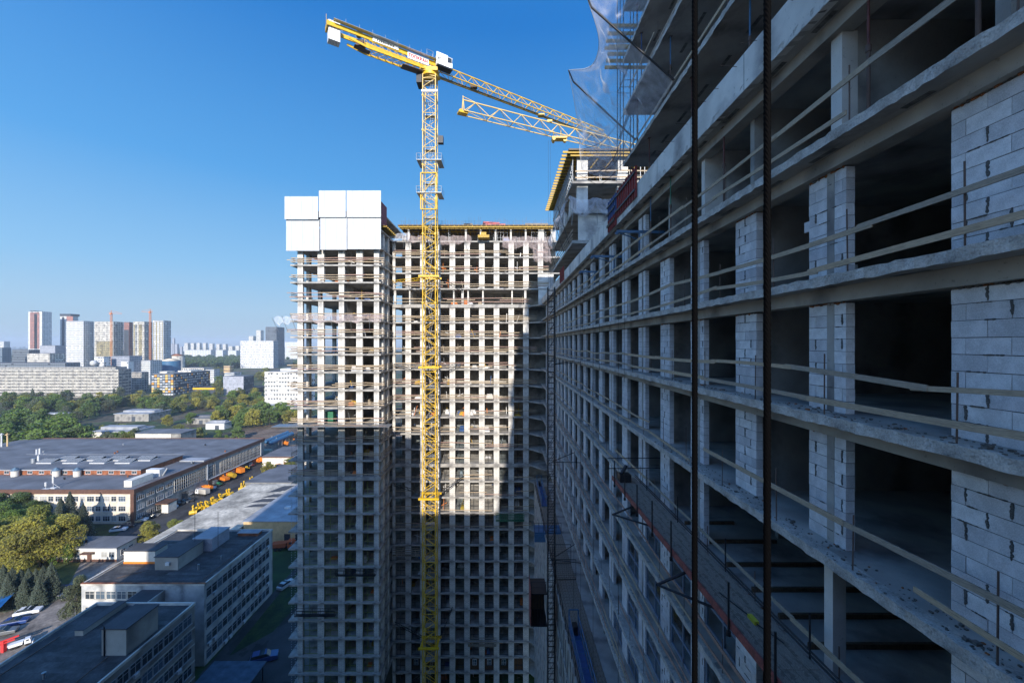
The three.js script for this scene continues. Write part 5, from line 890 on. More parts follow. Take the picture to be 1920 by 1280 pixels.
// second crane, its mast standing behind the wing, jib reaching out over the stair tower
{
  const dx = 2.226 / Math.hypot(2.226, 1), dd = 1 / Math.hypot(2.226, 1), tip = at(868, 211, 55);
  const L = 46, mx = tip[0] + dx * L, md = tip[2] + dd * L;
  const t = thing('tower_crane', 'pale yellow tower crane behind the wing, only its lattice jib reaching into view', 'crane', [mx, 0, md]);
  const P = jib(t, [mx, tip[1], md], -dx, -dd, 1.5, L, 1.75, 1.25, 3.1, M.yellowPale, 0.075, 0.048, 12.4, 1.75);
  part(t, 'tip_frame', new Geo().tube(P(L, 0, 0), P(L, 0, 2.3), 0.06, 5).tube(P(L, 0, 2.2), P(L - 2, 0, 1.75), 0.05, 5).tube(P(L, 0.62, 0), P(L, 0, 2.2), 0.045, 5).tube(P(L, -0.62, 0), P(L, 0, 2.2), 0.045, 5), M.yellowPale);
  part(t, 'tip_pulley', new Geo().tube(P(L + 0.35, -0.3, 0), P(L + 0.35, 0.3, 0), 0.32, 10).bar(P(L - 0.6, 0, -0.1), P(L + 0.7, 0, -0.1), 0.9, 0.25), M.yellow);
  part(t, 'apex_fitting', new Geo().box(...(() => { const p = P(L - 13.6, 0, 1.9); return [p[0] - 0.35, p[0] + 0.35, p[1] - 0.15, p[1] + 0.15, p[2] - 0.2, p[2] + 0.2]; })()), M.yellow);
  const q = P(L - 15.2, 0, -0.35);
  part(t, 'trolley', new Geo().box(q[0] - 1.1, q[0] + 1.1, q[1] - 0.18, q[1] + 0.06, q[2] - 0.6, q[2] + 0.6).tube([q[0] - 0.8, q[1] - 0.25, q[2] - 0.55], [q[0] - 0.8, q[1] - 0.25, q[2] + 0.55], 0.24, 10).tube([q[0] + 0.9, q[1] - 0.3, q[2] - 0.3], [q[0] + 0.9, q[1] - 0.3, q[2] + 0.3], 0.28, 10).tube([q[0] - 0.9, q[1], q[2] - 0.6], [q[0] - 0.9, q[1] + 0.9, q[2] - 0.6], 0.05, 4).tube([q[0] + 0.2, q[1], q[2] - 0.6], [q[0] + 0.2, q[1] + 0.9, q[2] - 0.6], 0.05, 4), M.yellow);
  part(t, 'hoist_rope', new Geo().tube([q[0] - 1.6, q[1] - 0.3, q[2]], [q[0] - 1.6, q[1] - 24, q[2]], 0.018, 4).tube([q[0] - 1.3, q[1] - 0.3, q[2]], [q[0] - 1.3, q[1] - 24, q[2]], 0.018, 4), M.steelDark);
  const g = new Geo(); for (let y = 0; y < tip[1]; y += 3) { for (const sx of [-1, 1]) for (const sd of [-1, 1]) g.tube([mx + sx * 0.8, y, md + sd * 0.8], [mx + sx * 0.8, y + 3, md + sd * 0.8], 0.09, 4); for (const s of [-1, 1]) g.tube([mx - 0.8, y, md + s * 0.8], [mx + 0.8, y + 3, md + s * 0.8], 0.06, 4).tube([mx + s * 0.8, y, md - 0.8], [mx + s * 0.8, y + 3, md + 0.8], 0.06, 4); } part(t, 'mast', g, M.yellowPale);
  part(t, 'counter_jib', new Geo().bar([mx, tip[1] + 0.8, md], [mx + dx * 14, tip[1] + 0.8, md + dd * 14], 1.6, 0.5), M.yellow); part(t, 'cab', new Geo().box(mx - 1, mx + 1, tip[1] - 1.8, tip[1] - 0.1, md - 1, md + 1), M.white);
}

// ------------------------------------------------------------------ ground, roads, lawns
const C_ = {
  earth: mat('scrubby earth', 0.42, 0.40, 0.32, { tex: 'earth', size: 260 }),
  asphalt: mat('asphalt', 0.075, 0.074, 0.075, { tex: 'asphalt', size: 17 }),
  paving: mat('worn paving', 0.36, 0.31, 0.27, { tex: 'rough', size: 13 }),
  grass: mat('lawn', 0.20, 0.20, 0.07, { tex: 'grass', size: 15 }),
  grassDark: mat('green lawn', 0.055, 0.105, 0.03, { tex: 'grass', size: 11 }),
  ballast: mat('rail ballast', 0.24, 0.19, 0.15, { tex: 'rough', size: 30 }),
  roofGrey: mat('grey roofing felt', 0.20, 0.208, 0.222, { tex: 'roof', size: 22 }),
  roofDark: mat('dark roofing felt', 0.10, 0.10, 0.106, { tex: 'roof', size: 13 }),
  roofWhite: mat('bleached flat roof', 0.88, 0.77, 0.62, { tex: 'rough', size: 24 }),
  roofPale: mat('pale zinc roof', 0.46, 0.48, 0.50, { tex: 'roof', size: 18 }),
  cream: mat('cream render', 0.72, 0.62, 0.49, { tex: 'speck', size: 9 }),
  creamPale: mat('pale cream render', 0.74, 0.69, 0.60, { tex: 'speck', size: 9 }),
  greyWall: mat('grey panel wall', 0.34, 0.33, 0.31, { tex: 'concrete', size: 9 }),
  tanWall: mat('tan concrete wall', 0.47, 0.445, 0.40, { tex: 'concrete', size: 21 }),
  yellowWall: mat('yellow ochre render', 0.62, 0.43, 0.22, { tex: 'speck', size: 9 }),
  brick: mat('orange brick', 0.44, 0.15, 0.065, { tex: 'rough', size: 6 }),
  brownTrim: mat('brown metal trim', 0.13, 0.065, 0.045, { roughness: 0.6, tex: 'speck', size: 4 }),
  whiteWall: mat('white render', 0.64, 0.64, 0.635, { tex: 'speck', size: 15 }),
  whiteWarm: mat('warm white panel', 0.70, 0.67, 0.61, { tex: 'concrete', size: 16 }),
  silver: mat('grey-violet cladding', 0.36, 0.37, 0.42, { tex: 'speck', size: 15 }),
  redBrick: mat('dusty red cladding', 0.36, 0.17, 0.135, { tex: 'speck', size: 20 }),
  slate: mat('dark slate cladding', 0.05, 0.06, 0.075, { tex: 'speck', size: 20 }),
  olive: mat('raw olive concrete', 0.42, 0.36, 0.20, { tex: 'concrete', size: 30 }),
  orange: mat('orange paint', 0.70, 0.20, 0.02, { roughness: 0.5 }),
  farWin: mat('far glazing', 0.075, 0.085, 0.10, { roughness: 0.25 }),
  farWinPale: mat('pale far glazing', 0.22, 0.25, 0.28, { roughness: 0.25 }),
  bark: mat('bark', 0.075, 0.058, 0.045, { tex: 'rough', size: 1.5 }),
  officeFrame: mat('grey window frame', 0.34, 0.36, 0.38, { roughness: 0.5 }),
  office: mat('dull white panel', 0.56, 0.57, 0.57, { tex: 'concrete', size: 8 }),
  paint: mat('road paint', 0.6, 0.6, 0.58, {}),
};
{
  const n = 90, g = new Geo(), R = 7000;
  g.quad(V(-R, 0, -300), V(R, 0, -300), V(R, 0, R), V(-R, 0, R), [0, 0, 2 * R, 0, 2 * R, R + 300, 0, R + 300]);
  structure('ground', g, C_.earth);
  const sheet = (name, pts, m, lift) => { const q = new Geo(); const sh = new THREE.Shape(pts.map(([x, d]) => new THREE.Vector2(x, d))), s = new THREE.ShapeGeometry(sh); q.add(s, new THREE.Matrix4().makeTranslation(0, lift, 0).multiply(new THREE.Matrix4().makeRotationX(-Math.PI / 2))); return structure(name, q, m); };
  sheet('yard_road', [[-131.5, 96], [-96, 96], [-96, 126], [-105.5, 128], [-105.5, 260], [-131.5, 260]], C_.asphalt, 0.008);
  sheet('street', [[-56.8, 20], [-40, 20], [-40, 128], [-60, 128], [-59, 78], [-56.8, 78]], C_.asphalt, 0.008);
  sheet('yard', [[-83, 126.5], [-40, 126.5], [-40, 128.6], [-83, 128.6]], C_.paving, 0.012);
  sheet('lawn', [[-180, 108], [-116, 108], [-124, 118.5], [-132, 119], [-180, 125]], C_.grass, 0.016);
  sheet('lawn', [[-170, 127], [-126, 127], [-133, 143], [-170, 143.5]], C_.grassDark, 0.012);
  sheet('lawn', [[-56.5, 83], [-51.5, 90], [-49.5, 118], [-58.5, 118]], C_.grassDark, 0.014);
  sheet('car_park', [[-150, 60], [-92, 60], [-92, 105], [-150, 108]], C_.paving, 0.01);
  sheet('path', [[-116, 108], [-96, 100], [-88, 104], [-100, 119], [-124, 118.5]], C_.paving, 0.02);
  sheet('access_road', [[-92, 60], [-85, 60], [-86, 112], [-95, 108]], C_.asphalt, 0.006);
  sheet('rail_yard', [[-190, 232], [-40, 232], [-40, 330], [-190, 300]], C_.ballast, 0.006);
  const rails = new Geo(); for (let q = 0; q < 9; q++) { const d = 262 + q * 6.5; rails.box(-190, -40, 0.02, 0.16, d, d + 0.12).box(-190, -40, 0.02, 0.16, d + 1.5, d + 1.62); } single('railway_tracks', rails, M.rebar, 'rusty parallel railway tracks in the brown rail yard', 'rails', null, 'stuff');
  const lines = new Geo(); for (let q = 0; q < 6; q++) lines.box(-128 + q * 0.1, -120, 0.015, 0.02, 73 + q * 5.2, 73.12 + q * 5.2); structure('parking_lines', lines, C_.paint);
  // kerb between drive and car park
  const kb = new Geo().bar([-92.4, 0.07, 60], [-95.4, 0.07, 107], 0.25, 0.14).bar([-116, 0.07, 108], [-96, 0.07, 100.2], 0.25, 0.14); structure('kerb', kb, C_.whiteWarm);
}

// ------------------------------------------------------------------ low buildings at the left
// facade windows: each a window part with a pane; face 'x' = wall facing +x at x, 'f' = wall facing the camera at d
function windowOn(parent, face, c, y, along, w, h, mF, mG, mull = 1) {
  const f = new Geo(), p = new Geo(), t = 0.09, a = along - w / 2, b = along + w / 2;
  const bx = (g, u0, u1, y0, y1, o0, o1) => face === 'x' ? g.box(c + o0, c + o1, y0, y1, u0, u1) : g.box(u0, u1, y0, y1, c - o1, c - o0);
  bx(f, a, b, y, y + t, 0.002, 0.07); bx(f, a, b, y + h - t, y + h, 0.002, 0.07); bx(f, a, a + t, y + t, y + h - t, 0.002, 0.07); bx(f, b - t, b, y + t, y + h - t, 0.002, 0.07);
  for (let q = 1; q <= mull; q++) { const u = a + w * q / (mull + 1); bx(f, u - 0.035, u + 0.035, y + t, y + h - t, 0.002, 0.06); }
  if (h > 1.2) bx(f, a + t, b - t, y + h * 0.66, y + h * 0.66 + 0.07, 0.002, 0.055);
  bx(f, a - 0.06, b + 0.06, y - 0.07, y - 0.003, 0.002, 0.16);
  bx(p, a + t, b - t, y + t, y + h - t, 0.003, 0.03);
  const m = part(parent, 'window', f, mF); part(m, 'pane', p, mG); return m;
}
const panes = [M.glassDark, M.glassDark, M.glassBlue, mat('curtained pane', 0.34, 0.33, 0.30, { roughness: 0.2 })];
function parapet(parent, x0, x1, y, d0, d1, h, m, t = 0.3) { part(parent, 'parapet', new Geo().box(x0, x1, y, y + h, d0, d0 + t).box(x0, x1, y, y + h, d1 - t, d1).box(x0, x0 + t, y, y + h, d0 + t, d1 - t).box(x1 - t, x1, y, y + h, d0 + t, d1 - t), m); }
function roofing(parent, x0, x1, y, d0, d1) { roofing.m ??= [0, 1, 2, 3].map((i) => mat('felt strip', 0.088 + i * 0.012, 0.088 + i * 0.012, 0.094 + i * 0.012, { tex: 'rough', size: 7 + i })); for (let d = d0, i = 0; d < d1 - 0.2; d += 1.02, i++) { const a = rr(0.2, 0.8), xm = x0 + (x1 - x0) * a, y1 = y + 0.006 + (i % 2) * 0.004; part(parent, 'felt_strip', new Geo().box(x0, xm - 0.02, y, y1, d, Math.min(d + 1.0, d1)), pick(roofing.m)); part(parent, 'felt_strip', new Geo().box(xm + 0.02, x1, y, y1, d, Math.min(d + 1.0, d1)), pick(roofing.m)); } }
function acUnit(parent, face, c, y, along) { const g = new Geo(); face === 'x' ? g.box(c + 0.02, c + 0.4, y, y + 0.6, along - 0.4, along + 0.4) : g.box(along - 0.4, along + 0.4, y, y + 0.6, c - 0.4, c - 0.02); part(parent, 'air_conditioner', g, C_.whiteWall); }

{ // nearest office wing
  const t = thing('office_wing', 'low dark-roofed office wing in full shade with a box-shaped roof house', 'building', [-66, 0, 57]);
  part(t, 'wall', new Geo().box(-75, -57, 0, 16, 34, 74.5), C_.greyWall); part(t, 'roof', new Geo().box(-74.7, -57.3, 16, 16.06, 34.3, 74.2), C_.roofDark); parapet(t, -75.1, -56.9, 16.002, 33.9, 74.6, 0.45, C_.whiteWarm);
  roofing(t, -74.5, -57.5, 16.06, 34.5, 74); part(t, 'roof_pipe', new Geo().tube([-73, 16.3, 36], [-72.5, 16.3, 66], 0.08, 6).tube([-60.5, 16.25, 40], [-60.5, 16.25, 62], 0.06, 6), M.rebar); for (const [x, d] of [[-66, 58], [-71, 52], [-64, 70], [-60, 47]]) part(t, 'roof_vent', new Geo().tube([x, 16.06, d], [x, 16.8, d], 0.16, 8).tube([x, 16.8, d], [x, 16.95, d], 0.26, 8), M.galv);
  part(t, 'roof_house', new Geo().box(-62, -58.2, 16.06, 20.1, 62.3, 68), C_.tanWall); part(t, 'roof_house_cap', new Geo().box(-62.15, -58.05, 20.1, 20.25, 62.15, 68.15), C_.roofDark); part(t, 'downpipe', new Geo().tube([-61.5, 15.6, 62.2], [-61.5, 20.6, 62.2], 0.09, 6).tube([-61.5, 20.6, 62.2], [-61.9, 21, 62.2], 0.04, 5), M.steelDark);
  part(t, 'roof_upstand', new Geo().box(-70.6, -69.2, 16.06, 16.95, 66.5, 74.1), C_.tanWall); part(t, 'roof_upstand_cap', new Geo().box(-70.7, -69.1, 16.95, 17.0, 66.4, 74.15), C_.roofDark);
  for (const fl of [0, 1, 2, 3, 4]) for (let d = 42; d < 73.5; d += 2.05) { windowOn(t, 'x', -57, 0.95 + fl * 3.05, d, 1.95, 1.85, C_.officeFrame, pick(panes.slice(0, 3)), 1); if (rnd() < 0.05) acUnit(t, 'x', -57, 0.4 + fl * 3.05, d); }
  const band = new Geo(); for (let fl = 1; fl < 5; fl++) band.box(-57, -56.93, fl * 3.05 - 0.35, fl * 3.05 - 0.1, 34, 74.5); part(t, 'string_course', band, C_.whiteWarm);
}
{ // second office building, its far part in the sun
  const t = thing('office_building', 'five-storey white office building with ribbon windows and roof sheds, half in sun', 'building', [-72, 0, 92]);
  part(t, 'wall', new Geo().box(-84, -59.6, 0, 16, 80.4, 104), C_.office); part(t, 'roof', new Geo().box(-83.6, -60, 16, 16.06, 80.8, 103.6), C_.roofDark); parapet(t, -84.1, -59.5, 16.002, 80.3, 104.1, 0.4, C_.whiteWarm); part(t, 'coping', new Geo().box(-84.15, -59.45, 16.402, 16.46, 80.25, 80.75), C_.brick);
  for (const fl of [0, 1, 2, 3, 4]) for (let d = 81.6; d < 103.2; d += 1.55) { windowOn(t, 'x', -59.6, 0.9 + fl * 3.08, d, 1.5, 1.9, C_.officeFrame, pick(panes.slice(0, 3)), 0); if (rnd() < 0.16) acUnit(t, 'x', -59.6, 0.3 + fl * 3.08, d); }
  for (const fl of [2, 3, 4]) for (let x = -82.3; x < -71; x += 2.1) windowOn(t, 'f', 80.4, 1.0 + fl * 3.08, x, 1.9, 1.6, C_.whiteWarm, pick(panes), 1);
  roofing(t, -83.5, -60.1, 16.06, 80.9, 103.5); part(t, 'roof_pipe', new Geo().tube([-61, 16.35, 82], [-61, 16.35, 100], 0.07, 6).tube([-79, 16.3, 82.5], [-75, 16.3, 85.5], 0.06, 6), M.rebar);
  part(t, 'link_roof', new Geo().box(-72, -67.4, 0, 15.2, 74.6, 80.3), C_.whiteWarm); part(t, 'link_roof_felt', new Geo().box(-71.8, -67.6, 15.2, 15.3, 74.8, 80.2), C_.roofDark);
  const shed = (x0, x1, d0, d1, h, m, cap) => { part(t, 'roof_shed', new Geo().box(x0, x1, 16.06, 16.06 + h, d0, d1), m); part(t, 'roof_shed_cap', new Geo().box(x0 - 0.15, x1 + 0.15, 16.06 + h, 16.2 + h, d0 - 0.15, d1 + 0.15), cap); };
  shed(-83, -76.2, 88.3, 91.6, 2.7, C_.creamPale, C_.roofDark); part(t, 'orange_plinth', new Geo().box(-83.02, -76.18, 16.08, 16.5, 88.22, 88.29), C_.orange);
  shed(-74.1, -69.2, 85.8, 93, 2.7, C_.tanWall, C_.roofDark); shed(-72, -67.6, 93.6, 99.5, 2.8, C_.silver, C_.roofPale); shed(-66.5, -61.5, 101, 102.6, 0.7, C_.brick, C_.roofPale);
  part(t, 'roof_antenna', new Geo().tube([-70.5, 16.1, 92.2], [-70.5, 30, 92.2], 0.05, 5).tube([-66.5, 16.1, 94], [-66.5, 25, 94], 0.04, 5), M.steelDark); acUnit(t, 'f', 85.8, 17.2, -71.2);
  part(t, 'roof_vent', new Geo().tube([-65, 16.06, 86], [-65, 17.2, 86], 0.2, 8).tube([-63, 16.06, 90], [-63, 16.9, 90], 0.15, 8), M.galv);
}
{ // small cream house
  const t = thing('cream_gatehouse', 'small single-storey cream building with dark flat roof and brown door canopy', 'building', [-123, 0, 122]);
  part(t, 'wall', new Geo().box(-138, -114, 0, 4, 119, 125.5), C_.creamPale); part(t, 'roof', new Geo().box(-138.4, -113.6, 4, 4.25, 118.6, 125.9), C_.roofGrey); part(t, 'fascia', new Geo().box(-138.45, -113.55, 3.7, 4.05, 118.5, 118.59), C_.whiteWall); part(t, 'plinth', new Geo().box(-138.05, -113.95, 0, 0.7, 118.93, 118.99), C_.brownTrim);
  for (const x of [-135.5, -132.2, -129, -125.6, -117.6, -115.4]) windowOn(t, 'f', 119, 1.2, x, 1.8, 1.7, C_.whiteWall, pick(panes), 1); for (const d of [121, 123.5]) windowOn(t, 'x', -114, 1.2, d, 1.5, 1.6, C_.whiteWall, M.glassDark, 1);
  part(t, 'door', new Geo().box(-122.6, -121.3, 0.05, 2.3, 118.9, 118.98), C_.brownTrim); part(t, 'door_canopy', new Geo().box(-123.6, -120.3, 2.7, 2.9, 117.5, 118.98), C_.brownTrim); part(t, 'roof_vent', new Geo().tube([-126, 4.2, 122], [-126, 5, 122], 0.3, 8), M.steelDark);
}
const hangar = thing('factory_hall', 'long factory hall with grey felt roof, brown cornice and cream front beside the yard road', 'building', [-165, 0, 183]);
{
  const t = hangar, X0 = -262, X1 = -132, D0 = 144, D1 = 222, H = 12;
  part(t, 'wall', new Geo().box(X0, X1, 0, H - 0.5, D0, D1), C_.cream); part(t, 'side_wall', new Geo().box(X1 + 0.002, X1 + 0.25, 0, H - 1.4, D0, D1), C_.greyWall);
  part(t, 'roof', new Geo().box(X0, X1, H - 0.5, H, D0 + 0.5, D1 - 0.5), C_.roofGrey);
  part(t, 'cornice', new Geo().box(X0, X1 + 0.6, H - 1.3, H + 0.25, D0 - 0.4, D0 + 0.1).box(X1 + 0.1, X1 + 0.6, H - 1.3, H + 0.25, D0 + 0.1, D1).box(X0, X1 + 0.6, H - 0.6, H + 0.35, D1 - 0.4, D1 + 0.1), C_.brownTrim); part(t, 'corner_pilaster', new Geo().box(X1 - 0.9, X1 + 0.35, 0, H - 1.31, D0 - 0.25, D0 + 0.7), C_.brownTrim);
  for (const fl of [0, 1, 2]) for (let x = X1 - 4; x > -195; x -= 5.6) { windowOn(t, 'f', D0, 0.9 + fl * 3.5, x, 2.6, 1.9, C_.whiteWall, pick(panes), 2); windowOn(t, 'f', D0, 0.9 + fl * 3.5, x - 2.9, 1.9, 1.9, C_.whiteWall, pick(panes), 1); }
  for (const fl of [0, 1, 2]) for (let d = D0 + 2.5; d < D0 + 16; d += 4.2) windowOn(t, 'x', X1 + 0.25, 0.9 + fl * 3.4, d, 3.1, 1.8, C_.whiteWall, pick(panes), 3);
  // tall glazing
  for (const [a, b, y0, y1] of [[161.5, 178.5, 4.6, 9.8], [180, 184.2, 4.2, 9.6], [187.5, 218, 4.2, 9.6]]) { const f = new Geo(); for (let d = a; d <= b + 0.01; d += (b - a) / Math.round((b - a) / 1.15)) f.box(X1 + 0.26, X1 + 0.42, y0, y1, d - 0.09, d + 0.09); for (let y = y0; y <= y1 + 0.01; y += (y1 - y0) / 4) f.box(X1 + 0.26, X1 + 0.4, y - 0.07, y + 0.07, a, b); const m = part(t, 'glazed_bay', f, C_.whiteWarm); part(m, 'glass', new Geo().box(X1 + 0.255, X1 + 0.3, y0, y1, a, b), M.glassDark); }
  part(t, 'white_ledge', new Geo().box(X1 + 0.26, X1 + 0.7, 3.5, 3.75, 180, 219), C_.whiteWall); part(t, 'downpipe', new Geo().box(X1 + 0.3, X1 + 0.6, 3.8, H - 1.4, 179, 179.4).box(X1 + 0.3, X1 + 0.6, 3.8, H - 1.4, 218.4, 218.8), C_.whiteWall);
  part(t, 'lower_band', new Geo().box(X1 + 0.26, X1 + 0.33, 0, 3.4, 180, 221), C_.brownTrim);
  for (const d of [165, 186, 205]) part(t, 'gate', new Geo().box(X1 + 0.34, X1 + 0.42, 0, 3.3, d, d + 3.2), M.glassDark);
  for (const d of [170, 174, 191, 196, 210]) windowOn(t, 'x', X1 + 0.34, 1.0, d, 2.2, 1.5, C_.whiteWall, M.glassDark, 2);
  // entrance hut with canopy
  part(t, 'entrance_canopy', new Geo().box(X1 + 0.4, X1 + 5, 3.4, 3.8, 152.5, 157.5), C_.brownTrim); part(t, 'entrance_hut', new Geo().box(X1 + 2.4, X1 + 4.9, 0, 3.39, 153, 157), C_.creamPale);
  // raised roof with brick clerestory
  const rx0 = -215, rx1 = -144.3, rd0 = 160.6, rd1 = 181.5, ry = 14.1;
  part(t, 'clerestory_wall', new Geo().box(rx0, rx1, H, ry - 0.1, rd0, rd1), C_.brick); part(t, 'raised_roof', new Geo().box(rx0 - 0.4, rx1 + 0.4, ry - 0.1, ry + 0.12, rd0 - 0.4, rd1 + 0.4), C_.roofGrey); part(t, 'raised_fascia', new Geo().box(rx0 - 0.4, rx1 + 0.45, ry - 0.25, ry + 0.1, rd0 - 0.5, rd0 - 0.41).box(rx0, rx1 + 0.45, ry - 0.1, ry + 0.2, rd1 + 0.41, rd1 + 0.55), C_.roofPale);
  part(t, 'lower_roof_strip', new Geo().box(rx1 + 1, X1 - 0.5, H + 0.003, H + 0.5, 178.5, 183), C_.roofPale);
  for (let x = rx1 - 2.5; x > -198; x -= 4.6) windowOn(t, 'f', rd0, H + 0.45, x, 2.0, 1.1, C_.whiteWall, M.glassDark, 1);
  const skW = 6.2, sk = new Geo(); sk.box(-skW / 2, skW / 2, 0, 0.35, -2.1, 2.1);
  const skg = sk.geo(), skSlat = new Geo().bar([0, 0.4, -2.05], [0, 1.3, 1.2], 0.16, 0.12).geo(), skGlass = new Geo().quad(V(-skW / 2 + 0.1, 0.36, -2.0), V(skW / 2 - 0.1, 0.36, -2.0), V(skW / 2 - 0.1, 1.25, 1.15), V(-skW / 2 + 0.1, 1.25, 1.15)).quad(V(skW / 2, 0.35, 2.05), V(-skW / 2, 0.35, 2.05), V(-skW / 2, 1.25, 1.16), V(skW / 2, 1.25, 1.16)).geo(), skEnd = new Geo().prism([[-2.1, 0.34], [2.05, 0.34], [1.2, 1.32]], -0.06, 0.06).geo();
  const skylights = [[91, 867], [128, 862], [140, 867], [178, 862], [190, 867], [223, 862], [237, 867], [275, 862]];
  for (const [px, py] of skylights) { const [x, , d] = onY(px, py, ry); const s = piece(t, 'skylight', skg, C_.whiteWall, x, ry + 0.12, d); for (let q = 0; q <= 10; q++) piece(s, 'slat', skSlat, C_.whiteWall, x - skW / 2 + 0.1 + q * (skW - 0.2) / 10, ry + 0.12, d); piece(s, 'glass', skGlass, M.glassDark, x, ry + 0.12, d); }
  for (const px of [33, 110, 149]) { const [x, , d] = onY(px, 891, H); part(t, 'vent_turret', new Geo().tube([x, H, d - 1], [x, H + 2.3, d - 1], 1.15, 8), C_.creamPale); part(t, 'vent_dome', new Geo().tube([x, H + 2.3, d - 1], [x, H + 3.1, d - 1], 1.45, 10, 0.8).tube([x, H + 3.1, d - 1], [x, H + 3.4, d - 1], 0.8, 10, 0.2), mat('blue-grey zinc', 0.16, 0.26, 0.38, { roughness: 0.35, metalness: 0.5 })); }
  for (let q = 0; q < 26; q++) { const px = rr(60, 480), py = rr(828, 905), [x, , d] = onY(px, py, H); if (x > X1 - 2 || x < -250 || d > 219 || (d > 158 && d < 184 && x < -143)) continue; part(t, 'roof_vent', new Geo().tube([x, H, d], [x, H + 0.55, d], 0.28, 8).tube([x, H + 0.55, d], [x, H + 0.75, d], 0.4, 8), pick([C_.brick, M.galv, M.steelDark])); }
  { const [x, , d] = onY(286, 893, H); part(t, 'cooling_unit', new Geo().box(x - 2.7, x + 2.6, H, H + 2.6, d, d + 2.4), C_.whiteWall); part(t, 'cooling_duct', new Geo().tube([x + 3, H, d + 1], [x + 4.4, H + 2.8, d + 1.6], 0.35, 8), M.galv); }
  { const [x, , d] = onY(240, 913, H); part(t, 'stair_house', new Geo().box(x - 1.6, x + 1.2, H, H + 2.3, d, d + 9), C_.creamPale); }
  // antennas
  for (const [px, py, h, big] of [[85, 917, 2.5, 0], [99, 915, 4.2, 1]]) { const [x, , d] = onY(px, py, H); part(t, 'roof_antenna', new Geo().tube([x, H, d], [x, H + h, d], 0.07, 6).tube([x, H + h * 0.45, d], [x, H + h, d], 0.32, 8).tube([x, H + h * 0.4, d], [x + 2.4 * big, H + 0.1, d], 0.06, 5).box(x - 1.1, x + 1.1, H, H + 0.2, d - 0.6, d + 0.6), C_.whiteWall); }
  { const [x, , d] = onY(71, 868, ry); part(t, 'cell_antenna', new Geo().tube([x, ry, d], [x, ry + 6, d], 0.1, 6).box(x - 0.9, x - 0.5, ry + 3.5, ry + 5.8, d - 0.2, d + 0.1).box(x + 0.5, x + 0.9, ry + 3.8, ry + 6.2, d - 0.2, d + 0.1).box(x - 0.2, x + 0.5, ry + 1, ry + 3, d - 0.3, d), C_.whiteWall); part(t, 'roof_tank', new Geo().tube([x - 2, ry, d], [x - 2, ry + 2, d], 0.8, 10), M.galv); }
}
// low blocks between yard road and tower
{
  const t = thing('warehouse', 'long low warehouse with bleached white flat roof patched with black felt', 'building', [-95, 0, 142]);
  part(t, 'wall', new Geo().box(-105, -83.6, 0, 5.8, 112, 168), C_.whiteWarm); part(t, 'roof', new Geo().box(-105.3, -83.3, 5.8, 6, 111.7, 168.3), C_.roofWhite);
  for (const [px0, px1, py0, py1] of [[455, 505, 944, 951], [468, 520, 934, 942], [490, 540, 925, 933], [505, 548, 910, 921], [497, 530, 918, 923]]) { const a = onY(px0, py1, 6), b = onY(px1, py0, 6); part(t, 'felt_patch', new Geo().prism([[Math.max(-104, a[0]), a[2]], [Math.min(-84, b[0]), a[2] + 0.8], [Math.min(-84, b[0] + 1), b[2]], [Math.max(-103, a[0] + 2.5), b[2] - 0.6]], 6.004, 6.014), C_.roofDark); }
  const b = thing('ochre_garage', 'ochre yellow garage building with pale zinc roof beside the tower', 'building', [-62, 0, 145]);
  part(b, 'wall', new Geo().box(-83, -42, 0, 7.5, 128.7, 166), C_.yellowWall); part(b, 'roof', new Geo().box(-83.25, -41.8, 7.5, 7.7, 128.4, 166.3), C_.roofPale); for (const x of [-70, -66.5, -58]) part(b, 'gate', new Geo().box(x, x + 1.9, 0.1, 3.6, 128.6, 128.68), M.glassDark); part(b, 'roof_hatch', new Geo().box(-75, -73.4, 7.7, 8.3, 138, 139.4), C_.whiteWall);
  const c = thing('yard_office', 'cream yard office with brown trim at the end of the road', 'building', [-116, 0, 218]);
  part(c, 'wall', new Geo().box(-125, -95, 0, 5.6, 209, 229), C_.creamPale); part(c, 'roof', new Geo().box(-125.3, -94.7, 5.6, 5.9, 208.7, 229.3), C_.roofGrey); part(c, 'fascia', new Geo().box(-125.35, -94.6, 5.2, 5.75, 208.55, 208.69), C_.brownTrim); windowOn(c, 'f', 209, 1.2, -121.5, 2.4, 2, C_.whiteWall, M.glassDark, 1); part(c, 'door', new Geo().box(-114, -111.5, 0, 3, 208.9, 208.98), C_.brick);
  const e = thing('grey_shed', 'low shed with grey felt roof between the warehouse and the yard office', 'building', [-103, 0, 188]); part(e, 'wall', new Geo().box(-112, -92, 0, 4, 175, 200), C_.greyWall); part(e, 'roof', new Geo().box(-112.3, -91.7, 4, 4.2, 174.7, 200.3), C_.roofGrey);
  const f = thing('blue_canopy', 'dark blue sheet canopy at the foot of the office building', 'canopy', [-48, 0, 73]); part(f, 'roof_sheet', new Geo().box(-55.5, -45.5, 3.2, 3.35, 66, 77.5), mat('dull blue sheet', 0.10, 0.16, 0.22, { tex: 'roof', size: 4 })); for (const [x, d] of [[-55, 66.5], [-46, 66.5], [-55, 77], [-46, 77]]) part(f, 'post', new Geo().tube([x, 0, d], [x, 3.2, d], 0.08, 6), M.steelDark);
  const hill = thing('rear_hall', 'cream hall gable with grey side rising behind the factory roof', 'building', [-182, 0, 228]); { const a = at(253, 812, 228), bq = at(320, 812, 228), cq = at(348, 812, 232); part(hill, 'wall', new Geo().box(a[0], bq[0], 0, a[1] - 0.4, 228, 240), C_.creamPale); part(hill, 'side_wall', new Geo().box(bq[0] + 0.01, cq[0], 0, a[1] - 0.4, 228.4, 239.8), C_.greyWall); part(hill, 'roof', new Geo().box(a[0] - 0.3, cq[0] + 0.3, a[1] - 0.4, a[1], 227.8, 240.2), C_.roofGrey); }
}
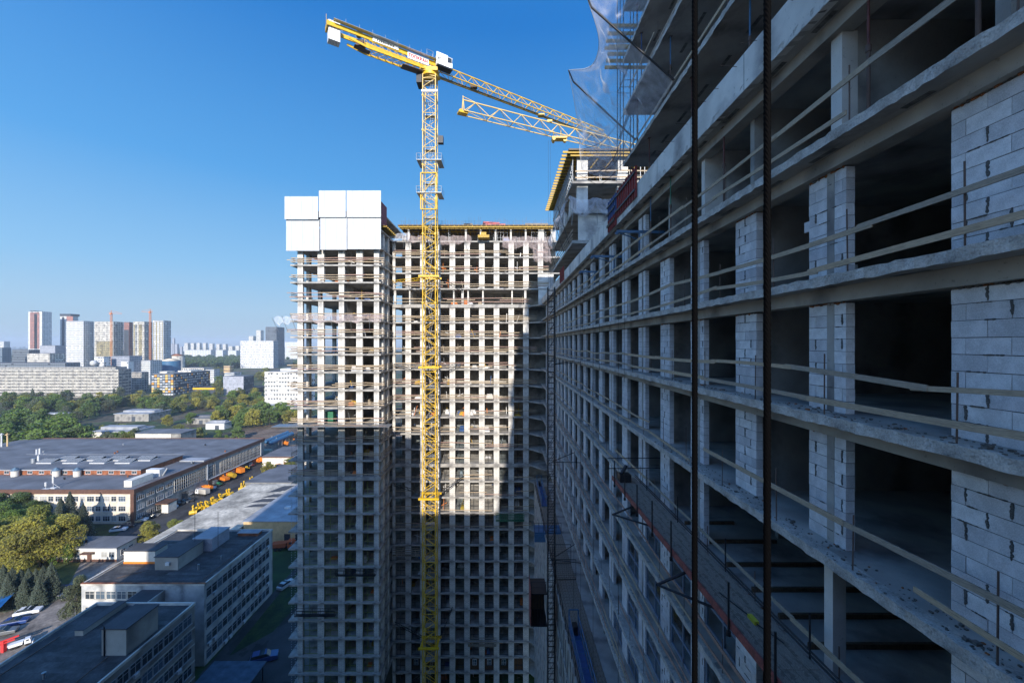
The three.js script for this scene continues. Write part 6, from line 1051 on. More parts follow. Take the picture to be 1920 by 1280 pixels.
// sheds among the trees
for (const [px0, px1, pb, pt, dp, wm, rm, lab] of [[171, 247, 833, 803, 16, C_.creamPale, C_.roofPale, 'curved pale zinc shed among the trees'], [214, 278, 790, 772, 22, C_.greyWall, C_.roofPale, 'long silver-roofed shed behind the trees'], [52, 125, 788, 776, 12, C_.cream, C_.roofPale, 'low flat shed with pale roof deep among the trees'], [350, 395, 795, 781, 14, C_.greyWall, C_.roofGrey, 'rusty grey workshop roof among yellowing trees'], [385, 420, 805, 790, 8, C_.whiteWall, C_.roofPale, 'small white hut by the rail yard']]) {
  const a = onY(px0, pb), b = onY(px1, pb), d = a[2], h = (pb - pt) / F * d, t = thing('shed', lab, 'shed', [(a[0] + b[0]) / 2, 0, d]);
  part(t, 'wall', new Geo().box(a[0], b[0], 0, h * 0.75, d, d + dp), wm); const rf = new Geo(); rf.box(a[0] - 0.5, b[0] + 0.5, h * 0.75, h * 0.82, d - 0.5, d + dp + 0.5).box(a[0] + 1, b[0] - 1, h * 0.82, h, d + dp * 0.3, d + dp * 0.7); part(t, 'roof', rf, rm); part(t, 'door', new Geo().box((a[0] + b[0]) / 2, (a[0] + b[0]) / 2 + 3, 0, h * 0.5, d - 0.06, d - 0.01), C_.farWin);
}

// ------------------------------------------------------------------ far buildings: walls with real window boxes
// lvl: px extents of the front face (x0..x1, top y, base y or distance d), side: px x of the far end of the visible side face
function farBlock(name, label, px0, px1, pyTop, d, o = {}) {
  if (!o.side) { const w = (VX - px1) / d, dpm = 0.42 * (px1 - px0) * d / (VX - px1); o = { ...o, depth: Math.min(o.depth ?? 25, dpm) }; px1 = VX + (px1 - VX) * (d + o.depth) / d; }
  const s = d / F, x0 = (px0 - VX) * s, x1 = (px1 - VX) * s, H = EYE - (pyTop - VY) * s, dp = o.depth ?? (o.side ? x1 * F / (o.side - VX) - d : 25), t = thing(name, label, 'building', [(x0 + x1) / 2, 0, d], o.group);
  part(t, 'wall', new Geo().box(x0, x1, 0, H, d, d + dp), o.wall ?? C_.whiteWall);
  if (o.sideWall) part(t, 'side_wall', new Geo().box(x1 + 0.002, x1 + 0.4, 0, H - 0.2, d + 0.1, d + dp), o.sideWall);
  part(t, 'roof', new Geo().box(x0 + 0.2, x1 - 0.2, H, H + 0.5, d + 0.3, d + dp - 0.3), o.roof ?? C_.roofGrey);
  const nf = o.floors ?? Math.max(3, Math.round(H / 3.3)), fh = H / nf, nw = o.bays ?? Math.max(3, Math.round((x1 - x0) / 3.5)), bw = (x1 - x0) / nw, wy = o.wy ?? 0.5, wx = o.wx ?? 0.55, skip = o.skip ?? 0.05;
  const g = new Geo(), g2 = new Geo();
  for (let f = 0; f < nf; f++) { const yv = f * fh + fh * (1 - wy) * 0.55; if (yv < (o.hide ?? 0)) continue;
    for (let i = 0; i < nw; i++) { if (rnd() < skip) continue; const c = x0 + (i + 0.5) * bw + (o.jit ? rr(-0.3, 0.3) * bw : 0); g.box(c - bw * wx / 2, c + bw * wx / 2, yv, yv + fh * wy, d - 0.12, d + 0.05); } }
  part(t, 'windows', g, o.glass ?? C_.farWin, 'stuff');
  if (dp > 3) { const nd = Math.max(2, Math.round(dp / 3.8)); for (let f = 0; f < nf; f++) { const yv = f * fh + fh * (1 - wy) * 0.55; if (yv < (o.hide ?? 0)) continue; for (let i = 0; i < nd; i++) { if (rnd() < skip) continue; const c = d + (i + 0.5) * dp / nd; g2.box(x1 + 0.38, x1 + 0.52, yv, yv + fh * wy, c - dp / nd * wx / 2, c + dp / nd * wx / 2); } } part(t, 'side_windows', g2, o.glass ?? C_.farWin, 'stuff'); }
  if (o.bands) { const b = new Geo(); for (const [u0, u1] of o.bands.spans) b.box(x0 + (x1 - x0) * u0, x0 + (x1 - x0) * u1, (o.bands.y0 ?? 0) * H, (o.bands.y1 ?? 1) * H - 0.3, d - 0.06, d + 0.05); part(t, 'cladding', b, o.bands.m); }
  if (o.more) o.more(t, x0, x1, H, d, dp);
  return t;
}
// the long institute slab
farBlock('institute_block', 'long tan institute slab with horizontal window bands behind the trees', -120, 221, 693, 481, { side: 245, wall: C_.tanWall, sideWall: C_.greyWall, floors: 9, bays: 90, wx: 0.8, wy: 0.42, glass: C_.farWin, skip: 0.15, more: (t, x0, x1, H, d, dp) => {
  for (let f = 1; f < 10; f++) part(t, 'floor_band', new Geo().box(x0, x1 + 0.3, H / 9 * f - 1.25, H / 9 * f - 0.15, d - 0.5, d - 0.14), C_.whiteWarm);
  const fins = new Geo(); for (let q = 0; q < 120; q++) fins.box(x0 + (x1 - x0) * q / 120, x0 + (x1 - x0) * q / 120 + 0.3, 0, H, d - 0.6, d - 0.51); part(t, 'fins', fins, C_.tanWall, 'stuff');
  part(t, 'attic', new Geo().box(x0, x1 - 4, H + 0.5, H + 3, d + 1, d + dp - 1), C_.greyWall); part(t, 'roof_plant', new Geo().box(x1 - 18, x1 - 8, H + 0.5, H + 4.2, d + 2, d + 8), C_.slate); } });
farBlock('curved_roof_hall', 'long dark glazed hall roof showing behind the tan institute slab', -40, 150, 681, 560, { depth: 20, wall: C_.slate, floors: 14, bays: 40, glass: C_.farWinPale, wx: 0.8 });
farBlock('striped_tower', 'slim white and dusty red residential tower, taller of the far pair', 52, 96, 584, 1000, { depth: 22, sideWall: C_.whiteWall, floors: 44, bays: 12, wx: 0.35, wy: 0.4, more: (t, x0, x1, H, d) => { part(t, 'red_cladding', new Geo().box(x0 + 5, x0 + 28, H * 0.36, H - 2, d - 0.5, d - 0.15), C_.redBrick); const g = new Geo(); for (let f = 16; f < 44; f++) for (let i = 0; i < 6; i++) if (rnd() < 0.85) g.box(x0 + 7 + i * 3.5, x0 + 9 + i * 3.5, H / 44 * f + 0.6, H / 44 * f + 2.3, d - 0.62, d - 0.45); part(t, 'red_windows', g, C_.farWin, 'stuff'); part(t, 'glass_strip', new Geo().box(x1 - 18, x1 - 11, H * 0.1, H - 6, d - 0.5, d - 0.13), C_.farWinPale); part(t, 'crown', new Geo().box(x0 + 4, x1 - 20, H + 0.5, H + 2.5, d + 1, d + 20), C_.slate); } });
farBlock('striped_tower', 'slim residential tower with dark crown, shorter of the far pair', 112, 146, 590, 1060, { depth: 22, floors: 44, bays: 10, wx: 0.35, wy: 0.4, more: (t, x0, x1, H, d) => { part(t, 'red_cladding', new Geo().box(x0 + 17, x0 + 34, H * 0.3, H - 4, d - 0.5, d - 0.15), C_.redBrick); part(t, 'glass_strip', new Geo().box(x0 + 5, x0 + 11, 0, H - 6, d - 0.5, d - 0.13), C_.slate); part(t, 'crown', new Geo().box(x0 - 0.5, x1 + 0.5, H - 3.5, H + 2.5, d - 0.7, d + 22), C_.slate); } });
farBlock('grid_block', 'white apartment slab with an even grid of dark windows', 123, 175, 602, 800, { depth: 20, floors: 30, bays: 13, wx: 0.45, wy: 0.5, glass: C_.slate });
farBlock('raw_block', 'unfinished apartment slab, grey above and olive below, beside the white grid', 176, 231, 603, 815, { depth: 22, wall: C_.whiteWarm, floors: 30, bays: 15, wx: 0.5, wy: 0.55, glass: C_.slate, bands: { spans: [[0.12, 0.98]], y0: 0.36, y1: 0.64, m: C_.olive }, more: (t, x0, x1, H, d) => { const g = new Geo(); for (let f = 11; f < 19; f++) for (let i = 0; i < 13; i++) if (rnd() < 0.7) g.box(x0 + 8 + i * 4, x0 + 9.6 + i * 4, H / 30 * f + 0.8, H / 30 * f + 2.3, d - 0.2, d - 0.05); part(t, 'lower_windows', g, C_.slate, 'stuff'); } });
farBlock('dark_red_block', 'narrow dark red apartment slab squeezed between two pale ones', 231.5, 248.5, 604, 822, { depth: 20, wall: C_.redBrick, floors: 30, bays: 5, glass: C_.slate, wx: 0.55, wy: 0.55, more: (t, x0, x1, H, d) => part(t, 'dark_cladding', new Geo().box(x0 + 0.4, x1 - 0.2, 0, H * 0.86, d - 0.3, d - 0.13), C_.slate) });
farBlock('raw_block', 'unfinished apartment slab with yellow scaffold strip behind the far orange crane', 249, 285, 603, 815, { depth: 22, wall: C_.whiteWarm, floors: 30, bays: 10, wx: 0.5, wy: 0.55, glass: C_.slate, bands: { spans: [[0.02, 0.16], [0.5, 0.8]], y0: 0.28, y1: 0.95, m: C_.olive } });
farBlock('raw_block', 'unfinished apartment slab with vertical yellow stripes at the end of the row', 286, 320, 601, 800, { depth: 22, wall: C_.whiteWall, floors: 30, bays: 9, wx: 0.5, wy: 0.55, glass: C_.slate, bands: { spans: [[0.02, 0.1], [0.3, 0.42], [0.62, 0.7], [0.88, 0.94]], y0: 0.1, y1: 0.98, m: C_.olive } });
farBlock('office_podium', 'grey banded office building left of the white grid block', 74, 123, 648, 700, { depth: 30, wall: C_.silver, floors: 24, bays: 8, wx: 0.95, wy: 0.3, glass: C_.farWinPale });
farBlock('office_podium', 'white office with square windows at the foot of the grid block', 50, 123, 663, 640, { depth: 24, floors: 17, bays: 20, wx: 0.5, wy: 0.5, wall: C_.whiteWarm });
farBlock('glass_office', 'pale blue glass office at the edge behind the institute', -20, 20, 652, 640, { depth: 30, wall: M.glassBlue, floors: 18, bays: 8, wx: 0.9, wy: 0.4, glass: C_.farWinPale });
farBlock('glass_office', 'dark blue glass office block between the pale one and the red-white tower', 22, 76, 656, 690, { depth: 30, wall: C_.slate, floors: 18, bays: 14, wx: 0.8, wy: 0.4, glass: C_.farWinPale });
farBlock('white_house', 'white sunlit block at the skyline behind the glass offices', -10, 18, 640, 1500, { depth: 30, floors: 20, bays: 10 });
farBlock('pale_laboratory', 'white low laboratory with a round tank in front of the raw slabs', 176, 207, 669, 600, { depth: 22, floors: 12, bays: 6, skip: 0.5, more: (t, x0, x1, H, d) => part(t, 'round_tank', new THREE.SphereGeometry(4.2, 16, 10).translate(x0 + 4, H - 9, -(d - 5)), C_.whiteWall) });
farBlock('pale_laboratory', 'blue-grey low laboratory behind the institute corner', 208, 266, 668, 620, { depth: 22, wall: C_.silver, floors: 13, bays: 22, wx: 0.6, wy: 0.45, glass: M.glassBlue });
farBlock('pale_laboratory', 'white box beside the institute corner', 226, 250, 678, 560, { depth: 20, floors: 10, bays: 4, skip: 0.8 });
farBlock('pale_laboratory', 'white laboratory with blue window rows near the blue drum', 250, 303, 676, 640, { depth: 22, floors: 11, bays: 18, wx: 0.6, wy: 0.45, glass: M.glassBlue });
farBlock('brown_house', 'small brown and white house beside the institute slab', 246, 278, 698, 540, { depth: 18, wall: C_.tanWall, floors: 8, bays: 6 });
{ const d = 700, [x, y] = at(319, 676, d), t = thing('gas_drum', 'round blue storage drum with a domed cream roof', 'tank', [x, 0, d]); part(t, 'shell', new Geo().tube([x, 0, d], [x, y, d], 14.5, 24), M.blueBright); part(t, 'dome', new Geo().tube([x, y, d], [x, y + 3.2, d], 14.8, 24, 5).tube([x, y + 3.2, d], [x, y + 3.8, d], 5, 24, 0.5), C_.cream); }
{ const d = 900, [x, y] = at(331, 665, d), t = thing('round_hall', 'low round terracotta hall behind the blue drum', 'building', [x, 0, d]); part(t, 'shell', new Geo().tube([x, 0, d], [x, y - 2, d], 14, 20), C_.whiteWarm); part(t, 'dome', new Geo().tube([x, y - 2, d], [x, y + 2, d], 14.5, 20, 4), C_.brick); }
// orange and black apartment house
{
  const d = 501, s = d / F, x0 = (284 - VX) * s, x1 = (325 - VX) * s, H = 26, d1 = 563, t = thing('checkered_house', 'apartment house with orange, white and black checkered panels', 'building', [(x0 + x1) / 2, 0, d]);
  part(t, 'wall', new Geo().box(x0, x1, 0, H, d, d1), C_.slate); part(t, 'roof', new Geo().box(x0 + 0.5, x1 - 0.5, H, H + 0.8, d + 0.5, d1 - 0.5), C_.roofGrey); part(t, 'roof_boxes', new Geo().box(x0 + 3, x0 + 12, H + 0.8, H + 3, d + 8, d + 20).box(x0 + 8, x1 - 2, H + 0.8, H + 2.6, d + 30, d + 50), C_.whiteWarm);
  const cols = { o: mat('amber panel', 0.55, 0.26, 0.05, {}), w: C_.whiteWall, g: C_.farWinPale, y: mat('pale amber panel', 0.62, 0.42, 0.13, {}) }, gs = { o: new Geo(), w: new Geo(), g: new Geo(), y: new Geo() };
  for (let f = 0; f < 8; f++) { for (let i = 0; i < 8; i++) { const k = 'wwgyowyg'[Math.floor(rnd() * 8)], c = x0 + (x1 - x0) * (i + 0.5) / 8; gs[k].box(c - 1.4, c + 1.4, f * 3.2 + 0.5, f * 3.2 + (k === 'w' ? 1.9 : 2.9), d - 0.6, d - 0.01); } for (let i = 0; i < 18; i++) { const k = 'gggoggyg'[Math.floor(rnd() * 8)]; if (rnd() < 0.35) continue; const c = d + (d1 - d) * (i + 0.5) / 18, w = k === 'o' ? 0.5 : 1.2; gs[k].box(x1 + 0.01, x1 + 0.6, f * 3.2 + 0.6, f * 3.2 + 2.4, c - w, c + w); } }
  for (const k in gs) if (!gs[k].empty) part(t, 'facade_panels', gs[k], cols[k], 'stuff');
  const w = thing('market_hall', 'low hall with yellow fascia right of the checkered house', 'building', [-330, 0, 520]); part(w, 'wall', new Geo().box(-400, -318, 0, 7, 520, 545), C_.slate); part(w, 'fascia', new Geo().box(-400, -318, 5, 7.4, 519.3, 519.9), M.yellow); part(w, 'roof', new Geo().box(-400, -318, 7, 7.3, 520, 545), C_.roofDark);
}
farBlock('grey_cube', 'grey-violet cube house with scattered slot windows', 418, 456, 706, 501, { side: 475, wall: C_.silver, sideWall: C_.slate, floors: 6, bays: 9, wx: 0.22, wy: 0.5, jit: 1, skip: 0.35, glass: C_.farWinPale });
farBlock('white_slab', 'white office slab with rows of small dark windows beside the tower', 496, 590, 697, 371, { depth: 22, wall: C_.whiteWall, floors: 10, bays: 14, wx: 0.55, wy: 0.32, hide: 10, skip: 0.3, more: (t, x0, x1, H, d) => { for (let f = 3; f < 11; f++) part(t, 'floor_band', new Geo().box(x0 - 0.2, x1, H / 10 * f - 1.1, H / 10 * f - 0.2, d - 0.6, d - 0.15), C_.whiteWarm); part(t, 'front_wing', new Geo().box(x0 + 1, x1, 0, 8.5, d - 14, d - 0.7), C_.whiteWall); part(t, 'front_wing_roof', new Geo().box(x0 + 0.6, x1, 8.5, 9, d - 14.4, d - 0.7), C_.roofPale); part(t, 'wing_windows', new Geo().box(x0 + 3, x0 + 8, 1.2, 3.4, d - 14.1, d - 14.01).box(x0 + 14, x0 + 19, 1.2, 3.4, d - 14.1, d - 14.01).box(x0 + 21, x0 + 26, 1.2, 3.4, d - 14.1, d - 14.01), C_.farWin); part(t, 'penthouse', new Geo().box(x0 + 12, x1, H + 0.5, H + 2.6, d + 4, d + 18), C_.whiteWall); } });
farBlock('perforated_tower', 'broad white office block with a scattered pattern of pale windows', 450, 512, 639, 1057, { side: 521, sideWall: C_.farWinPale, floors: 16, bays: 26, wx: 0.6, wy: 0.34, jit: 1, skip: 0.25, glass: C_.farWin });
farBlock('dark_tower', 'dark slate office tower beside the white block', 497.5, 533, 613, 1200, { depth: 45, wall: C_.slate, floors: 30, bays: 14, wx: 0.6, wy: 0.5, glass: C_.farWinPale, skip: 0.1 });
farBlock('pale_tower', 'pale stepped apartment tower behind the dark one', 534, 566, 641, 1700, { depth: 40, floors: 26, bays: 12, glass: C_.farWinPale });
farBlock('rounded_tower', 'pale apartment tower with rounded top peeping over the white block', 480, 494, 619, 1900, { depth: 30, wall: C_.whiteWarm, floors: 30, bays: 6, glass: C_.farWinPale });
farBlock('rounded_tower', 'lower pale apartment tower beside the rounded one', 466, 480, 630, 1950, { depth: 30, wall: C_.whiteWarm, floors: 26, bays: 6, glass: C_.farWinPale });
farBlock('blue_low_block', 'two-storey glazed blue-white office behind the grey cube', 420, 452, 699, 640, { depth: 20, floors: 5, bays: 12, wx: 0.7, glass: M.glassBlue });
farBlock('white_low_block', 'white flat block with dark windows behind the checkered house', 385, 412, 693, 660, { depth: 25, floors: 6, bays: 9 });
farBlock('yellow_shed', 'small ochre industrial building in front of the wood', 419, 438, 686, 820, { depth: 12, wall: C_.yellowWall, floors: 3, bays: 5 });
farBlock('terrace_roofs', 'low white works building in front of the wood', 340, 400, 690, 760, { depth: 26, wall: C_.creamPale, floors: 4, bays: 12 });
// skyline of far white apartment slabs
{ const row = [[256 + 80, 640, 14, 22], [344, 644, 60, 12], [405, 645, 22, 12], [428, 648, 22, 10]];
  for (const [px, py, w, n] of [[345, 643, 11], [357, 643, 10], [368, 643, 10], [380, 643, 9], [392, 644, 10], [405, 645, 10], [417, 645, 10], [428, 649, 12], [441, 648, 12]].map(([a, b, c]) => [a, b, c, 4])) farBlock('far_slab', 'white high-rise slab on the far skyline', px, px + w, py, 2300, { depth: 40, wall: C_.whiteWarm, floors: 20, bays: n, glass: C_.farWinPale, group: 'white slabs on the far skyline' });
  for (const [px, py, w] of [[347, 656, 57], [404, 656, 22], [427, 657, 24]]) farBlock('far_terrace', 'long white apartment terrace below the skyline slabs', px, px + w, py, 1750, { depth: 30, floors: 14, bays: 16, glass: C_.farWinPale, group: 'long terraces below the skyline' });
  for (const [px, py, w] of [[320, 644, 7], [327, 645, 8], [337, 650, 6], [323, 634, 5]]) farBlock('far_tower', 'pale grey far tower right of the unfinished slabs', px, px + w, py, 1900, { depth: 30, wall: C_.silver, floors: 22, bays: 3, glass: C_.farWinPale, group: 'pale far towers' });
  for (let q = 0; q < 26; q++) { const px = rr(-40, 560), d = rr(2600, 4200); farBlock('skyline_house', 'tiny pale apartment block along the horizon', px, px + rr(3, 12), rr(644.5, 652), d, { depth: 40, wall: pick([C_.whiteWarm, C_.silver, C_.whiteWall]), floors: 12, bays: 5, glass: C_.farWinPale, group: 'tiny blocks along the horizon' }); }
}
// two far orange cranes
for (const [px, yt, yb, jl, jr, d, lab] of [[208, 586, 680, 203, 228, 760, 'thin orange far crane in front of the olive slab'], [281, 583, 680, 265, 286, 760, 'thin orange far crane in front of the yellow striped slabs']]) {
  const [x, y1] = at(px, yt, d), y0 = 0, t = thing('far_crane', lab, 'crane', [x, 0, d]), m = mat('far crane orange', 0.55, 0.19, 0.06, {}), g = new Geo(), xa = (jl - VX) / F * d, xb = (jr - VX) / F * d;
  for (const sx of [-1, 1]) for (const sd of [-1, 1]) g.tube([x + sx, 0, d + sd], [x + sx, y1, d + sd], 0.3, 4); for (let y = 0; y < y1; y += 3) g.tube([x - 1, y, d - 1], [x + 1, y + 3, d - 1], 0.2, 4).tube([x + 1, y, d + 1], [x - 1, y + 3, d + 1], 0.2, 4); part(t, 'mast', g, m);
  const j = new Geo(); j.tube([xa, y1 - 1, d], [xb, y1 - 2, d], 0.35, 4).tube([xa, y1 + 0.2, d], [x, y1 + 3.5, d], 0.2, 4).tube([xb, y1 - 0.8, d], [x, y1 + 3.5, d], 0.2, 4).tube([x, y1, d], [x, y1 + 4, d], 0.4, 4); part(t, 'jib', j, m); part(t, 'cab', new Geo().box(x - 1.6, x + 1.2, y1 - 3.5, y1 - 1.2, d - 2, d + 0.5), m);
}
// masts at the left edge
for (const [px, py, pt, m, lab] of [[2, 864, 812, C_.whiteWall, 'white tall flue pipe beside the factory hall'], [13, 863, 812, C_.yellowWall, 'tan tall mast beside the factory hall']]) { const [x, , d] = onY(px, py + 18, 0), h = (py + 18 - pt) / F * d; single('flue_mast', new Geo().tube([x, 0, d], [x, h, d], 0.42, 8, 0.3).tube([x, 0, d], [x, 0.5, d], 0.9, 8).box(x - 0.6, x + 0.6, h - 0.9, h - 0.5, d - 0.6, d + 0.6), m, lab, 'mast'); }
// blue tanks, blue awning of the car park, barrier wall
{ for (const [px, lab, dz] of [[516, 'blue horizontal storage tank on a steel cradle, the nearer one', 0], [505, 'blue horizontal storage tank on a steel cradle, the farther one', 3]]) { const x = px === 516 ? -138.5 : -143, y = 5.2, t = thing('storage_tank', lab, 'tank', [x, 0, 252]), d0 = 240 + dz, d1 = 264 + dz; part(t, 'shell', new Geo().tube([x, y, d0], [x, y, d1], 1.35, 16).tube([x, y, d0 - 0.6], [x, y, d0], 0.7, 16, 1.35).tube([x, y, d1], [x, y, d1 + 0.6], 1.35, 16, 0.7), M.blueBright); for (let d = d0 + 2; d < d1; d += 4) part(t, 'cradle', new Geo().box(x - 1.2, x + 1.2, 0, y - 0.9, d, d + 0.5), M.galv); part(t, 'filler_pipe', new Geo().tube([x, y + 1.3, d0 + 6], [x, y + 1.9, d0 + 6], 0.3, 8), M.galv); } 
  single('generator_box', new Geo().box(-139, -134, 0, 3, 231, 234).box(-138.8, -134.2, 3, 3.2, 231.2, 233.8).box(-137, -136, 0.3, 2.6, 230.95, 230.99), mat('grey-green steel', 0.26, 0.30, 0.24, {}), 'grey-green generator container below the blue tanks', 'generator');
  const t = thing('car_park_awning', 'bright blue sheet awning over parked cars beside the drive', 'awning', [-127, 0, 88]); part(t, 'roof_sheet', new Geo().quad(V(-140, 2.4, 82), V(-116.5, 2.4, 92.5), V(-119, 3.6, 98.5), V(-144, 3.6, 90)).quad(V(-144, 3.56, 90), V(-119, 3.56, 98.5), V(-116.5, 2.36, 92.5), V(-140, 2.36, 82)), mat('blue awning sheet', 0.02, 0.16, 0.45, { roughness: 0.4, tex: 'roof', size: 5, side: THREE.DoubleSide })); for (const [x, d] of [[-139, 83], [-118, 92.6], [-120, 98], [-142, 89.6]]) part(t, 'post', new Geo().tube([x, 0, d], [x, 2.9, d], 0.07, 6), M.steelDark);
  const w = thing('barrier_fence', 'dark panel fence along the ramp between drive and car park', 'fence', [-93.5, 0, 88]); for (let q = 0; q < 15; q++) { const a = q / 15, b = (q + 1) / 15, xa = -90.5 - 6.5 * a, xb = -90.5 - 6.5 * b, da = 76 + 26 * a, db = 76 + 26 * b; part(w, 'panel', new Geo().bar([xa, 1.1, da + 0.04], [xb, 1.1, db - 0.04], 0.08, 2.0), C_.slate); part(w, 'post', new Geo().tube([xa, 0, da], [xa, 2.2, da], 0.08, 6), M.galv); }
}

// ------------------------------------------------------------------ vehicles
function carShape(L, W, H, hood, tail) {    // side profile extruded and pinched at the roof: body, glass house
  const body = new THREE.Shape(); const a = -L / 2, b = L / 2;
  body.moveTo(a + 0.1, 0.28); body.lineTo(b - 0.1, 0.28); body.quadraticCurveTo(b, 0.3, b, 0.5); body.lineTo(b - 0.05, H * 0.52); body.lineTo(b - hood, H * 0.60); body.lineTo(a + tail * 0.3, H * 0.62); body.lineTo(a, H * 0.55); body.lineTo(a, 0.4); body.quadraticCurveTo(a, 0.28, a + 0.1, 0.28);
  const g = new THREE.ExtrudeGeometry(body, { depth: W - 0.16, bevelEnabled: true, bevelSize: 0.06, bevelThickness: 0.08, bevelSegments: 2, curveSegments: 4 }); g.translate(0, 0, -(W - 0.16) / 2);
  const house = new THREE.Shape(); house.moveTo(a + tail * 0.25, H * 0.61); house.lineTo(b - hood - 0.05, H * 0.6); house.lineTo(b - hood - 0.75, H * 0.96); house.quadraticCurveTo(0, H * 1.02, a + tail, H * 0.95); house.lineTo(a + tail * 0.25, H * 0.61);
  const hg = new THREE.ExtrudeGeometry(house, { depth: W - 0.42, bevelEnabled: true, bevelSize: 0.03, bevelThickness: 0.08, bevelSegments: 1, curveSegments: 4 }); hg.translate(0, 0, -(W - 0.42) / 2);
  const roof = new THREE.BoxGeometry(L - hood - tail - 0.85, 0.05, W - 0.4); roof.translate((a + tail + b - hood - 0.75) / 2, H * 0.985, 0);
  return [g, hg, roof];
}
const tyreM = mat('tyre rubber', 0.015, 0.015, 0.016, {}), lampM = mat('lamp glass', 0.7, 0.7, 0.68, { roughness: 0.2 }), tailM = mat('tail lamp', 0.35, 0.02, 0.02, { roughness: 0.3 });
const carCol = { white: [0.72, 0.72, 0.72], silver: [0.42, 0.43, 0.45], black: [0.015, 0.015, 0.018], blue: [0.025, 0.06, 0.20], grey: [0.12, 0.125, 0.13], tan: [0.42, 0.30, 0.16], red: [0.4, 0.04, 0.03] };
const carMat = {}; for (const k in carCol) carMat[k] = mat(k + ' car paint', ...carCol[k], { roughness: 0.35, clearcoat: 0.8, clearcoatRoughness: 0.1 });
const carKinds = { car: carShape(4.5, 1.8, 1.46, 1.15, 0.8), suv: carShape(4.9, 1.95, 1.8, 1.2, 0.35) };
const wheelG = new THREE.CylinderGeometry(0.33, 0.33, 0.22, 14).rotateX(Math.PI / 2), lampG = new THREE.BoxGeometry(0.08, 0.16, 0.4), wheelBig = new THREE.CylinderGeometry(0.5, 0.5, 0.4, 14).rotateX(Math.PI / 2);
function car(kind, colour, x, d, turn, label) {
  const t = thing(kind === 'suv' ? 'parked_suv' : 'parked_car', label, 'car', [x, 0.02, d], 'cars parked in the yards'), [b, h, r] = carKinds[kind], L = kind === 'suv' ? 4.9 : 4.5, W = kind === 'suv' ? 1.95 : 1.8;
  const add = (n, g, m, px = 0, py = 0, pz = 0) => { const o = new THREE.Mesh(g, m); o.name = n; o.castShadow = o.receiveShadow = true; o.position.set(px, py, pz); t.add(o); return o; };
  add('body', b, carMat[colour]); add('windows', h, M.glassDark); add('roof', r, carMat[colour]);
  for (const sx of [-1, 1]) for (const sz of [-1, 1]) add('wheel', wheelG, tyreM, sx * L * 0.3, 0.33, sz * (W / 2 - 0.12));
  for (const sz of [-1, 1]) { add('headlight', lampG, lampM, L / 2, 0.66, sz * W * 0.33); add('tail_light', lampG, tailM, -L / 2, 0.78, sz * W * 0.36); }
  t.rotation.y = turn; return t;
}
